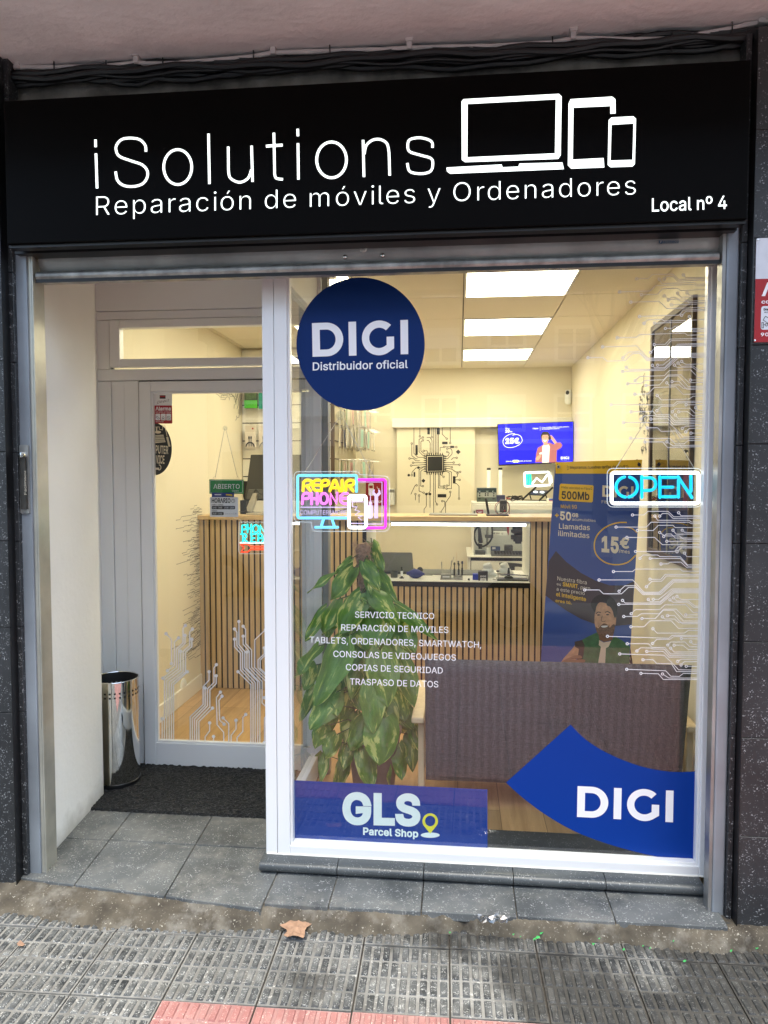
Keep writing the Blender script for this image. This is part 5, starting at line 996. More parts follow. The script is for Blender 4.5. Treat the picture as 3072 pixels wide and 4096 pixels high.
TR = [[(820, 402), (890, 402), (915, 380), (1040, 380), (1075, 413), (1250, 413)], [(718, 477), (905, 477), (935, 447), (1168, 447), (1185, 456), (1250, 456)], [(958, 408), (975, 435), (1170, 435), (1185, 446), (1250, 446)],
      [(988, 409), (1005, 393), (1040, 393), (1070, 423), (1250, 423)], [(1105, 388), (1120, 406), (1250, 406)], [(850, 498), (948, 498), (980, 466), (1070, 466), (1085, 480), (1250, 480)], [(988, 510), (1020, 532), (1110, 532), (1140, 555), (1250, 555)],
      [(1013, 535), (1028, 520), (1060, 520), (1085, 545), (1250, 545)], [(1070, 496), (1090, 521), (1250, 521)], [(1127, 496), (1145, 512), (1250, 512)], [(785, 541), (957, 541), (1005, 586), (1250, 586)], [(1032, 565), (1250, 565)],
      [(839, 628), (1080, 628), (1105, 598), (1250, 598)], [(1095, 630), (1122, 606), (1250, 606)], [(1141, 638), (1156, 660), (1250, 660)], [(866, 670), (885, 650), (975, 650), (990, 660), (1115, 660), (1160, 711), (1250, 711)], [(929, 671), (1115, 671), (1163, 720), (1250, 720)],
      [(996, 705), (1040, 705), (1052, 694), (1120, 694), (1158, 729), (1250, 729)], [(702, 752), (820, 752), (838, 737), (1115, 737), (1130, 750), (1250, 750)], [(928, 800), (995, 800), (1022, 770), (1250, 770)], [(906, 846), (940, 812), (1000, 812), (1030, 780), (1250, 780)],
      [(613, 804), (822, 804), (890, 880), (985, 880), (1070, 802), (1250, 802)], [(524, 866), (615, 866), (640, 890), (752, 890), (795, 850), (840, 850), (885, 895), (993, 895), (1078, 817), (1250, 817)], [(737, 874), (773, 840), (838, 840), (888, 887), (988, 887), (1073, 809), (1250, 809)],
      [(917, 924), (930, 939), (990, 939), (1068, 868), (1250, 868)], [(948, 924), (982, 924), (1064, 860), (1250, 860)], [(758, 931), (775, 947), (988, 947), (1072, 876), (1250, 876)], [(735, 955), (992, 955), (1076, 884), (1250, 884)], [(1095, 906), (1120, 925), (1250, 925)],
      [(1073, 915), (1095, 935), (1165, 935), (1208, 966), (1250, 966)], [(1051, 927), (1070, 942), (1160, 942), (1200, 974), (1250, 974)], [(812, 1013), (838, 988), (990, 988), (1020, 958), (1150, 958), (1195, 1005), (1250, 1005)], [(766, 1030), (850, 1030), (872, 1013), (985, 1013), (1012, 985), (1090, 985), (1140, 1035), (1250, 1035)],
      [(1149, 1020), (1250, 1020)], [(878, 1043), (960, 1043), (1010, 992), (1075, 992), (1135, 1058), (1250, 1058)], [(1004, 1032), (1020, 1046), (1080, 1046), (1105, 1068), (1250, 1068)], [(1036, 1025), (1080, 1025), (1128, 1076), (1250, 1076)], [(810, 1094), (890, 1094), (928, 1057), (1060, 1057), (1105, 1104), (1250, 1104)],
      [(946, 1106), (972, 1133), (1140, 1133), (1165, 1117), (1250, 1117)], [(665, 1153), (1045, 1165), (1065, 1147), (1250, 1147)], [(944, 1197), (970, 1172), (1050, 1172), (1075, 1155), (1250, 1155)], [(1122, 1167), (1250, 1170)], [(1180, 1186), (1195, 1203), (1250, 1203)], [(787, 1199), (920, 1199), (940, 1222), (1020, 1222), (1055, 1262), (1250, 1262)],
      [(847, 1244), (870, 1224), (930, 1226), (950, 1232), (1015, 1232), (1050, 1272), (1250, 1272)], [(908, 1246), (1010, 1246), (1045, 1282), (1250, 1282)], [(741, 1262), (1015, 1270), (1060, 1312), (1105, 1360), (1250, 1362)], [(1038, 1207), (1055, 1188), (1145, 1188), (1175, 1218), (1250, 1218)], [(1077, 1208), (1130, 1208), (1165, 1235), (1250, 1235)],
      [(1056, 1226), (1077, 1250), (1250, 1250)], [(885, 1298), (948, 1298), (970, 1322), (1060, 1322), (1092, 1371), (1250, 1372)], [(1099, 1308), (1120, 1295), (1250, 1295)], [(1120, 1330), (1140, 1310), (1250, 1310)], [(1152, 1338), (1250, 1340)], [(784, 1357), (1025, 1366), (1057, 1400), (1110, 1401), (1135, 1382), (1250, 1384)],
      [(872, 1382), (980, 1385), (1010, 1420), (1250, 1421)], [(1005, 1386), (1045, 1411), (1250, 1412)]]
gx_lim = WX1 + .006
for idx, (dz, lab) in enumerate(((0, 'lower white circuit trace vinyl fanning out from the right window edge'), (.845, 'upper white circuit trace vinyl fanning out from the right window edge'))):
    d = Draw('A8', gp, .0007)
    for l in TR:
        p0, p1 = Vector(l[0]), Vector(l[1]); l2 = [tuple(p0 + (p1 - p0).normalized() * 6)] + l[1:]
        d.stroke(l2, 3.9); d.ring(l[0][0], l[0][1], 9.5, 4.4, d=.0014)
    for p in d.mb.v:
        p.z += dz
        if p.x > gx_lim: p.x = gx_lim
    o = d.build('window_decal', MAT['decal'] if idx == 0 else MAT['decalgrey'], loc=(.6, GY, .7 + dz)); tag(o, lab, 'decal', 'circuit decals on the shop window')
# ================================================================ vinyl and signs on the door
dg = yplane(DY + .015)
DT = [([(672, 1170), (712, 1212), (712, 1390)], 2), ([(765, 1200), (733, 1232), (733, 1402), (683, 1443)], 2), ([(815, 1110), (797, 1130), (797, 1237), (748, 1282), (748, 1420), (648, 1498)], 2), ([(812, 1182), (812, 1242), (765, 1286), (765, 1430), (660, 1508), (660, 1972)], 1),
      ([(780, 1300), (780, 1440), (677, 1517), (677, 1972)], 1), ([(867, 1135), (846, 1157), (846, 1257), (798, 1300), (798, 1450), (695, 1527), (695, 1972)], 1), ([(862, 1210), (862, 1266), (815, 1306), (815, 1452), (711, 1537), (711, 1972)], 1), ([(829, 1450), (727, 1546), (727, 1972)], 1), ([(643, 1797), (643, 1972)], 1),
      ([(989, 1450), (989, 1512), (945, 1560), (945, 1692), (850, 1782), (850, 1972)], 1), ([(960, 1570), (960, 1700), (866, 1792), (866, 1972)], 1), ([(1043, 1398), (1025, 1422), (1025, 1530), (977, 1576), (977, 1702), (882, 1800), (882, 1972)], 1), ([(1042, 1480), (1042, 1537), (995, 1584), (995, 1710), (898, 1810), (898, 1972)], 1),
      ([(1014, 1718), (914, 1818), (914, 1972)], 1), ([(993, 1827), (993, 1886), (960, 1930), (960, 1972)], 1), ([(1022, 1927), (1022, 1972)], 1), ([(1073, 1600), (1043, 1640), (1048, 1840), (1097, 1896), (1097, 1972)], 1), ([(1085, 1630), (1062, 1662), (1067, 1806), (1100, 1837)], 2), ([(1092, 1790), (1134, 1832), (1134, 1972)], 1),
      ([(1188, 1808), (1188, 1872), (1152, 1920), (1152, 1972)], 1), ([(1260, 1765), (1238, 1787), (1238, 1890), (1195, 1936), (1195, 1972)], 1), ([(1209, 1080), (1209, 1252), (1252, 1300), (1252, 1422), (1347, 1522), (1347, 1972)], 1), ([(1177, 1135), (1195, 1160), (1195, 1257), (1237, 1308), (1237, 1430), (1330, 1530), (1330, 1972)], 1),
      ([(1177, 1210), (1177, 1267), (1221, 1315), (1221, 1437), (1313, 1537), (1313, 1972)], 1), ([(1240, 1115), (1258, 1137), (1258, 1242), (1302, 1290), (1302, 1416), (1397, 1512), (1430, 1545)], 1), ([(1240, 1188), (1240, 1247), (1285, 1298), (1285, 1422), (1380, 1522), (1380, 1680), (1430, 1730)], 1), ([(1268, 1305), (1268, 1427), (1363, 1528), (1363, 1972)], 1),
      ([(1202, 1450), (1297, 1545), (1297, 1972)], 1), ([(1405, 1140), (1326, 1215), (1326, 1420), (1430, 1520)], 1), ([(1396, 1275), (1396, 1318), (1350, 1362), (1350, 1422), (1430, 1500)], 1), ([(1410, 1320), (1366, 1364), (1366, 1425), (1430, 1488)], 1), ([(1397, 1642), (1430, 1610)], 1), ([(1397, 1972), (1397, 1790), (1430, 1760)], 1)]
d = Draw('A6', dg, .0008)
for l, k in DT:
    d.stroke(l, 8.2); d.disc(l[0][0], l[0][1], 12.5, d=.0015)
    if k == 2: d.disc(l[-1][0], l[-1][1], 12.5, d=.0015)
tag(d.build('door_decal', MAT['decalgrey'], loc=(-1.2, DY + .015, .2)), 'white circuit trace vinyl growing up from the bottom of the door glass', 'decal')
as_ = decal('alarm_sticker', 'small white and red alarm sticker in the top left corner of the door glass', 'sticker', at('B6', 200, 537, DY))
d = Draw('B6', dg, .0008); d.poly(rrect(97, 205, 300, 345, 6)); d.build('white_panel', M('sticker_white', (.84, .84, .82), .4), as_)
d = Draw('B6', dg, .0012); d.poly([(98, 337), (300, 337), (303, 530), (297, 537), (106, 537), (100, 531)]); d.build('red_panel', M('sticker_red', (.38, .008, .016), .4), as_)
d = Draw('B6', dg, .0012); d.poly([(163, 224), (228, 224), (228, 262), (163, 262)]); d.build('badge', MAT['ink'], as_)
d = Draw('B6', dg, .0018); d.poly([(167, 230), (224, 230), (224, 245), (167, 245)]); d.build('badge_mark', MAT['red'], as_)
d = Draw('B6', dg, .0018); d.text('Direct', 135, 318, 262, 292, 30, -.004, shear=.35); d.build('script', M('ink_maroon', (.10, .02, .03), .5), as_)
d = Draw('B6', dg, .0018); d.text('Alarma', 117, 391, 287, 391, 38, .03); d.text('con aviso a Policía', 117, 414, 288, 415, 11, .02); d.text('900 43 45 43', 119, 521, 205, 521, 9, .02)
for a in (117, 177, 236): d.poly(rrect(a, 428, a + 53, 501, 8))
d.build('lettering', MAT['decal'], as_)
d = Draw('B6', dg, .0024)
d.stroke([(124, 465), (136, 456), (164, 480), (152, 490)], 3, True); d.poly(ell(203, 472, 12, 12), ell(203, 472, 9, 9)); d.stroke([(188, 496), (194, 484), (212, 484), (218, 496)], 3); d.poly(ell(262, 475, 19, 19), ell(262, 475, 16, 16)); d.stroke([(250, 463), (274, 487)], 3)
d.build('pictograms', MAT['ink'], as_)
cs_ = decal('service_sticker', 'dark half round sticker with cut out lettering and tools on the door glass', 'sticker', at('B6', 200, 1105, DY))
d = Draw('B6', dg, .0006); d.poly([(103, 531)] + [(112 + 185 * cos(radians(t)), 820 + 287 * sin(radians(t))) for t in range(-88, 91, 6)] + [(121, 1106)]); d.build('half_disc', M('sticker_dark', (.03, .032, .028), .5), cs_)
cut = M('cutout_cream', (.78, .70, .5), .7)
d = Draw('B6', dg, .0012); d.text('PUTER', 119, 864, 258, 872, 84, .02); d.text('VICE', 122, 976, 216, 979, 86, .02)
d.stroke([(219, 552), (246, 680)], 7); d.stroke([(246, 685), (272, 792)], 22); d.stroke([(114, 575), (160, 575), (160, 600), (195, 608), (200, 545)], 6); d.poly(ell(145, 632, 34, 16)); d.stroke([(130, 575), (130, 625)], 14)
d.poly([(113, 665), (205, 660), (228, 742), (115, 754)]); d.stroke([(120, 1036), (158, 1036)], 22); d.stroke(ell(158, 1022, 20, 28, -100, 120, 10), 9); d.build('cutout', cut, cs_)
d = Draw('B6', dg, .0018)
for j in range(4):
    for i in range(8): x = 116 + i * 12.5 + j * 1.5; y = 672 + j * 18; d.poly([(x, y), (x + 8, y), (x + 9, y + 9), (x + 1, y + 9)])
d.build('keyboard_keys', MAT['ink'], cs_)
cH = Vector((0, DY + .04, 0)); hp = yplane(DY + .045)
def chain(par, crop, a, b_, Y, name='chain', r=.0016, sag=0):
    p, q = at(crop, *a, Y), at(crop, *b_, Y); n = int((p - q).length / .0035); mb = MB()
    mb.tube([p.lerp(q, i / n) for i in range(n + 1)], [r * (1.25 if i % 2 else .55) for i in range(n + 1)], 6); return mb.build(name, MAT['chain'], par)
def suction(par, crop, x, y, Y, r):
    c = at(crop, x, y, Y); mb = MB(); mb.lathe([(r, 0), (r * .9, .003), (r * .45, .008), (r * .3, .014), (r * .32, .02), (.001, .021)], (c.x, c.y, c.z), 20, (0, 1, 0)); mb.build('suction_cup', MAT['acrylic'], par, smooth=True)
ab_ = thing('open_sign', 'green sign reading ABIERTO hanging on a chain behind the door glass', 'sign', at('B6', 900, 1312, DY + .045))
d = Draw('B6', hp, 0); pq = [d.h(x, y) for x, y in ((711, 1154), (1089, 1157), (1087, 1314), (712, 1312))]
mb = MB(); mb.prism(pq, (0, .003, 0)); mb.build('plate', MAT['green'], ab_)
d = Draw('B6', hp, .0008); d.stroke(rrect(722, 1165, 1078, 1302, 8), 3.5, True); d.build('border', MAT['decal'], ab_)
d = Draw('B6', hp, .0008); d.text('ABIERTO', 757, 1256, 1048, 1257, 50, .008); d.text('Open', 963, 1289, 1036, 1290, 19, .0); d.build('lettering', MAT['decalgrey'], ab_)
chain(ab_, 'B6', (880, 592), (777, 1130), DY + .042); chain(ab_, 'B6', (893, 592), (1022, 1126), DY + .042); suction(ab_, 'B6', 885, 588, DY + .017, .0125)
for x in (770, 1028):
    c = at('B6', x, 1145, DY + .044); mb = MB(); mb.tube([(c.x + .006 * cos(t * pi / 8), c.y, c.z + .010 * sin(t * pi / 8)) for t in range(16)], .0007, 5, closed=True); mb.build('ring', MAT['chain'], ab_)
ho = thing('opening_hours_sign', 'white card headed HORARIO with opening hours inside the door glass', 'sign', at('B6', 870, 1570, DY + .02)); hpp = yplane(DY + .02)
d = Draw('B6', hpp, -.001); d.poly([(717, 1350), (1029, 1350), (1031, 1571), (717, 1568)]); d.build('card', M('card_white', (.86, .86, .87), .5), ho)
d = Draw('B6', hpp, .0); d.text('HORARIO', 737, 1411, 945, 1412, 46, .03); d.poly(ell(974, 1392, 21, 21), ell(974, 1392, 17, 17)); d.stroke([(974, 1378), (974, 1394), (984, 1394)], 3.5)
d.text('LUNES A VIERNES', 737, 1441, 866, 1442, 12, .02); d.poly(rrect(738, 1448, 996, 1484, 9)); d.text('SÁBADO', 740, 1508, 798, 1508, 12, .02); d.poly(rrect(738, 1515, 870, 1549, 9)); d.build('lettering', MAT['ink'], ho)
for (t, x0, x1, y0) in (('10:00 - 14:00', 748, 852, 1475), ('17:00 - 20:30', 878, 986, 1475), ('10:00 - 14:00', 748, 852, 1541)): d = Draw('B6', hpp, .0008); d.text(t, x0, y0, x1, y0, 17, .01); d.build('hours', MAT['decal'], ho)
d = Draw('B6', hpp, .0); d.text('iSolutions', 882, 1541, 970, 1541, 13, -.005); d.stroke([(975, 1527), (1000, 1527), (1000, 1539), (975, 1539)], 2, True); d.stroke([(1003, 1527), (1010, 1527), (1010, 1539), (1003, 1539)], 2, True); d.build('footer_logo', M('ink_grey', (.3, .3, .3), .5), ho)
lf_ = thing('leaflet', 'blue leaflet stuck behind the opening hours card on the door', 'leaflet', at('B6', 860, 1345, DY + .03)); lp_ = yplane(DY + .03)
d = Draw('B6', lp_, 0); d.poly([(738, 1300), (986, 1300), (985, 1420), (738, 1420)]); d.build('sheet', M('leaflet_blue', (.02, .05, .25), .5), lf_)
d = Draw('B6', lp_, .001); d.poly([(895, 1316), (965, 1318), (965, 1340), (895, 1330)]); d.build('yellow_mark', MAT['yellow'], lf_)
d = Draw('B6', lp_, .001); d.poly([(770, 1318), (842, 1318), (842, 1328), (770, 1328)]); d.build('white_mark', MAT['decal'], lf_)

# ================================================================ neon signs
def neonmat(name, c, s, k_=.28): return E(name, c, s * k_, True)
NB = neonmat('neon_sky_blue', (.14, .55, .95), 1.2); NY_ = neonmat('neon_yellow', (1.0, .62, .015), 1.15); NP = neonmat('neon_pink', (1.0, .18, .85), 1.2); NM = neonmat('neon_magenta', (.95, .03, .80), 1.25); NW = neonmat('neon_white', (.95, .98, 1.0), 1.7, .38)
NC = neonmat('neon_cyan', (0.0, .48, .88), 1.1); NT = neonmat('neon_turquoise', (.02, .95, .88), 1.1); NR = neonmat('neon_red', (1.0, .07, .012), 1.05); NG = neonmat('neon_green', (.0, .75, .42), 1.1); NL = neonmat('lilac_print', (.62, .50, .80), .75)
def acrylic(par, crop, outline, pl):
    d = Draw(crop, pl, 0); d.poly(outline); d.build('acrylic_panel', MAT['acrylic'], par)
    mb = MB(); mb.tube([d.h(x, y) for x, y in outline], .0011, 5, closed=True); mb.build('panel_edge', MAT['acryledge'], par)
arc = lambda cx, cy, rx, ry, a, b_, n=8: ell(cx, cy, rx, ry, a, b_, n)
np_ = yplane(2.768)
rp = thing('neon_sign', 'neon sign reading REPAIR PHONE with monitor and tablet outlines left in the window', 'neon sign', at('B7', 560, 1468, 2.8))
acrylic(rp, 'B7', arc(105, 905, 38, 45, 180, 270) + arc(700, 895, 38, 36, 270, 350) + arc(985, 960, 55, 55, 270, 360) + arc(985, 1415, 55, 54, 0, 90) + arc(300, 1418, 52, 50, 90, 170) + [(243, 1375)] + arc(115, 1325, 48, 46, 90, 180), yplane(2.775))
d = Draw('B7', np_, 0)
d.tubes([[(704, 1062), (704, 912)] + arc(690, 912, 14, 14, 0, -90, 5) + arc(125, 918, 22, 20, 270, 180, 5) + arc(125, 1310, 22, 22, 180, 90, 5) + [(608, 1332)], [(368, 1345), (342, 1424)], [(455, 1345), (480, 1424)], [(285, 1428), (512, 1428)]], .0053, 'monitor_outline', NB, rp)
rl = lambda x: [(x, 1055), (x + 4, 968)] + arc(x + 50, 968, 40, 23, 200, 360, 6) + arc(x + 40, 978, 42, 25, 0, 90, 5) + [(x + 14, 1004), (x + 40, 1010), (x + 76, 1056)]
pl_ = lambda x, y0=1055, h=0: [(x, y0), (x + 4, y0 - 87)] + arc(x + 42, y0 - 87, 34, 23, 200, 360, 6) + arc(x + 34, y0 - 77, 38, 25, 0, 90, 5) + [(x + 12, y0 - 51)]
d.tubes([rl(158), [(326, 946), (290, 946)] + smooth_line([(290, 946), (264, 965), (258, 1000), (266, 1035), (290, 1052)]) + [(326, 1053)], [(262, 998), (322, 997)], pl_(345), [(432, 1056), (470, 958)] + arc(483, 960, 13, 14, 190, 350, 5) + [(533, 1056)], [(448, 1024), (518, 1024)], [(557, 946), (557, 1056)], rl(594)], .0056, 'repair_letters', NY_, rp)
d.tubes([pl_(152, 1188, 0), [(246, 1080), (246, 1190)], [(302, 1080), (302, 1190)], [(246, 1136), (302, 1136)], ell(371, 1134, 38, 54, n=20) + [ell(371, 1134, 38, 54, n=20)[0]], [(437, 1190), (440, 1084), (502, 1188), (506, 1078)],
         [(612, 1080), (572, 1083)] + smooth_line([(572, 1083), (545, 1105), (538, 1135), (548, 1168), (575, 1186)]) + [(614, 1188)], [(542, 1134), (606, 1130)]], .0050, 'phone_letters', NP, rp)
d.tubes([[(628, 1130)] + arc(650, 1130, 22, 22, 180, 270, 5) + arc(778, 1130, 22, 22, 270, 360, 5) + arc(778, 1408, 22, 22, 0, 90, 5) + arc(650, 1408, 22, 22, 90, 180, 5) + [(628, 1130)]], .0062, 'phone_outline', NW, rp)
d.tubes([[(668, 1146), (756, 1146)]], .0045, 'speaker_slot', NW, rp)
d.tubes([[(728, 941)] + arc(975, 966, 25, 25, 270, 360, 5) + arc(975, 1408, 25, 25, 0, 90, 5) + [(805, 1433)]], .0052, 'tablet_outline', NM, rp)
d = Draw('B7', yplane(2.773), 0); d.stroke([(132, 1222), (606, 1222)], 9); d.text('COMPUTER&MORE', 128, 1298, 606, 1298, 44, -.006)
for l in ([(650, 1168), (786, 1168)], [(645, 1387), (780, 1387)], [(664, 1168), (664, 1218), (712, 1218), (688, 1250), (738, 1264), (690, 1300), (770, 1310), (722, 1326), (760, 1358)], [(720, 965), (965, 965), (965, 1394), (810, 1394)], [(847, 1038), (847, 1168)]): d.stroke(l, 7)
d.poly(rrect(818, 1195, 872, 1338, 22)); d.poly([(833, 1166), (861, 1166), (866, 1194), (828, 1194)])
d.poly([(886, 1335), (889, 1112), (864, 1085), (871, 1048), (893, 1039), (887, 1070), (907, 1090), (929, 1070), (925, 1038), (945, 1050), (953, 1086), (925, 1114), (924, 1335)]); d.build('printed_lines', NL, rp)
chain(rp, 'B7', (525, 310), (160, 885), 2.80); chain(rp, 'B7', (575, 330), (890, 930), 2.80); suction(rp, 'B7', 541, 285, GY + .002, .018)
op = thing('neon_sign', 'neon sign reading OPEN in blue inside a glowing white frame', 'neon sign', at('A8', 955, 352, 2.8))
acrylic(op, 'A8', rrect(663, 113, 1250, 353, 36), yplane(2.775))
d = Draw('A8', np_, 0)
fr_ = rrect(691, 140, 1229, 331, 18); d.tubes([fr_ + [fr_[0]]], .0062, 'frame_tube', NW, op)
d.tubes([ell(785, 229, 66, 63, -75, 80, 14), ell(785, 229, 66, 63, 98, 258, 14), [(878, 163), (878, 294)], [(892, 172), (930, 172)] + arc(930, 211, 34, 39, -90, 90, 8) + [(892, 251)], [(990, 166), (990, 294)], [(1006, 170), (1086, 170)], [(1006, 230), (1070, 230)], [(1006, 289), (1088, 289)], [(1105, 188), (1105, 292)], [(1102, 166), (1188, 294)], [(1182, 160), (1182, 256)]], .0056, 'open_letters', NC, op)
chain(op, 'A8', (958, -270), (712, 122), 2.80); chain(op, 'A8', (975, -268), (1205, 118), 2.80); suction(op, 'A5', 965, 1030, GY + .002, .0205)
pr_ = thing('neon_sign', 'turquoise neon sign reading PHONE REPAIR over a red wrench behind the door', 'neon sign', at('C5', 500, 1440, 3.68)); pp = yplane(3.68)
d = Draw('C5', pp, 0)
d.tubes([[(128, 1062), (131, 925), (180, 925)] + arc(180, 965, 32, 40, -90, 90, 7) + [(136, 1006)], [(232, 912), (232, 1060)], [(300, 912), (300, 1060)], [(232, 985), (300, 985)], ell(383, 990, 52, 68, n=20) + [ell(383, 990, 52, 68, n=20)[0]], [(460, 1066), (463, 925), (540, 1060), (545, 918)], [(660, 925), (595, 925), (595, 1060), (660, 1060)], [(595, 990), (645, 990)],
         [(108, 1090), (175, 1090)] + arc(175, 1126, 34, 36, -90, 90, 7) + [(150, 1162), (230, 1240)], [(150, 1095), (142, 1244)], [(285, 1090), (372, 1090)], [(304, 1095), (302, 1240)], [(304, 1165), (360, 1165)], [(290, 1238), (372, 1238)], [(410, 1090), (470, 1090)] + arc(470, 1128, 34, 38, -90, 90, 7) + [(432, 1166)], [(432, 1095), (426, 1240)], [(500, 1240), (556, 1092), (622, 1240)], [(525, 1196), (600, 1196)], [(680, 1092), (680, 1240)], [(740, 1240), (742, 1092), (800, 1092), (830, 1130), (800, 1165), (745, 1165), (835, 1240)]], .0043, 'letters', NT, pr_)
d.tubes([[(100, 1249), (850, 1249)]], .0042, 'underline', neonmat('neon_ice', (.7, 1, 1), 1.2), pr_)
d.tubes([[(106, 1274), (235, 1273), (290, 1320), (760, 1320), (815, 1274), (900, 1300)], [(900, 1390), (815, 1418), (760, 1371), (287, 1371), (235, 1419), (108, 1420), (166, 1342), (106, 1274)]], .0045, 'wrench', NR, pr_)
sc_ = []
for i in range(22): sc_ += [(80 + i * 38, 868 + (6 if i % 2 else -6))]
acrylic(pr_, 'C5', sc_ + [(920, 1450), (90, 1452), (68, 1400), (70, 1250)], yplane(3.69))
mb = MB(); q0, q1 = at('C5', 130, 880, 3.68), at('C5', 0, 800, 3.68); mb.tube([q1 + Vector((-.02, 0, .015)), q1, q0.lerp(q1, .3) + Vector((0, 0, .010)), q0], .0012, 6); mb.build('power_lead', MAT['whiteplastic'], pr_)
# ================================================================ the shop inside
LX, RXW, BY, CZ = -1.81, 1.085, 7.33, EYE + 1.06
r5 = random.Random(11)
mb = MB(); mb.box(LX - .1, RXW + .4, 3.655, BY + .1, FL - .05, FL); mb.box(-.69, RXW + .4, 2.75, 3.6545, FL - .05, FL)
struct(mb.build('shop_floor', MAT['floor'], loc=(0, 0, FL)))
mb = MB(); mb.box(-.665, RXW, 2.765, 3.045, FL - .004, FL + .012); struct(mb.build('window_plinth', MAT['slate_dark'], bevel=.003))
mb = MB(); mb.box(LX - .12, LX, 3.65, BY + .1, 0, CZ + .1); struct(mb.build('left_wall', MAT['cream']))
mb = MB(); mb.box(LX - .12, RXW + .6, BY, BY + .1, 0, CZ + .1); struct(mb.build('back_wall', MAT['cream']))
cy0, cy1 = PX(*px('C1', 500, 300), RXW).y, PX(*px('C1', 105, 1300), RXW).y
cz1 = PX(*px('C1', 130, 128), RXW).z; cz0 = PX(*px('C1', 90, 2125), RXW).z; csz = PX(*px('C1', 108, 1120), RXW).z
mb = MB(); mb.box(RXW, RXW + .12, 2.756, cy0, 0, CZ + .1); mb.box(RXW, RXW + .12, cy1, BY, 0, CZ + .1); mb.box(RXW, RXW + .12, cy0, cy1, 0, cz0); mb.box(RXW, RXW + .12, cy0, cy1, cz1, CZ + .1)
mb.box(.90, RXW, 2.70, 2.755, 0, CZ)
struct(mb.build('right_wall', MAT['cream'], loc=(RXW, 4, 0)))
mb = MB(); mb.box(LX - .12, RXW + .6, 2.80, BY + .1, CZ + .012, CZ + .1); struct(mb.build('ceiling_grid', MAT['ceilgap']))
mb = MB(); mb.box(-.75, .95, 2.70, 2.80, 2.40, CZ + .1); mb.box(LX, -.64, 3.61, 3.70, 2.551, CZ + .1); struct(mb.build('window_lintel', MAT['white']))
lights = {(0, 0): 'nearest to the window on the right', (0, 1): 'middle one on the right', (0, 2): 'farthest back on the right', (-2, 0): 'nearest to the window on the left', (-2, 1): 'middle one on the left', (-2, 2): 'farthest back on the left'}
mb = MB(); xs = .022; tiles = []
for i in range(-4, 3):
    for j in range(-4, 5):
        x0 = xs + .6 * i; y0 = 5.03 + .6 * j; x1, y1 = x0 + .6, y0 + .6
        li = (i, (j + 2) // 2) if (i in (0, -2) and j in (-2, 0, 2)) else None
        if li in lights:
            t = thing('ceiling_light', 'square glowing ceiling panel, ' + lights[li], 'ceiling light', (x0 + .3, y0 + .3, CZ - .01), 'square ceiling light panels')
            a = MB(); a.box(x0 + .003, x1 - .003, y0 + .003, y0 + .016, CZ - .006, CZ + .010); a.box(x0 + .003, x1 - .003, y1 - .016, y1 - .003, CZ - .006, CZ + .010); a.box(x0 + .003, x0 + .016, y0 + .016, y1 - .016, CZ - .006, CZ + .010); a.box(x1 - .016, x1 - .003, y0 + .016, y1 - .016, CZ - .006, CZ + .010)
            a.build('frame', MAT['white'], t)
            a = MB(); a.box(x0 + .016, x1 - .016, y0 + .016, y1 - .016, CZ - .003, CZ + .006); a.build('diffuser', MAT['led'], t)
            continue
        x0 = max(x0, LX - .05); x1 = min(x1, RXW + .05); y1 = min(y1, BY + .02); y0 = max(y0, 2.8)
        if x1 - x0 < .02 or y1 - y0 < .02: continue
        mb.box(x0 + .0038, x1 - .0038, y0 + .0038, y1 - .0038, CZ, CZ + .011)
struct(mb.build('ceiling', MAT['ceil'], loc=(0, 0, CZ)))
mb = MB(); mb.box(LX - .002, LX + .014, 3.66, 4.95, FL, FL + .105); mb.box(RXW - .014, RXW + .002, 3.05, 4.9, FL, FL + .1); struct(mb.build('baseboard', MAT['whitemelamine'], bevel=.003))
q = PX(*px('A6', 795, 1550), LX); mb = MB(); mb.lathe([(.045, 0), (.045, .006), (.038, .012), (.001, .013)], (LX, q.y, q.z), 28, (1, 0, 0)); tag(mb.build('junction_box', MAT['whiteplastic'], smooth=True), 'round white junction box low on the left wall', 'junction box')
# slatwall block
BX, BYF = -1.03, 6.0
mb = MB(); mb.box(LX, BX, BYF + .02, BY, 0, CZ - .001); struct(mb.build('block_wall', MAT['cream']))
sl_ = thing('slatwall', 'cream slatwall with dark grooves and a brown corner post behind the counter', 'display wall', (-1.42, BYF, FL))
mb = MB(); gz = [at('B7', 380, y, BYF).z for y in (172, 357)]; pitch = abs(gz[0] - gz[1]); z = gz[0]
while z > .2: z -= pitch
ev = []
while z < CZ - .02: ev.append(z); z += pitch
prev = FL + .1
gm_ = MB()
for z in ev:
    mb.box(LX + .004, BX - .028, BYF, BYF + .019, prev + .004, z - .005); gm_.box(LX + .004, BX - .028, BYF + .008, BYF + .019, z - .005, z + .004); prev = z
mb.box(LX + .004, BX - .028, BYF, BYF + .019, prev + .004, CZ - .03); mb.build('panel', MAT['whitemelamine'], sl_); gm_.build('groove', MAT['blackm'], sl_)
mb = MB(); mb.box(BX - .027, BX + .004, BYF - .006, BYF + .02, FL, CZ - .002); mb.build('corner_post', MAT['darkwood'], sl_, bevel=.002)
mb = MB()
for z in ev: mb.box(BX + .0005, BX + .006, BYF + .03, BY - .01, z - .004, z + .004)
mb.build('side_groove', MAT['darkwood'], sl_)
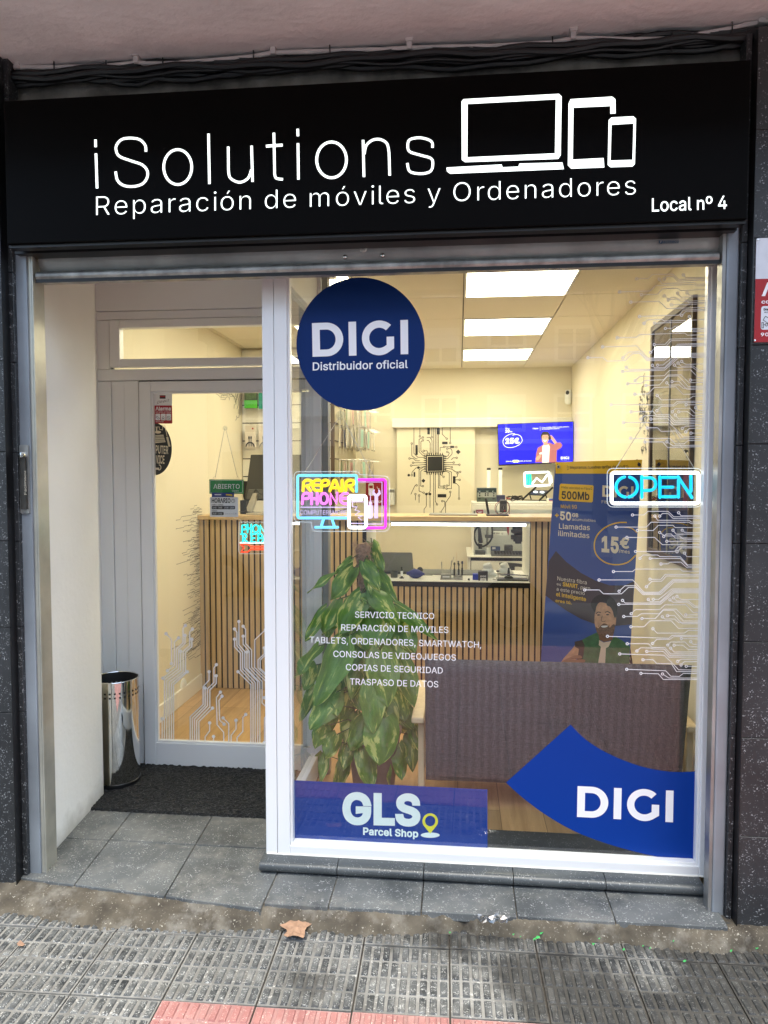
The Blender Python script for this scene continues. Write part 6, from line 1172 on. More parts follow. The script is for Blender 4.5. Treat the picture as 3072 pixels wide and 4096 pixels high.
def pack(crop, x0, y0, x1, y1, Y, mat, label, extra=None, th=.018, cat='package', x1w=None):
    a = at(crop, x0, y0, Y); b_ = at(crop, x1, y1, Y); 
    if x1w: b_.x = a.x + x1w
    o = thing('hanging_package', label, cat, ((a.x + b_.x) / 2, Y, b_.z), 'packages hanging on the slatwall')
    m_ = MB(); m_.box(a.x, b_.x, Y, Y + th, b_.z, a.z); m_.build('pack', mat, o, bevel=.002)
    m_ = MB(); xm = (a.x + b_.x) / 2; m_.tube([(xm, BYF + .01, a.z + .012), (xm, Y - .02, a.z + .012), (xm, Y - .03, a.z + .024)], .0022, 6); m_.build('hook', MAT['chain'], o)
    w_, h_ = b_.x - a.x, a.z - b_.z
    def sub(name, mat2, u0, v0, u1, v1, dd=.0015, rd=None):
        m2 = MB(); m2.box(a.x + w_ * u0, a.x + w_ * u1, Y - dd, Y - .0004, a.z - h_ * v1, a.z - h_ * v0); return m2.build(name, mat2, o)
    def cable(mat2):
        m2 = MB()
        for u in (.4, .6):
            m2.box(a.x + w_ * (u - .05), a.x + w_ * (u + .05), Y - .006, Y - .0005, a.z - h_ * .62, a.z - h_ * .5)
            m2.tube([(a.x + w_ * u, Y - .003, a.z - h_ * .62), (a.x + w_ * u, Y - .003, a.z - h_ * .98)], .0022, 6)
        m2.tube([(a.x + w_ * (.5 + .38 * cos(t)), Y - .004, a.z - h_ * (.98 - .2 * sin(t))) for t in [pi * i / 12 for i in range(13)]], .005, 6); m2.build('cable', mat2, o)
    if extra: extra(sub, cable)
    return o
pw = M('package_white', (.72, .66, .58), .4); pg = M('package_green', (.08, .5, .03), .4); pdk = M('package_dark', (.02, .04, .02), .4); pt = M('package_teal', (.01, .28, .2), .4); pb = M('package_blue', (.04, .28, .5), .4); po = M('package_orange', (.6, .25, .12), .5)
PYY = 5.93
pack('B6', 1096, 150, 1243, 366, PYY, pdk, 'green and black package hanging at the top of the slatwall by the door', lambda s, c: (s('green_part', pg, 0, .6, 1, 1), s('photo', M('package_photo', (.06, .12, .04), .5, var=(60, .6)), .1, .1, .9, .55)))
pack('B6', 1254, 150, 1400, 372, PYY, pt, 'teal package hanging next to the green one on the slatwall', lambda s, c: s('picture', po, .35, .45, .9, .75))
pack('B6', 1104, 560, 1222, 796, PYY, pw, 'white cable box with black cable hanging below the green package', lambda s, c: (c(MAT['blackm']), s('badge', MAT['red'], .68, .1, .82, .18)))
pack('B6', 1256, 560, 1380, 796, PYY, pw, 'white cable box with pale cable hanging left of the window post', lambda s, c: (c(MAT['greymid']), s('badge', MAT['red'], .68, .1, .82, .18)))
pack('B7', 322, 85, 427, 248, PYY, pb, 'blue package with white header hanging just under the navy disc', lambda s, c: s('header', pw, 0, 0, 1, .35))
pack('B7', 304, 372, 416, 608, PYY, pw, 'white cable box with black looped cable in the middle of the slatwall', lambda s, c: (c(MAT['blackm']), s('badge', MAT['red'], .58, .12, .74, .2)))
pack('B7', 308, 765, 370, 1000, PYY, MAT['greymid'], 'grey earphone package with green cable above the neon monitor', lambda s, c: (s('green_cable', pg, .1, .25, .9, .4), s('badge', MAT['decal'], .55, .05, .8, .12)))
pack('B7', 375, 775, 415, 1000, PYY, pw, 'narrow white package beside the grey earphone package')
# phone cases on side hooks
cmats = [M('case_' + n_, c, .35) for n_, c in (('mint', (.35, .6, .5)), ('white', (.8, .78, .7)), ('navy', (.03, .04, .14)), ('cream', (.75, .66, .5)), ('red', (.45, .02, .04)), ('grey', (.35, .34, .32)), ('clear', (.5, .46, .38)), ('black', (.03, .03, .03)), ('pink', (.7, .4, .4)), ('green', (.1, .3, .15)))]
cm = []
for mt in cmats:
    a = MB(); a.box(-.0045, .0045, -.04, .04, -.165, -.012); a.cur = 1; a.box(-.003, .003, -.043, .043, -.175, .012)
    o = a.build('phone_case', [mt, M('blister', (.60, .56, .47), .2)], loc=(0, 0, 0), bevel=.003, seg=1); cm.append(o)
first = [True] * len(cm); k = 0
cname = ['mint', 'white', 'navy', 'cream', 'red', 'grey', 'clear', 'black', 'pink', 'green']
for row, (zy, n_) in enumerate(((1008, 6), (1140, 7), (1343, 7))):
    z = at('A4', 510, zy, 6.05).z
    for i in range(n_):
        y = 6.10 + i * .165
        hk = MB(); hk.tube([(BX, y, z + .004), (BX + .27, y, z + .004), (BX + .285, y, z + .016)], .0022, 6)
        tag(hk.build('display_hook', MAT['chain']), 'thin steel hook on the side of the slatwall holding phone cases', 'hook', 'phone case hooks on the slatwall side')
        for j in range(4):
            c = r5.choice([0, 1, 2, 3, 3, 4, 5, 6, 6, 6, 1, 7, 8, 9, 6]); o = cm[c]
            if not first[c]: o = o.copy(); COL.objects.link(o)
            first[c] = False
            o.location = (BX + .03 + j * .058 + r5.uniform(-.012, .012), y + r5.uniform(-.006, .006), z); o.rotation_euler = (0, r5.uniform(-.06, .06), r5.uniform(-.25, .25))
            tag(o, cname[c] + ' phone case in blister wrap hanging on ' + ('the top', 'the middle', 'the bottom')[row] + ' row of hooks', 'phone case', 'phone cases hanging behind the counter')
for o, f_ in zip(cm, first):
    if f_: bpy.data.objects.remove(o)
# back wall: roller blind with printed chip
Y0 = BY - .10
bl = thing('roller_blind', 'cream roller blind printed with a black microchip on the back wall', 'blind', (-.2, Y0, 1.2))
a, b_ = at('A4', 856, 1092, Y0), at('A4', 1500, 1143, Y0); mb = MB(); mb.box(a.x, RXW - .003, Y0, BY, b_.z, a.z); mb.build('cassette', MAT['whitemelamine'], bl, bevel=.006)
f0, f1 = at('A4', 887, 1143, Y0 + .04).x, at('A4', 1357, 1143, Y0 + .04).x
mb = MB(); mb.box(f0, f1, Y0 + .04, Y0 + .044, 1.145, b_.z); mb.build('fabric', M('blind_fabric', (.76, .70, .54), .8, var=(2, .02)), bl)
bp = yplane(Y0 + .04); d = Draw('A4', bp, .0012)
CH = [[(989, 1145), (989, 1302), (1012, 1326), (1056, 1326)], [(1108, 1145), (1108, 1305)], [(1118, 1145), (1118, 1305)], [(1128, 1145), (1128, 1305)], [(1137, 1145), (1137, 1305)], [(1108, 1425), (1108, 1600), (1108, 1700)], [(1147, 1290), (1147, 1268), (1170, 1265)], [(1098, 1305), (1098, 1225), (1086, 1206), (1066, 1206)], [(1087, 1305), (1087, 1240), (1078, 1225), (1066, 1224)]]
RG = [[(1025, 1200), (1025, 1145)], [(1097, 1205), (1097, 1145)], [(1187, 1214), (1160, 1187), (1160, 1145)], [(1208, 1240), (1208, 1145)], [(1043, 1206), (1020, 1218), (1020, 1292), (1042, 1314), (1056, 1314)], [(1043, 1224), (1031, 1231), (1031, 1288), (1052, 1306), (1060, 1306)], [(976, 1243), (976, 1316), (1000, 1335), (1010, 1335)], [(962, 1333), (985, 1333), (1000, 1347), (1025, 1347)],
      [(984, 1359), (1056, 1359)], [(972, 1376), (1056, 1370)], [(1048, 1287), (1068, 1287), (1076, 1305)], [(976, 1434), (978, 1415), (1000, 1391), (1056, 1381)], [(1190, 1293), (1203, 1300), (1196, 1316), (1176, 1325)], [(1190, 1274), (1212, 1274), (1219, 1286), (1219, 1306), (1192, 1335), (1176, 1335)], [(1172, 1263), (1210, 1263)], [(1245, 1264), (1228, 1264)], [(1247, 1329), (1226, 1329), (1214, 1341)], [(1229, 1358), (1176, 1358)], [(1263, 1371), (1176, 1371)],
      [(1218, 1386), (1200, 1382), (1176, 1382)], [(1268, 1414), (1240, 1414), (1218, 1398), (1200, 1394), (1176, 1392)], [(1043, 1500), (1030, 1500), (1030, 1410), (1056, 1392)], [(1168, 1444), (1150, 1430), (1150, 1425)], [(1172, 1500), (1145, 1500), (1145, 1425)], [(1188, 1497), (1202, 1497), (1202, 1420), (1176, 1405)], [(1186, 1515), (1215, 1515), (1215, 1415), (1176, 1400)], [(1170, 1511), (1137, 1511), (1137, 1425)], [(1048, 1540), (1020, 1530), (1020, 1400), (1056, 1380)], [(1005, 1495), (995, 1497), (970, 1550)],
      [(998, 1548), (998, 1585)], [(1020, 1556), (1020, 1600)], [(1064, 1548), (1064, 1620), (1050, 1640), (1050, 1680)], [(1086, 1548), (1086, 1600), (1086, 1630)], [(1128, 1610), (1118, 1590), (1118, 1425)], [(1078, 1545), (1087, 1530), (1087, 1425)], [(1208, 1535), (1208, 1560), (1180, 1600), (1180, 1665)], [(1261, 1575), (1261, 1500), (1245, 1484), (1235, 1484)], [(1265, 1462), (1240, 1462)], [(1252, 1422), (1252, 1440), (1240, 1448)], [(1160, 1590), (1175, 1590), (1175, 1620), (1155, 1650), (1155, 1690)], [(1147, 1678), (1147, 1650)]]
for l in CH: d.stroke(l, 3.4)
for l in RG:
    p0, p1 = Vector(l[0]), Vector(l[1]); d.stroke([tuple(p0 + (p1 - p0).normalized() * 4)] + l[1:], 3.4); d.ring(l[0][0], l[0][1], 6.5, 3.4, d=.002)
d.poly([(1062, 1313), (1170, 1311), (1170, 1416), (1062, 1418)], [(1068, 1319), (1164, 1317), (1164, 1410), (1068, 1412)], d=.0024); d.poly([(1072, 1323), (1161, 1321), (1161, 1407), (1072, 1409)], d=.0024)
for i in range(8):
    x = 1068 + i * 13.3; d.poly([(x - 4, 1313), (x + 4, 1313), (x + 1.5, 1298), (x - 1.5, 1298)], d=.003); d.poly([(x - 4, 1417), (x + 4, 1417), (x + 1.5, 1432), (x - 1.5, 1432)], d=.003)
    y = 1319 + i * 13; d.poly([(1062, y - 4), (1062, y + 4), (1047, y + 1.5), (1047, y - 1.5)], d=.003); d.poly([(1170, y - 4), (1170, y + 4), (1185, y + 1.5), (1185, y - 1.5)], d=.003)
for p in ([(1070, 1145), (1085, 1145), (1085, 1188), (1070, 1188)], [(1129, 1150), (1145, 1150), (1145, 1188), (1129, 1188)], [(1159, 1232), (1192, 1232), (1192, 1247), (1159, 1247)], [(1208, 1257), (1231, 1257), (1231, 1270), (1208, 1270)], [(1241, 1293), (1256, 1279), (1271, 1294), (1256, 1308)], [(998, 1252), (1012, 1252), (1012, 1312), (998, 1312)], [(987, 1415), (997, 1415), (997, 1444), (987, 1444)],
          [(1034, 1468), (1046, 1455), (1058, 1467), (1047, 1480)], [(1224, 1440), (1240, 1440), (1240, 1484), (1224, 1484)], [(1132, 1548), (1184, 1548), (1184, 1568), (1132, 1568)]): d.poly(p, d=.0026)
for x, y in ((1016, 1388), (958, 1434), (1064, 1548), (1086, 1548)): d.disc(x, y, 8, d=.0029)
d.build('chip_print', MAT['ink'], bl)
# television
TY = 7.12; tp = yplane(TY)
tv = thing('television', 'wall mounted television showing a blue advert with a smiling person', 'television', at('B8', 815, 700, TY))
d = Draw('B8', tp, 0); q = [d.h(x, y) for x, y in ((386, 266), (1229, 236), (1226, 692), (402, 727))]; mb = MB(); mb.prism([p + Vector((0, .002, 0)) for p in q], (0, .045, 0)); mb.build('bezel', MAT['black'], tv)
mb = MB(); mb.box(q[0].x + .2, q[0].x + .5, TY + .048, BY - .001, q[0].z - .3, q[0].z - .12); mb.build('wall_bracket', MAT['blackm'], tv)
tve = lambda n_, c, s=.85: E(n_, c, s * .38)
TW_ = tve('screen_white', (.75, .8, 1.0))
d = Draw('B8', tp, .0008); d.poly([(395, 274), (1222, 244), (1219, 681), (409, 713)]); d.build('screen', E('screen_blue', (.003, .003, .80), .32, True), tv)
d = Draw('B8', tp, .002); d.text('Fibra', 474, 320, 520, 319, 11, .01); d.text('10', 474, 360, 520, 358, 31, .03); d.text('Gb', 525, 357, 552, 356, 12, .02); d.text('25€', 474, 482, 625, 478, 56, .04); d.text('/mes', 576, 477, 634, 475, 15, .01)
d.stroke(smooth_line([(580, 372), (520, 380), (462, 420), (448, 475), (480, 518), (550, 525), (625, 495), (660, 450), (640, 398), (590, 380), (552, 392)]), 5)
d.text('Fibra', 778, 324, 836, 322, 16, .01); d.stroke([(858, 292), (859, 340)], 3); d.text('Con 10Gb PRO a este precio,', 877, 312, 1180, 300, 12, .01); d.text('el inteligente eres tú', 877, 327, 1070, 321, 11, .015)
d.text('Además,', 480, 685, 548, 683, 12, .01); d.text('gratis en la nube', 628, 681, 765, 678, 12, .01); wide_letters(d, quadmap((1087, 628), (1178, 625), (1178, 652), (1087, 655)), .002); d.text('Fibra · Móvil · TV', 1087, 668, 1177, 665, 6, .0); d.build('screen_text', TW_, tv)
d = Draw('B8', tp, .002); d.poly(rrect(553, 664, 622, 690, 12)); d.build('screen_badge', tve('screen_lime', (.75, .85, .25)), tv)
sp = thing('x', 'x', 'x', (0, 0, 0)); bpy.data.objects.remove(sp)
def layer(crop, pl, dd, name, mat, par, *polys):
    d = Draw(crop, pl, dd)
    for p in polys: d.poly(p)
    return d.build(name, mat, par)
layer('B8', tp, .0012, 'screen_jacket', tve('screen_pink', (.30, .10, .10), .8), tv, [(803, 690), (815, 590), (832, 530), (895, 492), (960, 470), (1030, 498), (1045, 545), (1040, 690)], [(1015, 490), (1040, 470), (1085, 468), (1106, 500), (1090, 530), (1050, 555), (1030, 545)])
layer('B8', tp, .0018, 'screen_shirt', tve('screen_shirt', (.62, .58, .52), .8), tv, [(882, 512), (900, 496), (950, 488), (966, 515), (955, 692), (880, 694)], [(848, 588), (866, 578), (905, 575), (908, 592), (930, 605), (915, 615), (880, 600), (852, 602)])
SK = tve('screen_skin', (.48, .25, .16), .8)
layer('B8', tp, .0022, 'screen_skin', SK, tv, [(874, 390), (880, 375), (950, 375), (956, 410), (952, 445), (935, 480), (948, 495), (922, 502), (896, 498), (898, 482), (880, 455)], [(965, 395), (985, 390), (1010, 420), (1045, 470), (1020, 490), (985, 440), (965, 420)], [(808, 645), (830, 620), (865, 600), (870, 625), (840, 665), (815, 670)])
layer('B8', tp, .0028, 'screen_hair', tve('screen_black', (.012, .010, .010), .8), tv, [(864, 440), (862, 395), (878, 360), (905, 348), (945, 354), (968, 380), (968, 402), (950, 398), (940, 384), (890, 386), (878, 400), (874, 440)], [(950, 402), (975, 400), (980, 430), (962, 445), (950, 435)], [(884, 408), (904, 406), (904, 411), (884, 413)], [(920, 406), (942, 408), (942, 413), (920, 411)])
layer('B8', tp, .0032, 'screen_smile', TW_, tv, [(894, 445), (932, 443), (922, 457), (904, 458)])
# security camera, alarm box, extinguisher sign
q = at('A5', 420, 985, BY - .08); ca = thing('security_camera', 'white security camera with black lens in the upper back corner', 'camera', (q.x, BY - .08, q.z - .08))
mb = MB(); mb.lathe([(.001, -.075), (.026, -.07), (.030, -.05), (.030, .05), (.026, .066), (.001, .07)], (q.x + .008, BY - .06, q.z), 20); mb.build('body', MAT['whiteplastic'], ca, smooth=True)
mb = MB(); mb.ball((q.x - .004, BY - .082, q.z + .038), .020, 16, 10, (.9, .8, 1.05)); mb.build('lens', MAT['black'], ca, smooth=True)
mb = MB(); mb.box(q.x - .02, q.x + .035, BY - .035, BY - .001, q.z - .05, q.z + .04); mb.build('bracket', MAT['whiteplastic'], ca, bevel=.004)
al_ = at('B7', 1030, 1036, BY - .03); al2 = at('B7', 1096, 1202, BY - .03); ap = thing('alarm_keypad', 'white alarm keypad on the back wall beside the red sign', 'keypad', ((al_.x + al2.x) / 2, BY - .03, al2.z))
mb = MB(); mb.box(al_.x, al2.x, BY - .03, BY - .001, al2.z, al_.z); mb.build('case', MAT['whiteplastic'], ap, bevel=.006)
mb = MB(); mb.box(al_.x + .004, al2.x - .004, BY - .032, BY - .0305, al_.z - .035, al_.z - .004); mb.build('display', MAT['greymid'], ap)
e0, e1 = at('B7', 800, 950, BY - .01), at('B7', 985, 1205, BY - .01); ex = thing('extinguisher_sign', 'dark red fire extinguisher sign on the back wall behind the neon', 'sign', ((e0.x + e1.x) / 2, BY - .01, e1.z))
mb = MB(); mb.box(e0.x, e1.x, BY - .008, BY - .001, e1.z, e0.z); mb.build('plate', M('sign_red', (.32, .015, .02), .5), ex)
d = Draw('B7', yplane(BY - .008), .001); d.poly(rrect(826, 975, 880, 1105, 20), rrect(834, 1000, 872, 1030, 4)); d.text('EXTINTOR', 815, 1176, 968, 1176, 20, .02); d.stroke(ell(940, 1010, 26, 26, 90, 180, 6), 6); d.build('pictogram', MAT['decal'], ex)
mb = MB(); mb.box(e0.x + .03, e0.x + .13, BY - .14, BY - .02, 1.0, 1.2); 
# ---- counter
CY = 4.97; zt1 = at('A7', 900, 262, 4.93).z; zt0 = at('A7', 900, 290, 4.93).z
cx0 = at('A6', 925, 900, CY).x; ox0 = at('A7', 652, 500, CY).x; ox1 = at('C3', 1336, 900, CY).x; zb = at('C3', 700, 1612, 4.95).z
co = thing('counter', 'reception counter of oak slats on black with an oak top and a lit opening', 'counter', (-.3, CY, FL))
mb = MB(); mb.box(cx0, ox0, CY, CY + .05, FL, zt0 - .001); mb.box(ox1, RXW - .003, CY, CY + .05, FL, zt0 - .001); mb.box(ox0, ox1, CY, CY + .05, FL, zb - .034); mb.build('backing_panel', MAT['felt'], co)
mb = MB(); p_ = .0402; x = cx0 + .0
while x < RXW - .03:
    zz = zt0 - .002 if (x + .028 < ox0 + .002 or x > ox1 - .002) else zb - .036
    if not (x < ox0 < x + .028) and not (x < ox1 < x + .028): mb.box(x, x + .0282, CY - .012, CY - .0005, FL + .004, zz)
    elif zz: mb.box(x, x + .0282, CY - .012, CY - .0005, FL + .004, zb - .036)
    x += p_
mb.build('slats', MAT['oak'], co)
js = at('C3', 1462, 230, 4.93).x
mb = MB(); mb.box(cx0 - .05, js - .0012, 4.93, 5.36, zt0, zt1); mb.box(js + .0012, RXW - .003, 4.93, 5.36, zt0, zt1); mb.build('top', MAT['oaktop'], co, bevel=.0015)
mb = MB(); mb.box(ox0, ox1, 4.955, 5.62, zb - .032, zb - .0006); mb.build('bench_edge', MAT['felt'], co)
mb = MB(); mb.box(ox0 + .002, ox1 - .002, 4.958, 5.60, zb, zb + .003); mb.build('bench_top', MAT['whitemelamine'], co)
mb = MB(); mb.box(ox0 - .018, ox0, CY + .052, 5.6, zb, zt0 - .001); mb.box(ox1, ox1 + .018, CY + .052, 5.6, zb, zt0 - .001); mb.build('side_panel', MAT['whitemelamine'], co)
mb = MB(); mb.box(at('A7', 815, 305, 5.0).x, at('C3', 1238, 320, 5.0).x, 5.00, 5.018, zt0 - .036, zt0 - .018); mb.build('light_strip', MAT['ledstrip'], co)
mb = MB(); mb.box(ox0 + .002, ox1 - .001, 4.985, 5.03, zt0 - .017, zt0 - .001); mb.build('strip_holder', MAT['alu'], co)
mb = MB(); mb.add([(ox0, 4.966, zb + .003), (ox1, 4.966, zb + .003), (ox1, 4.966, zt0 - .04), (ox0, 4.966, zt0 - .04)], [(0, 1, 2, 3)]); mb.build('glass_front', MAT['acrylic'], co)
# ---- wall decals
def circuit_wall(name, label, yz, plane_x, side, r, mat, w=.0035):
    mb = MB()
    for (pts) in yz:
        L, R_ = offs(pts, w, False); n = len(pts); xx = plane_x + side * (.0008 + (r.random() * .0008))
        mb.add([(xx, p.x, p.y) for p in L] + [(xx, p.x, p.y) for p in R_], [(i, i + 1, n + i + 1, n + i) for i in range(n - 1)])
        for e_ in (pts[0],):
            m_ = len(mb.v); q = [(xx + side * .0004, e_[0] + w * 1.5 * cos(t * pi / 4), e_[1] + w * 1.5 * sin(t * pi / 4)) for t in range(8)]; mb.add(q, [tuple(range(8))])
    return tag(mb.build(name, mat), label, 'decal')
r = random.Random(21); L1 = []
z = .30
while z < 1.33:
    ln = r.choice([.06, .08, .1, .12, .16, .2, .24]) * (1 if r.random() < .8 else 1.6)
    y1 = 5.02; s_ = max(4.35, y1 - ln * 1.5); pts = [(s_, z)]; y = s_; zz = z
    while y < y1 - .02:
        a = r.uniform(.05, .14); y = min(y1, y + a); pts.append((y, zz))
        if y < y1 - .05 and r.random() < .75:
            b_ = r.choice([-1, 1, 1]) * r.uniform(.006, .018); y += abs(b_) * 1.6; zz += b_; pts.append((y, zz))
    L1.append(pts)
    if r.random() < .6:
        a = r.uniform(4.72, 4.92); L1.append([(a, z + .006), (a + .05, z + .006), (a + .07, z + .026), (a + .12, z + .026)])
    z += r.uniform(.009, .017)
circuit_wall('wall_decal', 'dense black circuit trace decal on the left wall beside the counter', L1, LX, 1, r, M('decal_ink', (.05, .045, .035), .6), .0026)
d = Draw('B6', xplane(LX, 1), .001)
for l in ([(785, 205), (840, 250), (842, 226), (920, 226)], [(840, 245), (890, 256), (905, 240), (930, 246), (932, 278)], [(832, 266), (884, 274), (890, 262)], [(896, 202), (960, 216), (985, 236), (985, 280)], [(925, 202), (940, 236), (972, 236)], [(870, 202), (880, 218), (915, 214)], [(998, 202), (1000, 240), (1012, 246)], [(1030, 202), (1006, 290), (1006, 320), (985, 330), (983, 372)],
          [(1050, 202), (1030, 290), (1030, 330), (1015, 378)], [(1060, 206), (1045, 292), (1045, 402), (1035, 470), (1010, 466)], [(1076, 202), (1051, 300), (1050, 442)], [(1010, 450), (1016, 476), (999, 504)], [(1030, 380), (1030, 428)], [(1086, 204), (1070, 262), (1060, 262)], [(950, 204), (964, 226), (1000, 262), (998, 312)], [(800, 200), (860, 214), (872, 236)], [(1018, 206), (1012, 262), (990, 300)]): d.stroke(l, 4.2)
tag(d.build('wall_decal', MAT['ink'], loc=(LX, 5.6, 2.0)), 'black circuit trace decal high on the left wall seen over the door glass', 'decal')
d = Draw('A5', xplane(RXW), .001)
for i in range(30):
    x = r.uniform(865, 938); y = r.uniform(940, 1340); pts = [(x, y)]
    for k in range(r.randint(1, 3)): y += r.choice([-1, 1]) * r.uniform(15, 40); pts.append((x, y)); x += r.uniform(-18, 18); y -= r.uniform(6, 18); pts.append((x, y))
    d.stroke(pts, 2.6); d.ring(pts[0][0], pts[0][1], 6, 3.2)
    if r.random() < .4: d.ring(pts[-1][0], pts[-1][1], 5, 2.6)
tag(d.build('wall_decal', MAT['ink'], loc=(RXW, 4.3, 1.6)), 'black circuit trace decal on the right wall beside the glass cabinet', 'decal')
# ================================================================ things on and behind the counter
def boxo(name, label, cat, crop, x0, y0, x1, y1, Y, dep, mat, group=None, bevel=.003, zbase=None, parts=None):
    a, b_ = at(crop, x0, y0, Y), at(crop, x1, y1, Y)
    zb_ = b_.z if zbase is None else zbase
    o = thing(name, label, cat, ((a.x + b_.x) / 2, Y + dep / 2, zb_), group)
    m_ = MB(); m_.box(a.x, b_.x, Y, Y + dep, zb_, a.z); m_.build('body', mat, o, bevel=bevel)
    if parts: parts(o, a, b_)
    return o
def dpart(par, crop, Y, name, mat, fn, d=.0012):
    dd = Draw(crop, yplane(Y), d); fn(dd); return dd.build(name, mat, par)
zB = zb + .003; zT = zt1
# on the lit bench
lt = thing('laptop', 'open grey laptop seen from behind on the workbench', 'laptop', at('C2', 60, 470, 5.3)); q = [at('C2', x, y, 5.34) for x, y in ((-330, 162), (232, 166), (246, 178), (264, 420), (-340, 420))]
mb = MB(); mb.prism(q, (0, .012, 0)); mb.build('lid', MAT['greymid'], lt, bevel=.003); a = at('C2', -330, 420, 5.34); b_ = at('C2', 264, 420, 5.34); mb = MB(); mb.box(a.x, b_.x, 5.30, 5.54, zB, zB + .014); mb.build('base', MAT['greydark'], lt, bevel=.003)
mat_ = MB(); a, b_ = at('C2', 330, 380, 5.45), at('C2', 1000, 450, 5.3); mat_.box(a.x, b_.x + .1, 5.28, 5.56, zB, zB + .006); tag(mat_.build('work_mat', M('mat_grey', (.14, .15, .14), .7)), 'grey silicone work mat on the back of the workbench', 'mat')
def cyl(name, label, cat, crop, cx, ytop, hw, Y, prof, group=None, zbase=None):
    """prof: list of (radius share, height share, material index)"""
    c = at(crop, cx, ytop, Y); R_ = abs(at(crop, cx + hw, ytop, Y).x - c.x); zb_ = zB if zbase is None else zbase; H = c.z - zb_
    o = thing(name, label, cat, (c.x, Y, zb_), group); 
    for k, (pname, seg, mt) in enumerate(prof):
        m_ = MB(); m_.lathe([(max(.0004, R_ * a_), zb_ + H * h_) for a_, h_ in seg], (c.x, Y, 0), 18); m_.build(pname, mt, o, smooth=True)
    return o
cyl('cup', 'grey tapered cup at the left end of the workbench', 'cup', 'C2', 46, 372, 42, 5.12, [('body', [(.9, 0), (1, 1), (.9, 1), (.82, .1), (.01, .1)], MAT['greydark'])])
cyl('flux_syringe', 'black and white flux syringe standing on its cap', 'syringe', 'C2', 130, 325, 26, 5.08, [('base', [(1, 0), (1, .07), (.5, .09)], MAT['blackm']), ('barrel', [(.5, .09), (.5, .68)], MAT['blackm']), ('label', [(.52, .2), (.52, .66)], MAT['decalgrey']), ('cap', [(.6, .68), (.6, .78), (.35, .8), (.35, 1)], MAT['blackm'])])
q = at('C2', 270, 430, 5.10); o = thing('air_blower', 'blue rubber air blower bulb lying on the workbench', 'blower', (q.x, 5.1, zB)); R_ = .034
mb = MB(); c = Vector((at('C2', 180, 430, 5.1).x, 5.1, zB + .033)); mb.lathe([(.001, 0), (.010, .003), (.012, .015), (.024, .03), (.034, .055), (.032, .08), (.02, .105), (.009, .118), (.009, .128)], c, 20, (1, 0, -.03)); mb.build('bulb', M('rubber_blue', (.015, .025, .19), .45), o, smooth=True)
mb = MB(); mb.lathe([(.0055, .128), (.0025, .185)], c, 12, (1, 0, -.06)); mb.build('nozzle', MAT['greymid'], o, smooth=True)
q = at('C2', 332, 358, 5.3); o = thing('ball_camera', 'small black ball on a stand behind the blue blower', 'webcam', (q.x, 5.3, zB)); mb = MB(); mb.ball(q, .022, 16, 10); mb.build('ball', MAT['black'], o, smooth=True); mb = MB(); mb.tube([(q.x, 5.3, zB), (q.x, 5.3, q.z - .015)], [.016, .005], 10); mb.build('stand', MAT['blackm'], o, smooth=True)
th = thing('tool_holder', 'grey metal tool holder on the workbench holding tweezers and screwdrivers', 'tool holder', (at('C2', 680, 485, 5.05).x, 5.08, zB))
a, b_ = at('C2', 556, 478, 5.05), at('C2', 804, 490, 5.05); mb = MB(); mb.box(a.x, b_.x, 5.04, 5.12, zB, zB + .006); mb.build('plate', MAT['steel'], th, bevel=.001)
a, b_ = at('C2', 562, 408, 5.05), at('C2', 677, 478, 5.05); mb = MB(); mb.box(a.x, b_.x, 5.05, 5.11, zB + .0065, a.z); mb.build('block', MAT['steel'], th, bevel=.002)
mb = MB(); mb.box(a.x + .012, b_.x - .012, 5.0485, 5.0497, a.z - .021, a.z - .012); mb.build('label_plate', MAT['decalgrey'], th)
q = at('C2', 752, 425, 5.08); Rr = at('C2', 804, 425, 5.08).x - q.x; mb = MB(); mb.lathe([(Rr, zB + .0065), (Rr, zB + .014), (Rr * .9, zB + .02), (Rr, zB + .028), (Rr, q.z), (Rr * .4, q.z)], (q.x, 5.08, 0), 24); mb.build('drum', MAT['steel'], th, smooth=True)
for i, (x, yt, yb) in enumerate(((712, 275, 420), (760, 285, 415), (798, 260, 420), (755, 258, 300))):
    t, b_ = at('C2', x, yt, 5.08 + .01 * (i % 2)), at('C2', x, yb, 5.08 + .01 * (i % 2)); o = thing('screwdriver', ('black precision screwdriver leftmost in the round drum', 'black precision screwdriver in the middle of the round drum', 'black precision screwdriver with blue cap in the round drum', 'short dark screwdriver at the back of the round drum')[i], 'screwdriver', b_, 'screwdrivers in the tool holder')
    H = t.z - b_.z; m_ = MB(); m_.lathe([(.0045, 0), (.0065, H * .3), (.0065, H * .5), (.004, H * .55), (.004, H * .82)], b_, 12); m_.build('handle', MAT['blackm'], o, smooth=True)
    m_ = MB(); m_.lathe([(.0075, H * .82), (.0075, H * .9), (.005, H)], b_, 12); m_.build('cap', M('cap_navy', (.02, .03, .10), .4) if i >= 2 else MAT['greydark'], o, smooth=True)
for i, (xa, ya, xb, yb, w_, mt, lb) in enumerate(((571, 268, 575, 410, .008, 'steel_dark', 'flat dark steel pry tool upright in the holder'), (683, 255, 668, 410, .008, 'steel_dark', 'dark tweezers upright in the holder'), (708, 212, 645, 408, .004, 'steel_dark', 'thin pointed spudger leaning in the holder'), (738, 165, 728, 420, .004, 'palewood', 'long thin wooden stick upright in the holder'))):
    t, b_ = at('C2', xa, ya, 5.07), at('C2', xb, yb, 5.07); m_ = MB(); m_.tube([b_, b_.lerp(t, .6), b_.lerp(t, .85), t], [w_ * .3, w_ * .35, w_ * .5, w_ * .45], 8); tag(m_.build('hand_tool', MAT[mt], smooth=True), lb, 'hand tool', 'tools standing in the holder')
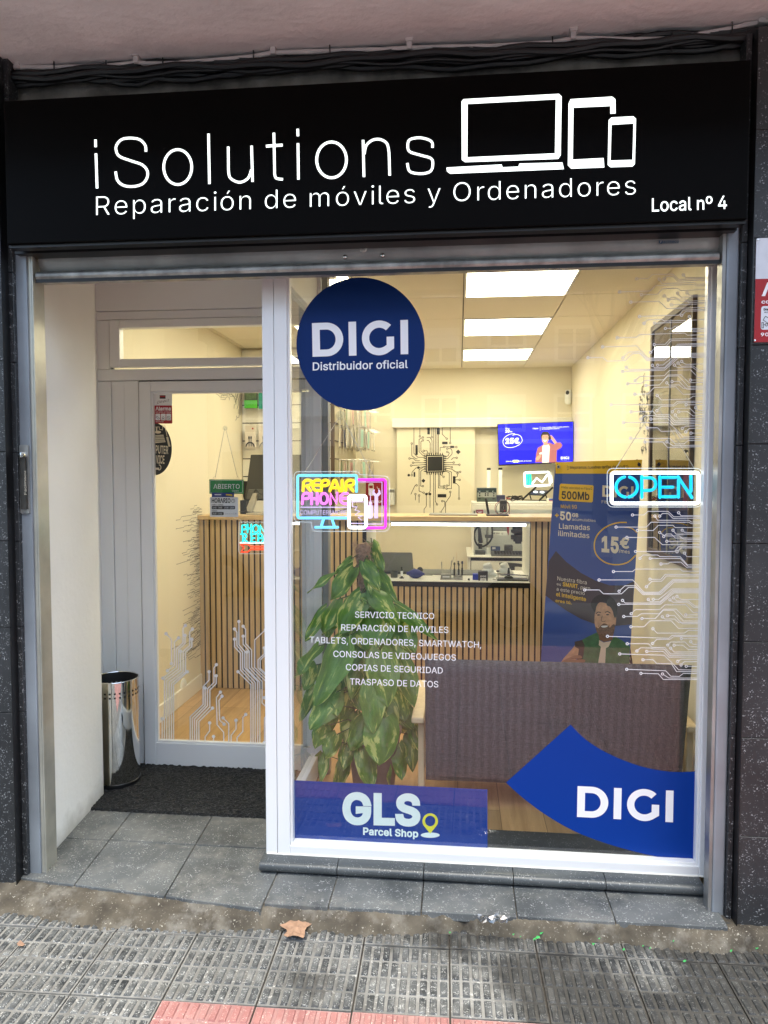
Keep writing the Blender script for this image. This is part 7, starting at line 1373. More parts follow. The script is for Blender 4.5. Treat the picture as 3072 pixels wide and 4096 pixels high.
boxo('small_box', 'small bright blue cardboard box beside the black box', 'box', 'C3', 62, 1420, 180, 1598, 5.05, .06, M('box_blue', (.004, .03, .42), .5))
boxo('small_box', 'black cardboard box with three pale symbols and a barcode label', 'box', 'C3', 183, 1365, 394, 1602, 5.02, .07, MAT['blackm'], parts=lambda o, a, b_: (dpart(o, 'C3', 5.02, 'label', MAT['decal'], lambda d: [d.poly([(228, 1512), (356, 1512), (358, 1578), (230, 1578)])] + [d.poly([(x, 1452), (x + 34, 1452), (x + 34, 1486), (x, 1486)], [(x + 7, 1459), (x + 27, 1459), (x + 27, 1479), (x + 7, 1479)]) for x in (228, 275, 320)]), dpart(o, 'C3', 5.02, 'barcode', MAT['ink'], lambda d: [d.poly([(250 + k * 12, 1530), (255 + k * 12, 1530), (255 + k * 12, 1562), (250 + k * 12, 1562)]) for k in range(7)], .002)))
for i, (x, s_) in enumerate(((430, 1.0), (800, .98))):
    q = at('C3', x, 1560, 5.22 + .1 * i); o = thing('white_lamp_head', ('white rounded plastic device with slanted cap behind the black box', 'white rounded plastic device with slanted cap behind the clamp')[i], 'device', (q.x - .01, 5.22 + .1 * i, zB)); t = at('C3', x, 1225, 5.22 + .1 * i); H = t.z - zB
    mb = MB(); mb.lathe([(.030, zB), (.042, zB + H * .2), (.046, zB + H * .45), (.040, zB + H * .65), (.028, zB + H * .78)], (q.x - .012, 5.22 + .1 * i, 0), 24); mb.build('body', MAT['whiteplastic'], o, smooth=True)
    mb = MB(); c = Vector((q.x - .010, 5.22 + .1 * i, zB + H * .74)); mb.lathe([(.030, 0), (.032, .006), (.029, .03), (.022, .036), (.001, .037)], c, 20, (-.3, -.1, 1)); mb.build('cap', MAT['whiteplastic'], o, smooth=True)
    mb = MB(); mb.ball((q.x + .02, 5.20 + .1 * i, zB + .02), .026, 12, 8, (1.3, .8, .7)); mb.build('foot', MAT['whiteplastic'], o, smooth=True)
pc = thing('board_clamp', 'steel circuit board clamp with rods at the right end of the workbench', 'clamp', (at('C3', 950, 1600, 5.06).x, 5.06, zB))
a, b_ = at('C3', 600, 1570, 5.03), at('C3', 1290, 1625, 5.03); mb = MB(); mb.box(a.x, b_.x, 5.02, 5.13, zB, zB + .010); mb.build('base', MAT['greydark'], pc, bevel=.002)
mb = MB(); mb.tube([at('C3', 590, 1410, 5.06), at('C3', 1290, 1450, 5.06), at('C3', 1300, 1600, 5.06)], .004, 8); mb.tube([at('C3', 500, 1535, 5.05), at('C3', 720, 1545, 5.05)], .0045, 8); mb.tube([at('C3', 616, 1380, 5.05), at('C3', 618, 1520, 5.05)], .0035, 8); mb.build('rods', MAT['chrome'], pc, smooth=True)
q = at('C3', 618, 1350, 5.05); mb = MB(); mb.lathe([(.004, -.008), (.012, -.003), (.012, .004), (.004, .007)], q, 14, (0, 0, 1)); mb.build('knob', MAT['greydark'], pc, smooth=True)
q = at('C3', 855, 1530, 5.1); t = at('C3', 860, 1275, 5.1); o = thing('suction_tool', 'black suction cup with pointed handle standing on the clamp', 'tool', (q.x, 5.1, q.z)); H = t.z - q.z
mb = MB(); mb.lathe([(.036, 0), (.034, H * .12), (.022, H * .26), (.010, H * .32), (.009, H * .6), (.006, H * .95), (.001, H)], q, 20); mb.build('body', MAT['blackm'], o, smooth=True)
c = at('C2', 872, 480, 5.03); mb = MB(); mb.lathe([(.008, 0), (.008, .01), (.005, .013)], (c.x, 5.03, zB), 12); tag(mb.build('screw_lid', MAT['greydark'], smooth=True), 'tiny dark round lid lying left of the blue box', 'lid')
# office chair behind the bench
oc = thing('office_chair', 'black office chair whose backrest rises behind the workbench', 'chair', (.42, 5.95, FL)); Yc = 5.95
q = [at('C3', x, y, Yc) for x, y in smooth_line([(648, 1185), (700, 1168), (900, 1172), (1190, 1205), (1400, 1250), (1420, 1300), (1190, 1270), (1010, 1255), (970, 1290), (965, 1500), (900, 1500), (890, 1290), (850, 1245), (680, 1235)], 3, True)]
mb = MB(); mb.prism(q, (0, .035, 0)); mb.build('backrest', MAT['greydark'], oc, bevel=.006)
xm = at('C3', 935, 1400, Yc).x; mb = MB(); mb.tube([(xm, Yc + .02, q[8].z - .02), (xm, Yc + .05, .60), (xm, Yc + .12, .52)], .022, 10); mb.build('back_post', MAT['blackm'], oc, smooth=True)
mb = MB(); mb.box(xm - .22, xm + .22, Yc + .06, Yc + .48, .48, .55); mb.build('seat', MAT['greydark'], oc, bevel=.03, seg=3)
mb = MB(); mb.tube([(xm, Yc + .27, .14), (xm, Yc + .27, .48)], .025, 12); mb.build('gas_column', MAT['blackm'], oc, smooth=True)
for k in range(5):
    a_ = 2 * pi * k / 5; mb = MB(); mb.bar((xm, Yc + .27, .16), (xm + .26 * cos(a_), Yc + .27 + .26 * sin(a_), .12), .04, .03); lg = mb.build('leg', MAT['blackm'], oc, bevel=.004)
    mb = MB(); mb.lathe([(.025, -.012), (.025, .012)], (xm + .26 * cos(a_), Yc + .27 + .26 * sin(a_), FL + .026), 12, (cos(a_), sin(a_), 0)); mb.build('castor', MAT['blackm'], lg, smooth=True)
# desk with hutch
DYF = 6.45; hx0 = at('B8', 105, 1200, DYF).x; hz1 = at('B8', 400, 1135, DYF).z; hz1b = at('B8', 400, 1213, DYF).z; dz1 = at('C3', 600, 1012, DYF).z; dz0 = at('C3', 600, 1038, DYF).z; dxl = at('C2', 852, 200, DYF).x
dk = thing('desk_hutch', 'white desk with a lit open hutch against the back right wall', 'desk', (.6, 6.8, FL))
mb = MB(); mb.box(dxl, RXW - .002, DYF - .06, BY - .12, dz0, dz1); mb.build('desk_top', MAT['whitemelamine'], dk, bevel=.002)
mb = MB(); mb.box(dxl + .008, dxl + .03, DYF - .03, BY - .13, FL, dz0 - .001); mb.build('side_panel', MAT['whitemelamine'], dk)
mb = MB(); mb.box(dxl + .036, RXW - .004, DYF - .04, DYF - .02, .34, dz0 - .032); mb.build('drawer_front', MAT['whitemelamine'], dk, bevel=.002)
mb = MB(); mb.box(dxl + .031, RXW - .004, DYF - .015, DYF + .2, .30, dz0 - .001); mb.build('drawer_gap', MAT['felt'], dk)
mb = MB(); mb.box(hx0, RXW - .003, DYF, 6.95, hz1 - .018, hz1); mb.box(hx0, RXW - .003, DYF + .002, DYF + .02, hz1b, hz1 - .019); mb.build('hutch_top', MAT['whitemelamine'], dk, bevel=.001)
mb = MB(); mb.box(hx0, hx0 + .018, DYF, 6.95, dz1 + .0005, hz1 - .0185); mb.build('hutch_side', MAT['whitemelamine'], dk)
mb = MB(); mb.box(hx0 + .02, RXW - .004, 6.93, 6.95, dz1 + .0005, hz1 - .0185); mb.build('hutch_back', MAT['whitemelamine'], dk)
mb = MB(); mb.box(hx0 + .03, RXW - .02, DYF + .06, DYF + .075, hz1 - .032, hz1 - .019); mb.build('hutch_light', MAT['ledstrip'], dk)
YH = 6.56; zH = dz1 + .0006
hs = thing('hot_air_station', 'black hot air tool on a stand with a looped hose in the hutch', 'tool', (at('C3', 220, 940, YH).x, YH, zH))
a, b_ = at('C3', 115, 880, YH), at('C3', 335, 942, YH); mb = MB(); mb.box(a.x, b_.x, YH - .04, YH + .08, zH, zH + .028); mb.build('base', MAT['greydark'], hs, bevel=.003)
mb = MB(); mb.tube([at('C3', x, y, YH) for x, y in ((228, 860), (228, 700), (220, 560), (210, 450), (190, 400))], [.016, .022, .016, .014, .008], 12); mb.build('handpiece', MAT['blackm'], hs, smooth=True)
mb = MB(); mb.tube([at('C3', x, y, YH + .02) for x, y in smooth_line([(235, 440), (180, 385), (120, 440), (95, 560), (120, 700), (190, 790), (290, 805), (400, 740), (480, 620), (495, 480), (480, 330)], 4)], .0085, 10); mb.build('hose', MAT['blackm'], hs, smooth=True)
mb = MB(); mb.tube([at('C3', 383, 330, YH + .05), at('C3', 383, 900, YH + .05)], .011, 12); mb.tube([at('C3', 165, 665, YH - .02), at('C3', 200, 740, YH - .02), at('C3', 300, 740, YH - .02), at('C3', 285, 660, YH - .02)], .003, 6); mb.build('post', MAT['chrome'], hs, smooth=True)
a, b_ = at('C3', 332, 556, YH), at('C3', 518, 628, YH); mb = MB(); mb.box(a.x, b_.x, YH + .03, YH + .08, b_.z, a.z); mb.build('clamp', MAT['greydark'], hs, bevel=.003)
cyl('jar', 'white plastic jar with metal lid inside the hutch', 'jar', 'C3', 397, 770, 60, 6.6, [('body', [(.95, 0), (1, .06), (1, .66), (.8, .7)], MAT['whiteplastic']), ('lid', [(.72, .7), (.75, .74), (.75, .97), (.6, 1)], MAT['alu'])], zbase=zH)
boxo('small_box', 'blue and white carton at the back of the hutch shelf', 'box', 'C3', 462, 812, 668, 905, 6.7, .06, M('carton_blue', (.05, .08, .22), .5), zbase=zH, parts=lambda o, a, b_: dpart(o, 'C3', 6.7, 'white_band', MAT['decalgrey'], lambda d: d.poly([(490, 820), (565, 820), (565, 868), (490, 868)])))
boxo('power_tool', 'black device box with switch standing behind the keyboard', 'device', 'C3', 762, 778, 950, 890, 6.64, .08, MAT['greydark'], zbase=zH, bevel=.008, parts=lambda o, a, b_: dpart(o, 'C3', 6.64, 'mark', MAT['greymid'], lambda d: d.text('LC', 880, 842, 930, 842, 18)))
kb = thing('keyboard', 'dark keyboard and tray lying along the hutch shelf', 'keyboard', (at('C3', 830, 1000, 6.42).x, 6.45, dz1)); a, b_ = at('C3', 470, 930, 6.42), at('C3', 1500, 1000, 6.42)
mb = MB(); mb.hexa([(a.x, 6.40, dz1 + .0006), (b_.x, 6.40, dz1 + .0006), (b_.x, 6.56, dz1 + .0006), (a.x, 6.56, dz1 + .0006), (a.x, 6.40, dz1 + .012), (b_.x, 6.40, dz1 + .012), (b_.x, 6.56, dz1 + .034), (a.x, 6.56, dz1 + .034)]); mb.build('case', MAT['greydark'], kb, bevel=.002)
mb = MB()
for i in range(18):
    for j in range(4): x = a.x + .03 + i * .026; mb.box(x, x + .02, 6.425 + j * .03, 6.448 + j * .03, dz1 + .014 + j * .004, dz1 + .021 + j * .004)
mb.build('keys', MAT['blackm'], kb)
ms = thing('microscope', 'black microscope head hanging over the keyboard in the hutch', 'microscope', (at('C3', 1065, 740, 6.62).x, 6.62, at('C3', 1065, 740, 6.62).z)); q = at('C3', 1065, 740, 6.62); k_ = (at('C3', 1165, 740, 6.62).x - q.x) / 100
zz = lambda y: at('C3', 1065, y, 6.62).z
mb = MB(); mb.lathe([(70 * k_, zz(740)), (70 * k_, zz(700)), (110 * k_, zz(695)), (110 * k_, zz(650)), (165 * k_, zz(645)), (165 * k_, zz(560)), (95 * k_, zz(555)), (95 * k_, zz(530)), (165 * k_, zz(495)), (165 * k_, zz(435)), (130 * k_, zz(430)), (135 * k_, zz(345)), (60 * k_, zz(300))], (q.x, 6.62, 0), 24); mb.build('barrel', MAT['blackm'], ms, smooth=True, sharp=25)
mb = MB(); mb.tube([(q.x, 6.66, zz(380)), (q.x + .1, 6.8, zz(380)), (q.x + .1, 6.8, zH)], .014, 10); mb.build('arm', MAT['greydark'], ms, smooth=True)
boxo('hutch_drawer', 'grey metal drawer unit with printed code under the hutch top', 'drawer unit', 'C3', 505, 478, 818, 562, 6.60, .1, MAT['whitemelamine'], bevel=.002, parts=lambda o, a, b_: (dpart(o, 'C3', 6.60, 'printed_code', MAT['ink'], lambda d: (d.text('BP-8325', 525, 528, 652, 530, 28, .03), d.poly(ell(716, 524, 17, 17), ell(716, 524, 9, 12)))), dpart(o, 'C3', 6.65, 'mounting_plate', MAT['greymid'], lambda d: d.poly([(505, 300), (800, 300), (818, 478), (505, 478)]))))
mb = MB(); mb.tube([at('C3', 838, 340, 6.55), at('C3', 842, 470, 6.55), at('C3', 850, 565, 6.55)], [.012, .009, .001], 10); tag(mb.build('glue_nozzle', M('nozzle_red', (.3, .02, .03), .4), smooth=True), 'small dark red nozzle hanging under the hutch top', 'nozzle')
# on top of the hutch
YT = 6.62; zH1 = hz1
ps = boxo('power_supply', 'green grey bench power supply with knobs and buttons on the hutch', 'power supply', 'B8', 160, 972, 377, 1126, YT, .14, M('supply_green', (.06, .085, .07), .45), zbase=zH1, parts=lambda o, a, b_: (
    dpart(o, 'B8', YT, 'display_band', M('supply_dark', (.012, .03, .024), .25), lambda d: d.poly([(166, 978), (372, 978), (372, 1020), (166, 1020)])),
    dpart(o, 'B8', YT, 'panel_face', M('supply_face', (.28, .30, .27), .5), lambda d: d.poly([(166, 1024), (372, 1024), (372, 1076), (166, 1076)])),
    dpart(o, 'B8', YT, 'display_text', MAT['mint'], lambda d: (d.text('40', 262, 1014, 285, 1014, 10), d.text('00', 178, 1014, 198, 1014, 10), d.text('0', 330, 1014, 342, 1014, 10)), .002),
    dpart(o, 'B8', YT, 'buttons', MAT['blackm'], lambda d: [d.disc(x, y, 8, 9) for x, y in ((190, 1034), (190, 1058), (254, 1036), (281, 1036), (254, 1054), (281, 1054), (346, 1036), (346, 1060))] + [d.poly(rrect(x, 1085, x + 26, 1098, 3)) for x in (175, 330)], .003)))
for i, (x, y0, y1, hw) in enumerate(((290, 752, 975, 21), (419, 750, 1060, 22))):
    cyl('light_tube', ('pale light tube with dark cap behind the power supply', 'pale light tube with dark cap beside the power supply')[i], 'lamp', 'B8', x, y0, hw, 6.72 + .03 * i, [('tube', [(.9, .0), (.9, .95)], E('tube_glow', (.95, .93, .78), .09)), ('cap', [(1.05, .94), (1.05, .995), (.9, 1)], MAT['blackm']), ('foot', [(1.3, 0), (1.3, .05), (.95, .06)], MAT['blackm'])], 'light tubes on the hutch', zbase=zH1)
boxo('adapter_box', 'small dark blue battery pack beside the power supply', 'battery', 'B8', 380, 1052, 472, 1100, YT - .03, .08, M('pack_navy', (.012, .015, .05), .4), zbase=zH1 + .0)
mb = MB(); pr = random.Random(9); 
for k in range(9):
    c = at('B8', pr.uniform(510, 640), pr.uniform(1080, 1108), YT - .02 + pr.uniform(0, .08)); mb.tube([c + Vector((.03 * cos(t * .7 + k), .02 * sin(t * .5 + k), .014 * sin(t * .9 + 2 * k) + .004)) for t in range(12)], .004, 6)
for p in mb.v: p.z = max(p.z, zH1 + .001)
tag(mb.build('cable_heap', MAT['blackm'], smooth=True), 'tangled heap of black and red leads on the hutch', 'cables')
mb = MB(); mb.tube([at('B8', 485, 1075, YT), at('B8', 500, 1095, YT), at('B8', 520, 1085, YT), at('B8', 530, 1105, YT)], .005, 6); tag(mb.build('clip_lead', M('lead_red', (.4, .03, .02), .4), smooth=True), 'red crocodile clip lead at the left of the cable heap', 'cable')
lc = thing('laptop_cooler', 'black folding laptop cooling stand with two white fans', 'laptop stand', (at('B8', 830, 1120, YT).x, YT, zH1))
mb = MB(); mb.bar(at('B8', 655, 1108, YT - .02), at('B8', 815, 962, YT - .02), .008, .016); mb.bar(at('B8', 845, 1115, YT - .02), at('B8', 1000, 965, YT - .02), .008, .016); mb.bar(at('B8', 740, 1035, YT - .02), at('B8', 760, 1100, YT - .02), .007, .01); mb.bar(at('B8', 920, 1045, YT - .02), at('B8', 940, 1110, YT - .02), .007, .01); mb.bar(at('B8', 660, 1105, YT), at('B8', 950, 1112, YT), .008, .008); mb.build('legs', MAT['blackm'], lc)
q = [at('B8', x, y, Y_) for x, y, Y_ in ((722, 1042, YT - .03), (905, 1050, YT - .03), (950, 1000, YT + .06), (790, 996, YT + .06))]; mb = MB(); mb.prism(q, (0, .004, -.008)); mb.build('tray', M('tray_dark', (.015, .03, .025), .35), lc)
nrm = (q[1] - q[0]).cross(q[3] - q[0]).normalized(); nrm = nrm if nrm.z > 0 else -nrm
for u in (.3, .72):
    c = q[0].lerp(q[1], u).lerp(q[3].lerp(q[2], u), .5) + nrm * .002; mb = MB(); mb.lathe([(.020, 0), (.020, .003), (.001, .004)], c, 18, nrm); mb.build('fan', E('fan_glow', (.8, .95, 1), .4), lc, smooth=True)
boxo('small_box', 'tiny white and blue box at the right end of the hutch', 'box', 'B8', 935, 1086, 1000, 1122, YT - .05, .05, MAT['whiteplastic'], zbase=zH1, parts=lambda o, a, b_: (dpart(o, 'B8', YT - .05, 'blue_label', M('label_blue', (.05, .08, .4), .5), lambda d: d.poly([(955, 1090), (998, 1090), (998, 1110), (955, 1110)])), dpart(o, 'B8', YT - .05, 'red_label', MAT['red'], lambda d: d.poly([(955, 1111), (998, 1111), (998, 1117), (955, 1117)]))))
boxo('small_box', 'dark red box inside the hutch over the counter top', 'box', 'B8', 152, 1214, 230, 1262, 6.6, .06, M('box_red', (.2, .015, .03), .5), parts=lambda o, a, b_: dpart(o, 'B8', 6.6, 'white_mark', MAT['decal'], lambda d: (d.text('ON', 165, 1240, 215, 1240, 10), d.poly([(175, 1244), (208, 1244), (208, 1250), (175, 1250)]))))
# battery neon hanging under the television
bt = thing('neon_sign', 'small neon sign of a green and white battery hanging under the television', 'neon sign', at('B8', 830, 965, 6.95)); bpn = yplane(6.95)
d = Draw('B8', bpn, 0); fr_ = [(684, 815), (692, 806), (945, 797), (957, 803), (970, 930), (962, 940), (702, 954), (692, 946), (684, 815)]; d.tubes([fr_, [(775, 922), (820, 864), (880, 910), (932, 836)], [(976, 838), (984, 906)]], .0085, 'outline', NW, bt)
d = Draw('B8', bpn, 0); d.tubes([[(709, 828), (713, 940)], [(730, 827), (734, 939)], [(751, 826), (755, 938)]], .0075, 'charge_bars', NG, bt)
acrylic(bt, 'B8', [(672, 800), (680, 790), (960, 783), (992, 815), (1002, 930), (975, 958), (700, 970), (680, 955)], yplane(6.965))
for x0, y0, x1, y1 in ((720, 805, 748, 722), (934, 792, 915, 720)): chain(bt, 'B8', (x0, y0), (x1, y1), 6.95, 'cord', .001)
# on the oak counter top
mo = thing('monitor', 'dark grey monitor seen from behind on the left of the counter', 'monitor', (at('C5', 420, 680, 5.2).x, 5.2, zT)); a = at('B6', 1160, 880, 5.17); b_ = at('C5', 240, 470, 5.17)
xr = a.x + .50
mb = MB(); mb.hexa([(b_.x - .02, 5.15, b_.z), (xr, 5.15, b_.z), (xr, 5.175, b_.z), (b_.x - .02, 5.175, b_.z), (a.x, 5.19, a.z), (xr, 5.19, a.z), (xr, 5.215, a.z), (a.x, 5.215, a.z)]); mb.build('panel', MAT['greydark'], mo, bevel=.004)
z_ = at('C5', 300, 262, 5.13).z; mb = MB(); mb.hexa([(b_.x + .0, 5.12, b_.z + .01), (xr - .05, 5.12, b_.z + .01), (xr - .05, 5.149, b_.z + .01), (b_.x + .0, 5.149, b_.z + .01), (b_.x + .01, 5.15, z_), (xr - .05, 5.15, z_), (xr - .05, 5.165, z_), (b_.x + .01, 5.165, z_)]); mb.build('rear_bulge', M('monitor_back', (.085, .085, .08), .5), mo, bevel=.004)
mb = MB(); mb.box(b_.x + .16, b_.x + .22, 5.16, 5.18, zT + .012, b_.z + .08); mb.build('neck', MAT['alu'], mo, bevel=.003)
mb = MB(); mb.box(b_.x + .02, b_.x + .36, 5.06, 5.28, zT, zT + .010); mb.build('foot', MAT['alu'], mo, bevel=.003)
ts_ = thing('tablet_stand', 'slanted aluminium stand with a cable in front of the monitor', 'stand', (at('C5', 300, 680, 5.05).x, 5.05, zT))
q = [at('C5', x, y, 5.04) for x, y in ((215, 600), (330, 335), (410, 340), (300, 680), (225, 670))]; mb = MB(); mb.prism(q, (0, .05, 0)); mb.build('leg', MAT['alu'], ts_, bevel=.003)
a, b_ = at('C5', 215, 688, 5.02), at('C5', 560, 712, 5.02); mb = MB(); mb.box(a.x, b_.x + .1, 5.0, 5.14, zT + .0005, zT + .014); mb.build('base', MAT['alu'], ts_, bevel=.003)
mb = MB(); mb.tube([at('C5', x, y, 5.03) for x, y in smooth_line([(75, 680), (160, 670), (215, 640)], 4)], .003, 6); mb.tube([at('C5', x, y, 5.08) for x, y in smooth_line([(350, 330), (385, 268), (430, 300), (470, 345), (550, 345)], 4)], .004, 6); mb.build('cable', MAT['greydark'], ts_, smooth=True)
boxo('card_reader', 'small black box beside the tablet stand on the counter', 'box', 'C5', 92, 465, 205, 655, 5.12, .08, MAT['blackm'], zbase=zT)
bx_ = thing('screen_edge', 'tilted dark screen edge behind the green sign on the counter', 'screen', (at('C5', 190, 560, 5.22).x, 5.22, zT)); q = [at('C5', x, y, 5.24) for x, y in ((160, 110), (240, 118), (215, 600), (150, 400))]; mb = MB(); mb.prism(q, (0, .02, 0)); mb.build('panel', MAT['blackm'], bx_, bevel=.002)
mb = MB(); mb.tube([at('C5', 185, 590, 5.25), Vector((at('C5', 185, 590, 5.25).x, 5.25, zT))], .012, 8); mb.build('foot', MAT['blackm'], bx_)
mm = thing('multimeter_stand', 'black stand carrying a multimeter with looped red and black leads', 'multimeter', (at('B8', 390, 1272, 5.1).x, 5.1, zT))
a, b_ = at('B8', 262, 1262, 5.08), at('B8', 510, 1274, 5.08); mb = MB(); mb.box(a.x, b_.x, 5.04, 5.16, zT, zT + .010); mb.build('foot', MAT['black'], mm, bevel=.003)
mb = MB(); mb.bar(at('B8', 288, 1265, 5.1), at('B8', 258, 1085, 5.1), .016, .02); mb.build('post', MAT['blackm'], mm, bevel=.003)
a, b_ = at('B8', 412, 1105, 5.1), at('B8', 492, 1242, 5.1); mb = MB(); mb.box(a.x, b_.x, 5.09, 5.125, b_.z, a.z); mt_ = mb.build('meter', MAT['greydark'], mm, bevel=.006)
dpart(mt_, 'B8', 5.09, 'meter_face', MAT['blackm'], lambda d: (d.poly(rrect(420, 1115, 484, 1150, 5)), d.disc(452, 1190, 22))); dpart(mt_, 'B8', 5.09, 'meter_marks', MAT['red'], lambda d: d.disc(466, 1226, 10), .002); dpart(mt_, 'B8', 5.09, 'meter_knob', MAT['greymid'], lambda d: d.stroke([(452, 1174), (452, 1206)], 5), .002)
mb = MB(); mb.tube([at('B8', x, y, 5.1) for x, y in smooth_line([(420, 1120), (372, 1150), (360, 1210), (385, 1258), (440, 1250), (462, 1228)], 5)], .0022, 6); mb.tube([at('B8', x, y, 5.11) for x, y in smooth_line([(490, 1125), (515, 1180), (505, 1240), (468, 1262), (440, 1262)], 5)], .0022, 6); mb.build('red_lead', M('lead_red2', (.3, .02, .02), .4), mm, smooth=True)
mb = MB(); mb.tube([at('B8', x, y, 5.09) for x, y in smooth_line([(425, 1125), (385, 1160), (372, 1215), (400, 1265)], 5)], .0022, 6); mb.tube([at('B8', x, y, 5.10) for x, y in smooth_line([(485, 1115), (520, 1165), (516, 1262)], 5)], .0022, 6); mb.build('black_lead', MAT['blackm'], mm, smooth=True)
a, b_ = at('A7', 1052, 243, 5.1), at('A7', 1360, 252, 5.1); mb = MB(); mb.box(a.x, b_.x, 5.06, 5.26, zT + .0005, zT + .010); tag(mb.build('closed_laptop', MAT['greymid'], bevel=.004), 'thin closed grey laptop lying on the oak counter top', 'laptop')
mb = MB(); mb.tube([at('C3', 95, 20, 5.2), at('C3', 97, 90, 5.2)], .004, 8); tag(mb.build('pen', MAT['blackm']), 'black pen standing behind the closed laptop', 'pen')

# ================================================================ glass cabinet on the right wall
cb = thing('display_cabinet', 'dark wood wall cabinet with glass front and shelves near the right window edge', 'cabinet', (RXW + .1, (cy0 + cy1) / 2, cz0)); cd = .28
mb = MB(); fw_ = .032
mb.box(RXW - .02, RXW + cd, cy1 - fw_, cy1, cz0, cz1); mb.box(RXW - .02, RXW + cd, cy0, cy0 + fw_ * .6, cz0, cz1); mb.box(RXW - .02, RXW + cd, cy0 + fw_ * .6, cy1 - fw_, cz1 - fw_, cz1); mb.box(RXW - .02, RXW + cd, cy0 + fw_ * .6, cy1 - fw_, cz0, cz0 + fw_); mb.build('frame', MAT['darkwood'], cb, bevel=.002)
mb = MB(); mb.box(RXW + cd, RXW + cd + .01, cy0, cy1, cz0, cz1); mb.build('back_panel', MAT['whitemelamine'], cb)
s2 = cz0 + (csz - cz0) * .42; s3 = csz + (cz1 - csz) * .42
for z in (csz, s2, s3): mb = MB(); mb.box(RXW + .004, RXW + cd - .001, cy0 + .021, cy1 - fw_ - .001, z - .022, z); mb.build('shelf', MAT['oaktop'] if z == csz else MAT['darkwood'], cb)
mb = MB(); mb.add([(RXW - .012, cy0 + .02, cz0 + .03), (RXW - .012, cy1 - fw_, cz0 + .03), (RXW - .012, cy1 - fw_, cz1 - .03), (RXW - .012, cy0 + .02, cz1 - .03)], [(0, 1, 2, 3)]); mb.build('glass_door', MAT['mirrorglass'], cb)
mb = MB(); ym = (cy0 + cy1) / 2; mb.box(RXW - .016, RXW - .010, ym - .004, ym + .004, cz0 + .03, cz1 - .03); mb.build('door_joint', MAT['greymid'], cb)
for i, (u, hm) in enumerate(((.25, MAT['whiteplastic']), (.55, MAT['greymid']), (.8, MAT['blackm']))):
    y = cy0 + (cy1 - cy0) * u; c = Vector((RXW + .14, y, csz + .11)); o = thing('headphones', ('white headphones upright on the upper cabinet shelf', 'grey headphones upright on the upper cabinet shelf', 'black headphones upright on the upper cabinet shelf')[i], 'headphones', (c.x, y, csz))
    mb = MB(); mb.tube([c + Vector((.02 * cos(t), .065 * cos(t), .10 * sin(t))) for t in [pi * k / 14 for k in range(15)]], .007, 8); mb.build('headband', hm, o, smooth=True)
    for s_ in (-1, 1): mb = MB(); mb.lathe([(.034, -.012), (.038, 0), (.034, .012)], c + Vector((s_ * .02, s_ * .06, -.065)), 16, (.3, 1, 0)); mb.build('ear_cup', hm, o, smooth=True)
bxs = [('red gift box standing on the lower cabinet shelf', M('cab_red', (.4, .04, .02), .5), s2, .52, .09, .17), ('white product box with dark pictures at the bottom of the cabinet', MAT['whiteplastic'], cz0 + fw_, .22, .13, .14), ('white product box beside the black one in the cabinet bottom', M('cab_white', (.6, .58, .5), .5), cz0 + fw_, .62, .12, .12), ('black product box in the bottom left of the cabinet', MAT['blackm'], s2, .84, .08, .12), ('pale folded paper stack under the oak cabinet shelf', MAT['decalgrey'], s2, .25, .12, .16), ('green picture box on the top cabinet shelf', M('cab_green', (.12, .22, .05), .5, var=(30, .4)), s3, .3, .14, .24), ('small brown box on the top cabinet shelf', MAT['palewood'], s3, .7, .1, .12)]
for lab, mt, z, u, w_, h_ in bxs:
    y = cy0 + (cy1 - cy0) * u; m_ = MB(); m_.box(RXW + .08, RXW + .2, y - w_ / 2, y + w_ / 2, z + .0005, z + h_); tag(m_.build('product_box', mt, bevel=.002), lab, 'box')

# ================================================================ advertising banner
bn0 = (Vector((0, 4.30, 1.64)), Vector((0, -1.09, .08)).normalized())
ba = thing('advert_banner', 'tall blue and yellow advert banner on a thin black stand behind the sofa', 'banner', hit(*px('A8', 560, 1700), bn0))
base_px = [(343, 75), (880, 60), (800, 1345), (781, 1650), (232, 1650), (252, 1325)]
d = Draw('A8', bn0, 0); q = [d.h(x, y) for x, y in base_px]; mb = MB(); mb.prism([p + Vector((0, .0005, 0)) for p in q], (0, .0012, 0)); mb.build('sheet', M('banner_blue', (.045, .10, .42), .42, bump=(3, .004)), ba)
L_ = lambda nm, mt, dd, *p: layer('A8', bn0, dd, nm, mt, ba, *p)
by = M('banner_yellow', (.88, .56, .03), .45); bw = M('banner_white', (.9, .84, .74), .5); bk = M('banner_ink', (.02, .018, .016), .5)
L_('top_band', by, .0006, [(343, 75), (880, 60), (874, 147), (343, 146)])
L_('dark_swoosh', M('banner_dark', (.055, .04, .055), .45), .0006, [(346, 625), (410, 692), (500, 760), (590, 808), (680, 838), (770, 838), (831, 812), (815, 1080), (700, 1090), (600, 1082), (500, 1045), (420, 1000), (340, 945), (281, 900), (301, 690)])
L_('price_tag', by, .001, [(378, 208), (574, 218), (580, 226), (574, 318), (566, 325), (369, 313), (363, 305), (370, 215)])
d = Draw('A8', bn0, .0016); d.text('Mejoramos nuestras tarifas de móvil', 432, 117, 775, 112, 18, .008); d.text('Más velocidad en Fibra', 392, 238, 556, 247, 14, .0); d.text('500Mb', 381, 301, 553, 308, 45, .025)
for l in ([(413, 111), (426, 111)], [(414, 98), (425, 103)], [(414, 124), (425, 118)], [(783, 105), (796, 105)], [(781, 98), (792, 93)], [(781, 112), (792, 118)], [(379, 232), (388, 233)], [(380, 224), (388, 228)], [(560, 243), (570, 243)], [(560, 237), (568, 233)]): d.stroke(l, 2.5)
d.build('dark_lettering', bk, ba)
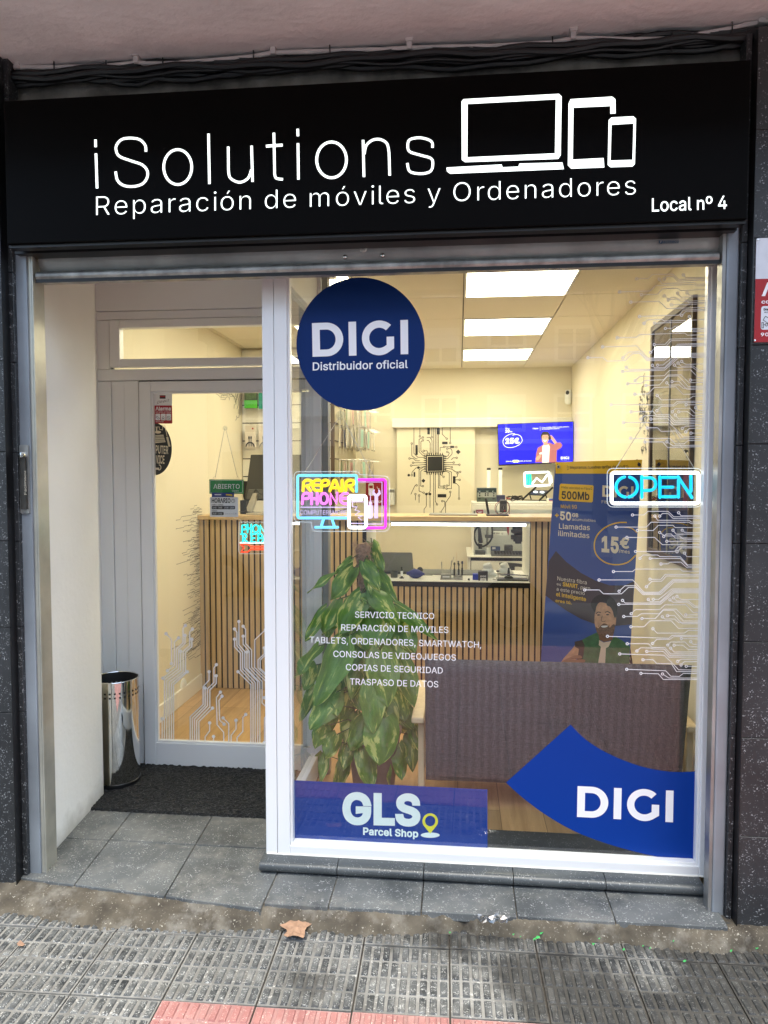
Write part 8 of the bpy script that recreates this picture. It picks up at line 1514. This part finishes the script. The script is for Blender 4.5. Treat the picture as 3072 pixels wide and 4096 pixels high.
d = Draw('A8', bn0, .0016); wide_letters(d, quadmap((634, 219), (827, 226), (826, 300), (632, 289)), .0016); d.text('Fibra y Móvil', 629, 330, 800, 338, 19); d.text('50', 371, 430, 440, 436, 48, .03); d.text('GB', 447, 414, 484, 416, 22, .02); d.text('acumulables', 446, 437, 592, 446, 17)
d.text('Llamadas', 365, 487, 556, 496, 32, .008); d.text('ilimitadas', 360, 531, 553, 546, 32, .008); d.text('15', 628, 625, 735, 634, 88, .04); d.text('€', 740, 604, 800, 608, 62, .03); d.text('/mes', 735, 634, 803, 642, 22, .005)
d.text('Nuestra fibra', 355, 806, 536, 832, 24, -.003); d.text('es', 351, 837, 377, 841, 17, -.003); d.text(', pero', 483, 858, 558, 868, 22, -.003); d.text('a este precio', 350, 870, 524, 898, 22, -.003); d.build('white_lettering', bw, ba)
d = Draw('A8', bn0, .0016); d.text('Móvil 5G', 376, 360, 475, 363, 22, .008); d.text('SMART', 388, 842, 482, 856, 24, .025); d.text('el inteligente', 347, 903, 532, 936, 24, .02); d.text('eres tú.', 343, 940, 443, 955, 18, .02); d.poly([(340, 400), (363, 400), (363, 408), (340, 408)]); d.poly([(348, 393), (355, 393), (355, 399), (348, 399)]); d.poly([(348, 409), (355, 409), (355, 416), (348, 416)])
d.stroke(smooth_line([(784, 448), (720, 452), (650, 480), (600, 530), (583, 590), (598, 650), (650, 695), (720, 710), (790, 695), (840, 650)]), 8); d.stroke(smooth_line([(770, 478), (815, 485), (846, 512)]), 6); d.build('yellow_lettering', by, ba)
LC = lambda nm, mt, dd, *p: layer('C4', bn0, dd, nm, mt, ba, *p)
sk = MAT['skin']; hairm = M('printed_hair', (.008, .006, .005), .6); beard = M('printed_beard', (.16, .075, .04), .6, var=(120, .5))
S2 = lambda p: smooth_line(p, 4, True)
LC('arm', sk, .0010, [(610, 1150), (660, 1200), (640, 1330), (560, 1455), (380, 1442), (440, 1350), (560, 1220)])
LC('jacket', M('printed_green', (.045, .16, .06), .55, var=(30, .25)), .0013, [(700, 1090), (790, 1040), (910, 985), (960, 1060), (965, 1190), (912, 1560), (600, 1560), (690, 1330), (720, 1160)], [(1105, 1110), (1160, 1040), (1260, 1095), (1375, 1185), (1362, 1560), (1018, 1560), (1036, 1205), (1072, 1190)])
LC('sleeve', M('printed_brown', (.05, .028, .022), .6), .0015, [(592, 1118), (700, 1092), (735, 1165), (715, 1330), (670, 1480), (600, 1450), (640, 1330), (655, 1220), (600, 1190)])
LC('shirt', M('printed_cream', (.8, .66, .56), .6), .0017, [(940, 1095), (1005, 1128), (1110, 1108), (1072, 1190), (1036, 1208), (1018, 1560), (900, 1560), (965, 1190), (935, 1165)])
LC('neck', M('printed_neck', (.22, .10, .055), .6), .0019, [(930, 990), (1150, 975), (1125, 1095), (1005, 1122), (942, 1085)])
LC('face', sk, .0022, S2([(884, 690), (874, 800), (884, 900), (915, 985), (985, 1050), (1060, 1052), (1128, 1010), (1162, 890), (1172, 790), (1150, 680), (1090, 600), (960, 562), (910, 605)]), S2([(1152, 785), (1178, 772), (1174, 868), (1156, 885)]))
LC('beard', beard, .0026, S2([(890, 905), (925, 930), (955, 895), (1005, 860), (1060, 878), (1090, 915), (1125, 880), (1160, 880), (1150, 980), (1100, 1048), (1020, 1066), (945, 1030), (905, 975)]))
LC('smile', MAT['decalgrey'], .0032, S2([(965, 895), (1060, 890), (1042, 912), (995, 918)]))
LC('hair', hairm, .0032, S2([(882, 700), (850, 660), (822, 590), (850, 520), (905, 470), (980, 452), (1080, 468), (1150, 520), (1190, 600), (1192, 700), (1172, 775), (1150, 765), (1128, 680), (1092, 625), (1050, 605), (1032, 565), (950, 562), (905, 605)]))
d = Draw('C4', bn0, .0038); d.stroke([(893, 722), (925, 697), (965, 705)], 12); d.stroke([(1022, 702), (1060, 690), (1100, 715)], 12); d.poly(ell(930, 740, 22, 9)); d.poly(ell(1058, 735, 22, 9)); d.stroke(smooth_line([(985, 750), (968, 818), (1000, 832), (1030, 822)]), 6); d.stroke([(940, 880), (925, 910)], 5); d.stroke([(1075, 870), (1090, 900)], 5); d.build('features', beard if False else hairm, ba)
LC('hand', M('printed_hand', (.40, .20, .115), .55), .0022, S2([(380, 1450), (440, 1380), (540, 1335), (590, 1312), (670, 1310), (697, 1330), (690, 1352), (640, 1358), (560, 1365), (560, 1372), (700, 1366), (740, 1378), (738, 1402), (690, 1410), (590, 1412), (590, 1420), (700, 1410), (752, 1420), (750, 1446), (690, 1456), (600, 1462)]))
d = Draw('C4', bn0, .003); d.stroke([(545, 1362), (600, 1358), (690, 1356)], 5); d.stroke([(560, 1415), (640, 1412), (735, 1408)], 5); d.build('finger_lines', M('finger_shadow', (.12, .05, .03), .6), ba)
for x, y in ((362, 104), (860, 90)):
    q = hit(*px('A8', x, y), bn0); mb = MB(); mb.lathe([(.010, 0), (.010, .003), (.005, .003), (.005, 0)], q + Vector((0, -.0015, 0)), 16, (0, -1, 0)); mb.build('eyelet', MAT['chrome'], ba, smooth=True)
    mb = MB(); mb.bar(q + Vector((-.01, .012, .028)), q + Vector((.004, -.004, -.004)), .009, .006); mb.build('strap', MAT['blackm'], ba)
mb = MB(); c = hit(*px('A8', 600, 900), bn0) + Vector((0, .10, 0)); 
for x, y in ((850, 100), (365, 110), (826, 1345)):
    q = hit(*px('A8', x, y), bn0) + Vector((0, .02, 0)); mb.tube([q, c], .005, 8)
mb.tube([hit(*px('A8', 800, 1180), bn0) + Vector((0, .02, 0)), hit(*px('A8', 826, 1345), bn0) + Vector((0, .03, 0)), Vector((.98, 4.12, FL))], .005, 8); mb.tube([c, Vector((c.x, 4.75, FL))], .006, 8); mb.tube([c, Vector((c.x - .2, 4.15, FL))], .005, 8); mb.build('stand', MAT['blackm'], ba, smooth=True)

# ================================================================ sofa
so_ = thing('sofa', 'dark grey two seat sofa with pale wooden arms, its back to the window', 'sofa', (.42, 3.5, FL))
def sofamat():
    m, n, b, N, L = newmat('sofa_fabric'); tc = N('ShaderNodeTexCoord'); b.inputs['Roughness'].default_value = .95; b.inputs['Sheen Weight'].default_value = .15
    t = N('ShaderNodeTexNoise'); t.inputs['Scale'].default_value = 1; t.inputs['Detail'].default_value = 4; mp = N('ShaderNodeMapping'); mp.inputs['Scale'].default_value = (60, 60, 420); L(tc.outputs['Object'], mp.inputs[0]); L(mp.outputs[0], t.inputs['Vector'])
    t2 = N('ShaderNodeTexNoise'); t2.inputs['Scale'].default_value = 1; t2.inputs['Detail'].default_value = 4; mp2 = N('ShaderNodeMapping'); mp2.inputs['Scale'].default_value = (420, 60, 50); L(tc.outputs['Object'], mp2.inputs[0]); L(mp2.outputs[0], t2.inputs['Vector'])
    mx = N('ShaderNodeMath'); mx.operation = 'ADD'; L(t.outputs['Fac'], mx.inputs[0]); L(t2.outputs['Fac'], mx.inputs[1])
    r_ = N('ShaderNodeMapRange'); r_.inputs[1].default_value = .7; r_.inputs[2].default_value = 1.3; L(mx.outputs[0], r_.inputs[0])
    wv = N('ShaderNodeTexWave'); wv.bands_direction = 'X'; wv.inputs['Scale'].default_value = 9; wv.inputs['Distortion'].default_value = 1.2; wv.inputs['Detail'].default_value = 2; L(tc.outputs['Object'], wv.inputs['Vector'])  # vertical bands paint the window's reflection of paving grooves into the fabric colour
    wr = N('ShaderNodeMapRange'); wr.inputs[3].default_value = .72; wr.inputs[4].default_value = 1.08; L(wv.outputs['Fac'], wr.inputs[0])
    mm_ = N('ShaderNodeMix'); mm_.data_type = 'RGBA'; mm_.blend_type = 'MULTIPLY'; mm_.inputs[0].default_value = 1; L(ramp(n, L, r_.outputs[0], [(.1, (.046, .054, .062)), (.5, (.076, .086, .098)), (.9, (.118, .13, .146))]), mm_.inputs[6]); L(wr.outputs[0], mm_.inputs[7]); L(mm_.outputs[2], b.inputs['Base Color'])
    bm = N('ShaderNodeBump'); bm.inputs['Distance'].default_value = .0012; L(mx.outputs[0], bm.inputs['Height']); L(bm.outputs[0], b.inputs['Normal']); return m
fab = sofamat()
TLs, TRs = at('C6', 122, 132, 3.08), at('C6', 1558, 172, 3.08); BLs, BRs = at('C6', 140, 782, 3.20), at('C6', 1522, 850, 3.20)
xa, xb = (TLs.x + BLs.x) / 2, (TRs.x + BRs.x) / 2; xb = min(xb, 1.02); zt_, zb_ = (TLs.z + TRs.z) / 2 + .004, BLs.z
mb = MB(); nx, nz = 40, 24; vs = []; fs = []
def bk_(u, v, s_):                     # s_=0 window side, 1 seat side
    y = 3.20 - .12 * v; ex = 1 - abs(2 * u - 1) ** 8; ez = 1 - abs(2 * v - 1) ** 8; th_ = .052 * (ex * ez) ** .35
    puff = .006 * NZ.noise(Vector((u * 4, v * 3, 2)))
    return Vector((xa + (xb - xa) * u, y + .055 + (-th_ if s_ == 0 else th_) + puff, zb_ + (zt_ - zb_) * v))
for s_ in (0, 1):
    o0 = len(vs)
    for a_ in range(nx + 1):
        for b2_ in range(nz + 1): vs.append(bk_(a_ / nx, b2_ / nz, s_))
    for a_ in range(nx):
        for b2_ in range(nz):
            k = o0 + a_ * (nz + 1) + b2_; f = (k, k + nz + 1, k + nz + 2, k + 1); fs.append(f if s_ == 0 else tuple(reversed(f)))
mb.add(vs, fs); mb.build('backrest', fab, so_, smooth=True, sharp=0)
mb = MB(); mb.box(xa + .02, xb - .02, 3.30, 3.86, .30, .45); mb.build('seat', fab, so_, bevel=.04, seg=4)
za = .49
for s_, (x0, x1) in enumerate(((xa - .062, xa - .006), (xb + .004, min(xb + .055, RXW - .006)))):
    mb = MB(); mb.box(x0, x1, 3.19, 3.80, za - .028, za); ar = mb.build('armrest', MAT['palewood'], so_, bevel=.008, seg=3)
    for y in (3.24, 3.72): mb = MB(); mb.box((x0 + x1) / 2 - .012 + (.012 if s_ == 0 else -.0), (x0 + x1) / 2 + .016 + (.012 if s_ == 0 else 0), y, y + .045, FL, za - .029); mb.build('leg', MAT['palewood'], so_, bevel=.004)
mb = MB(); mb.box(xa - .03, xb + .03, 3.33, 3.37, .22, .285); mb.box(xa - .03, xb + .03, 3.74, 3.78, .22, .285); mb.build('rail', MAT['palewood'], so_, bevel=.004)

# ================================================================ climbing plant
pt_ = thing('potted_plant', 'tall variegated climbing plant on a coir pole in a taupe pot', 'plant', (-.40, 3.43, FL))
mb = MB(); mb.lathe([(.092, FL), (.10, FL + .02), (.128, FL + .27), (.134, FL + .275), (.134, FL + .295), (.124, FL + .295), (.12, FL + .26), (.001, FL + .255)], (-.40, 3.43, 0), 36); mb.build('pot', M('taupe_pot', (.16, .125, .105), .5, var=(8, .1)), pt_, smooth=True)
ptop = at('A7', 632, 432, 3.42); pbot = Vector((-.405, 3.44, FL + .25)); mb = MB(); n = 60
cr = random.Random(4)
mb.tube([pbot.lerp(ptop, i / n) + Vector((cr.uniform(-.002, .002), cr.uniform(-.002, .002), 0)) for i in range(n + 1)], [.035 + cr.uniform(-.003, .003) for i in range(n)] + [.022], 18); pole = mb.build('coir_pole', M('coir', (.30, .19, .12), .95, var=(70, .4), bump=(90, .006)), pt_, smooth=True)
mb = MB()
for k in range(260):
    a_ = cr.uniform(0, 6.28); t = cr.random(); t = 1 - t * t * .55; c = pbot.lerp(ptop, t); q = c + Vector((.036 * cos(a_), .036 * sin(a_), 0)); a2 = a_ + cr.uniform(-1, 1); mb.tube([q, q.lerp(c, -.10) + Vector((.012 * cos(a2), .012 * sin(a2), cr.uniform(-.012, .012))), c + Vector((.037 * cos(a2), .037 * sin(a2), cr.uniform(-.03, .03)))], .0006, 3)
mb.build('coir_fibres', M('coir_fibre', (.42, .29, .19), .9), pole)
def leafmat():
    m, n, b, N, L = newmat('variegated_leaf'); uv = N('ShaderNodeUVMap'); mp = N('ShaderNodeMapping'); mp.inputs['Scale'].default_value = (3.4, .85, 1); mp.inputs['Rotation'].default_value = (0, 0, .3); L(uv.outputs[0], mp.inputs[0])
    t = N('ShaderNodeTexNoise'); t.inputs['Scale'].default_value = 1.1; t.inputs['Detail'].default_value = 7; t.inputs['Roughness'].default_value = .6; t.inputs['Distortion'].default_value = .6; L(mp.outputs[0], t.inputs['Vector'])
    c = ramp(n, L, t.outputs['Fac'], [(.30, (.055, .14, .02)), (.50, (.115, .26, .035)), (.565, (.17, .32, .05)), (.60, (.55, .60, .16)), (.75, (.66, .68, .28))])
    L(c, b.inputs['Base Color']); b.inputs['Roughness'].default_value = .34; b.inputs['Specular IOR Level'].default_value = .45
    b.inputs['Subsurface Weight'].default_value = 0.0
    tr = N('ShaderNodeBsdfTranslucent'); L(c, tr.inputs[0]); mx = N('ShaderNodeMixShader'); mx.inputs[0].default_value = .18; o = n.nodes['Material Output']; L(b.outputs[0], mx.inputs[1]); L(tr.outputs[0], mx.inputs[2]); L(mx.outputs[0], o.inputs[0]); return m
LFM = leafmat(); lr = random.Random(8)
lv = MB(); stm = MB()
def leaf(base, tip, w_, fold=.25, droop=.12, face=None, mb=lv):
    base, tip = Vector(base), Vector(tip); ax = tip - base; Ln = ax.length; t = ax.normalized()
    f = Vector(face or (lr.uniform(-.65, .65), -1, lr.uniform(-.05, .6))); f = (f - t * f.dot(t)).normalized(); s_ = t.cross(f)
    n = 10; vs = []; uv = []; ou, ov = lr.uniform(0, 40), lr.uniform(0, 40); wav = lr.uniform(0, 6)
    for i in range(n + 1):
        v = i / n; hw = w_ / 2 * (sin(pi * min(1, v ** .62 * 1.0)) ** .8) * (1.12 if v < .5 else 1.0) if 0 < v < 1 else 0
        hw = w_ / 2 * max(0, (1.9 * (v + .02) ** .45 * (1 - v) ** .85))
        if v >= 1: hw = 0
        c = base + ax * v + f * (droop * Ln * (4 * v * (1 - v)) * .5)
        back = -.13 * Ln * (1 - v) ** 6
        for j, q in enumerate((-1, -.5, 0, .5, 1)):
            p = c + s_ * hw * q + f * (-abs(q) * hw * fold + .012 * sin(v * 9 + wav + q * 2) * abs(q)) + t * (back * abs(q) * (1 if v < .3 else 0))
            vs.append(p); uv.append((ou + q * .5, ov + v * 2.0))
    fs = []
    for i in range(n):
        for j in range(4): k = i * 5 + j; fs.append((k, k + 1, k + 6, k + 5))
    mb.add(vs, fs, uv)
def A7(x, y, Y): return at('A7', x, y, Y)
LV = [((690, 432), (765, 620), 120, 3.47), ((560, 530), (455, 625), 60, 3.36), ((455, 618), (283, 748), 62, 3.33), ((575, 590), (425, 795), 165, 3.33), ((640, 550), (742, 735), 130, 3.34), ((735, 625), (850, 805), 110, 3.40), ((622, 750), (478, 1015), 185, 3.30), ((700, 735), (865, 948), 140, 3.30), ((470, 790), (378, 1015), 130, 3.36), ((405, 845), (268, 1052), 95, 3.38),
      ((630, 830), (700, 1140), 290, 3.32), ((840, 820), (1105, 1042), 90, 3.34), ((860, 920), (965, 1140), 150, 3.40), ((430, 890), (405, 1030), 120, 3.40), ((500, 1045), (332, 1460), 235, 3.24), ((355, 1080), (203, 1285), 110, 3.33), ((340, 1200), (258, 1365), 110, 3.38), ((745, 1110), (792, 1470), 220, 3.23), ((880, 1165), (960, 1470), 150, 3.32), ((560, 1240), (625, 1490), 170, 3.34),
      ((690, 1320), (700, 1635), 185, 3.19), ((465, 1375), (298, 1610), 190, 3.25), ((330, 1340), (233, 1560), 90, 3.36), ((445, 1410), (468, 1535), 60, 3.26), ((790, 1440), (822, 1680), 140, 3.28), ((660, 1530), (555, 1745), 170, 3.30), ((770, 1540), (735, 1840), 250, 3.17), ((395, 1590), (330, 1730), 130, 3.30), ((880, 1470), (965, 1620), 120, 3.36), ((930, 1560), (1002, 1760), 80, 3.38),
      ((640, 1720), (690, 1990), 150, 3.27), ((470, 1640), (390, 1800), 120, 3.28), ((540, 1680), (510, 1870), 110, 3.33), ((930, 1640), (950, 1880), 110, 3.40), ((860, 1700), (880, 1930), 120, 3.36), ((410, 1720), (360, 1980), 70, 3.32), ((580, 1500), (520, 1700), 140, 3.36), ((690, 1000), (640, 1280), 210, 3.36), ((820, 1000), (880, 1260), 170, 3.38), ((560, 1000), (500, 1230), 170, 3.37), ((640, 1180), (560, 1420), 160, 3.31),
      ((850, 1330), (900, 1560), 150, 3.36), ((560, 780), (560, 960), 120, 3.36), ((780, 880), (790, 1060), 130, 3.36), ((660, 640), (690, 770), 70, 3.34), ((620, 775), (655, 800), 40, 3.3)]
core = lambda z: Vector((-.41, 3.43, z))
for b_, t_, w_, Y in LV:
    p, q = A7(*b_, Y + .04), A7(*t_, Y - .03); leaf(p, q, w_ * (.98 if Y > 3.3 and b_[1] < 700 else 1.2) * .633 / 2927 * Y, fold=lr.uniform(.12, .4), droop=lr.uniform(.05, .16))
    stm.tube([core(p.z - .05), p.lerp(core(p.z), .5) + Vector((0, -.02, .03)), p], .0028, 5)
for k in range(26):
    y_ = lr.uniform(900, 1800); sp = 60 + 200 * min(1, (y_ - 600) / 700); x_ = 640 + lr.uniform(-1, 1) * sp; Y = lr.uniform(3.36, 3.54)
    p, q = A7(x_, y_, Y), A7(x_ + (x_ - 640) * .35 + lr.uniform(-40, 40), y_ + lr.uniform(150, 270), Y + lr.uniform(-.04, .05)); leaf(p, q, lr.uniform(100, 170) * .633 / 2927 * Y, fold=lr.uniform(.1, .4))
    stm.tube([core(p.z - .04), p], .0026, 4)
lv.build('foliage', LFM, pt_, smooth=True, sharp=0); stm.tube([core(.32), core(1.0)], .009, 7); stm.build('stems', M('stem', (.06, .11, .025), .5), pt_, smooth=True)
# ================================================================ the street behind the viewer, seen only mirrored in the glass
brick = M('tan_brick', (.50, .38, .26), .9, var=(3, .12)); trim = M('pale_trim', (.84, .82, .76), .7); darkg = M('dark_glazing', (.03, .035, .04), .1)
bd = thing('apartment_building', 'tan brick apartment building across the street with white windows', 'building', (0, -28, 0))
mb = MB(); mb.box(-22, 22, -36, -28, 0, 17); mb.build('wall', brick, bd)
for fl_ in range(4):
    for k in range(12):
        x = -15.6 + k * 2.95; z = 3.7 + fl_ * 3.0; Yb = -28
        m_ = MB(); m_.box(x - .7, x + .7, Yb, Yb + .08, z, z + 1.35); wn = m_.build('window', darkg, bd)
        m_ = MB(); m_.box(x - .86, x + .86, Yb, Yb + .14, z - .16, z - .001); m_.box(x - .86, x + .86, Yb, Yb + .12, z + 1.351, z + 1.5); m_.box(x - .86, x - .701, Yb, Yb + .12, z, z + 1.35); m_.box(x + .701, x + .86, Yb, Yb + .12, z, z + 1.35); m_.box(x - .06, x + .06, Yb + .081, Yb + .12, z, z + 1.35); m_.box(x - .69, x + .69, Yb + .081, Yb + .115, z + .6, z + .7)
        if (k + fl_) % 3 == 0: m_.box(x - .69, x + .69, Yb + .081, Yb + .1, z + .7, z + 1.349)
        m_.build('frame', trim, wn)
mb = MB(); mb.box(-22, 22, -28.02, -27.85, 3.0, 3.2); mb.box(-22, 22, -28.02, -27.8, 16.7, 17.0); mb.build('cornice', trim, bd)
mb = MB()
for k in range(6): x = -12 + k * 4.6; mb.box(x, x + 2.8, -28.02, -27.94, .15, 2.7)
mb.build('shop_openings', darkg, bd)
# parked van
vp = M('van_paint', (.66, .68, .70), .25, .3, coat=.6); vg = M('van_glass', (.02, .025, .03), .05); vt = M('tyre', (.015, .015, .015), .8)
vn = thing('parked_van', 'grey parked van at the kerb, mirrored in the shop window', 'van', (-1.2, -3.1, -.15))
prof = [(-4.2, .25), (-4.25, 1.0), (-4.15, 2.0), (-3.9, 2.12), (-.55, 2.12), (-.2, 2.02), (.55, 1.30), (1.35, 1.12), (1.55, .95), (1.6, .4), (1.5, .25)]
mb = MB(); mb.prism([(x, -2.2, z) for x, z in prof], (0, -1.75, 0)); mb.build('body', vp, vn, bevel=.06, seg=3)
mb = MB(); mb.prism([(-1.55, -2.192, 1.25), (.35, -2.192, 1.25), (-.28, -2.192, 1.85), (-1.55, -2.192, 1.88)], (0, -.006, 0)); mb.prism([(-3.7, -2.192, 1.25), (-1.75, -2.192, 1.25), (-1.75, -2.192, 1.88), (-3.7, -2.192, 1.88)], (0, -.006, 0)); mb.build('side_window', vg, vn)
for x in (-3.1, .55): mb = MB(); mb.lathe([(.33, -.1), (.33, .1)], (x, -2.28, .18), 28, (0, 1, 0)); wh = mb.build('wheel', vt, vn, smooth=True); mb = MB(); mb.lathe([(.2, .101), (.17, .11), (.05, .115)], (x, -2.28, .18), 20, (0, 1, 0)); mb.build('rim', MAT['alu'], wh, smooth=True)
mb = MB(); mb.box(1.35, 1.58, -2.35, -2.19, .72, .9); mb.build('headlight', MAT['whiteplastic'], vn, bevel=.02)
# bare street tree
tr = thing('street_tree', 'bare street tree on the far pavement, mirrored in the shop window', 'tree', (2.6, -8.5, 0)); tm = M('bark', (.09, .075, .06), .9, var=(12, .3)); trn = random.Random(2)
mb = MB(); mb.tube([(2.6, -8.5, -.15), (2.62, -8.5, 1.5), (2.55, -8.45, 3.0)], [.16, .13, .11], 10); mb.build('trunk', tm, tr, smooth=True)
mb = MB()
def grow(p, d_, ln, r_, dep):
    if dep == 0 or r_ < .003: return
    pts = [p]; q = p.copy(); dd = d_.copy()
    for i in range(4): dd = (dd + Vector((trn.uniform(-.2, .2), trn.uniform(-.2, .2), trn.uniform(-.08, .16)))).normalized(); q = q + dd * ln / 4; pts.append(q.copy())
    mb.tube(pts, [r_ * (1 - .35 * i / 4) for i in range(5)], 5)
    for k in range(3 if dep > 2 else 2): grow(pts[trn.randint(2, 4)], (dd + Vector((trn.uniform(-.8, .8), trn.uniform(-.8, .8), trn.uniform(-.1, .6)))).normalized(), ln * trn.uniform(.6, .8), r_ * .58, dep - 1)
for k in range(4): grow(Vector((2.55, -8.45, 3.0)), Vector((trn.uniform(-.7, .7), trn.uniform(-.7, .7), 1)).normalized(), 1.5, .07, 5)
mb.build('crown', tm, tr)
for o in list(bpy.data.meshes):
    if o.users == 0: bpy.data.meshes.remove(o)
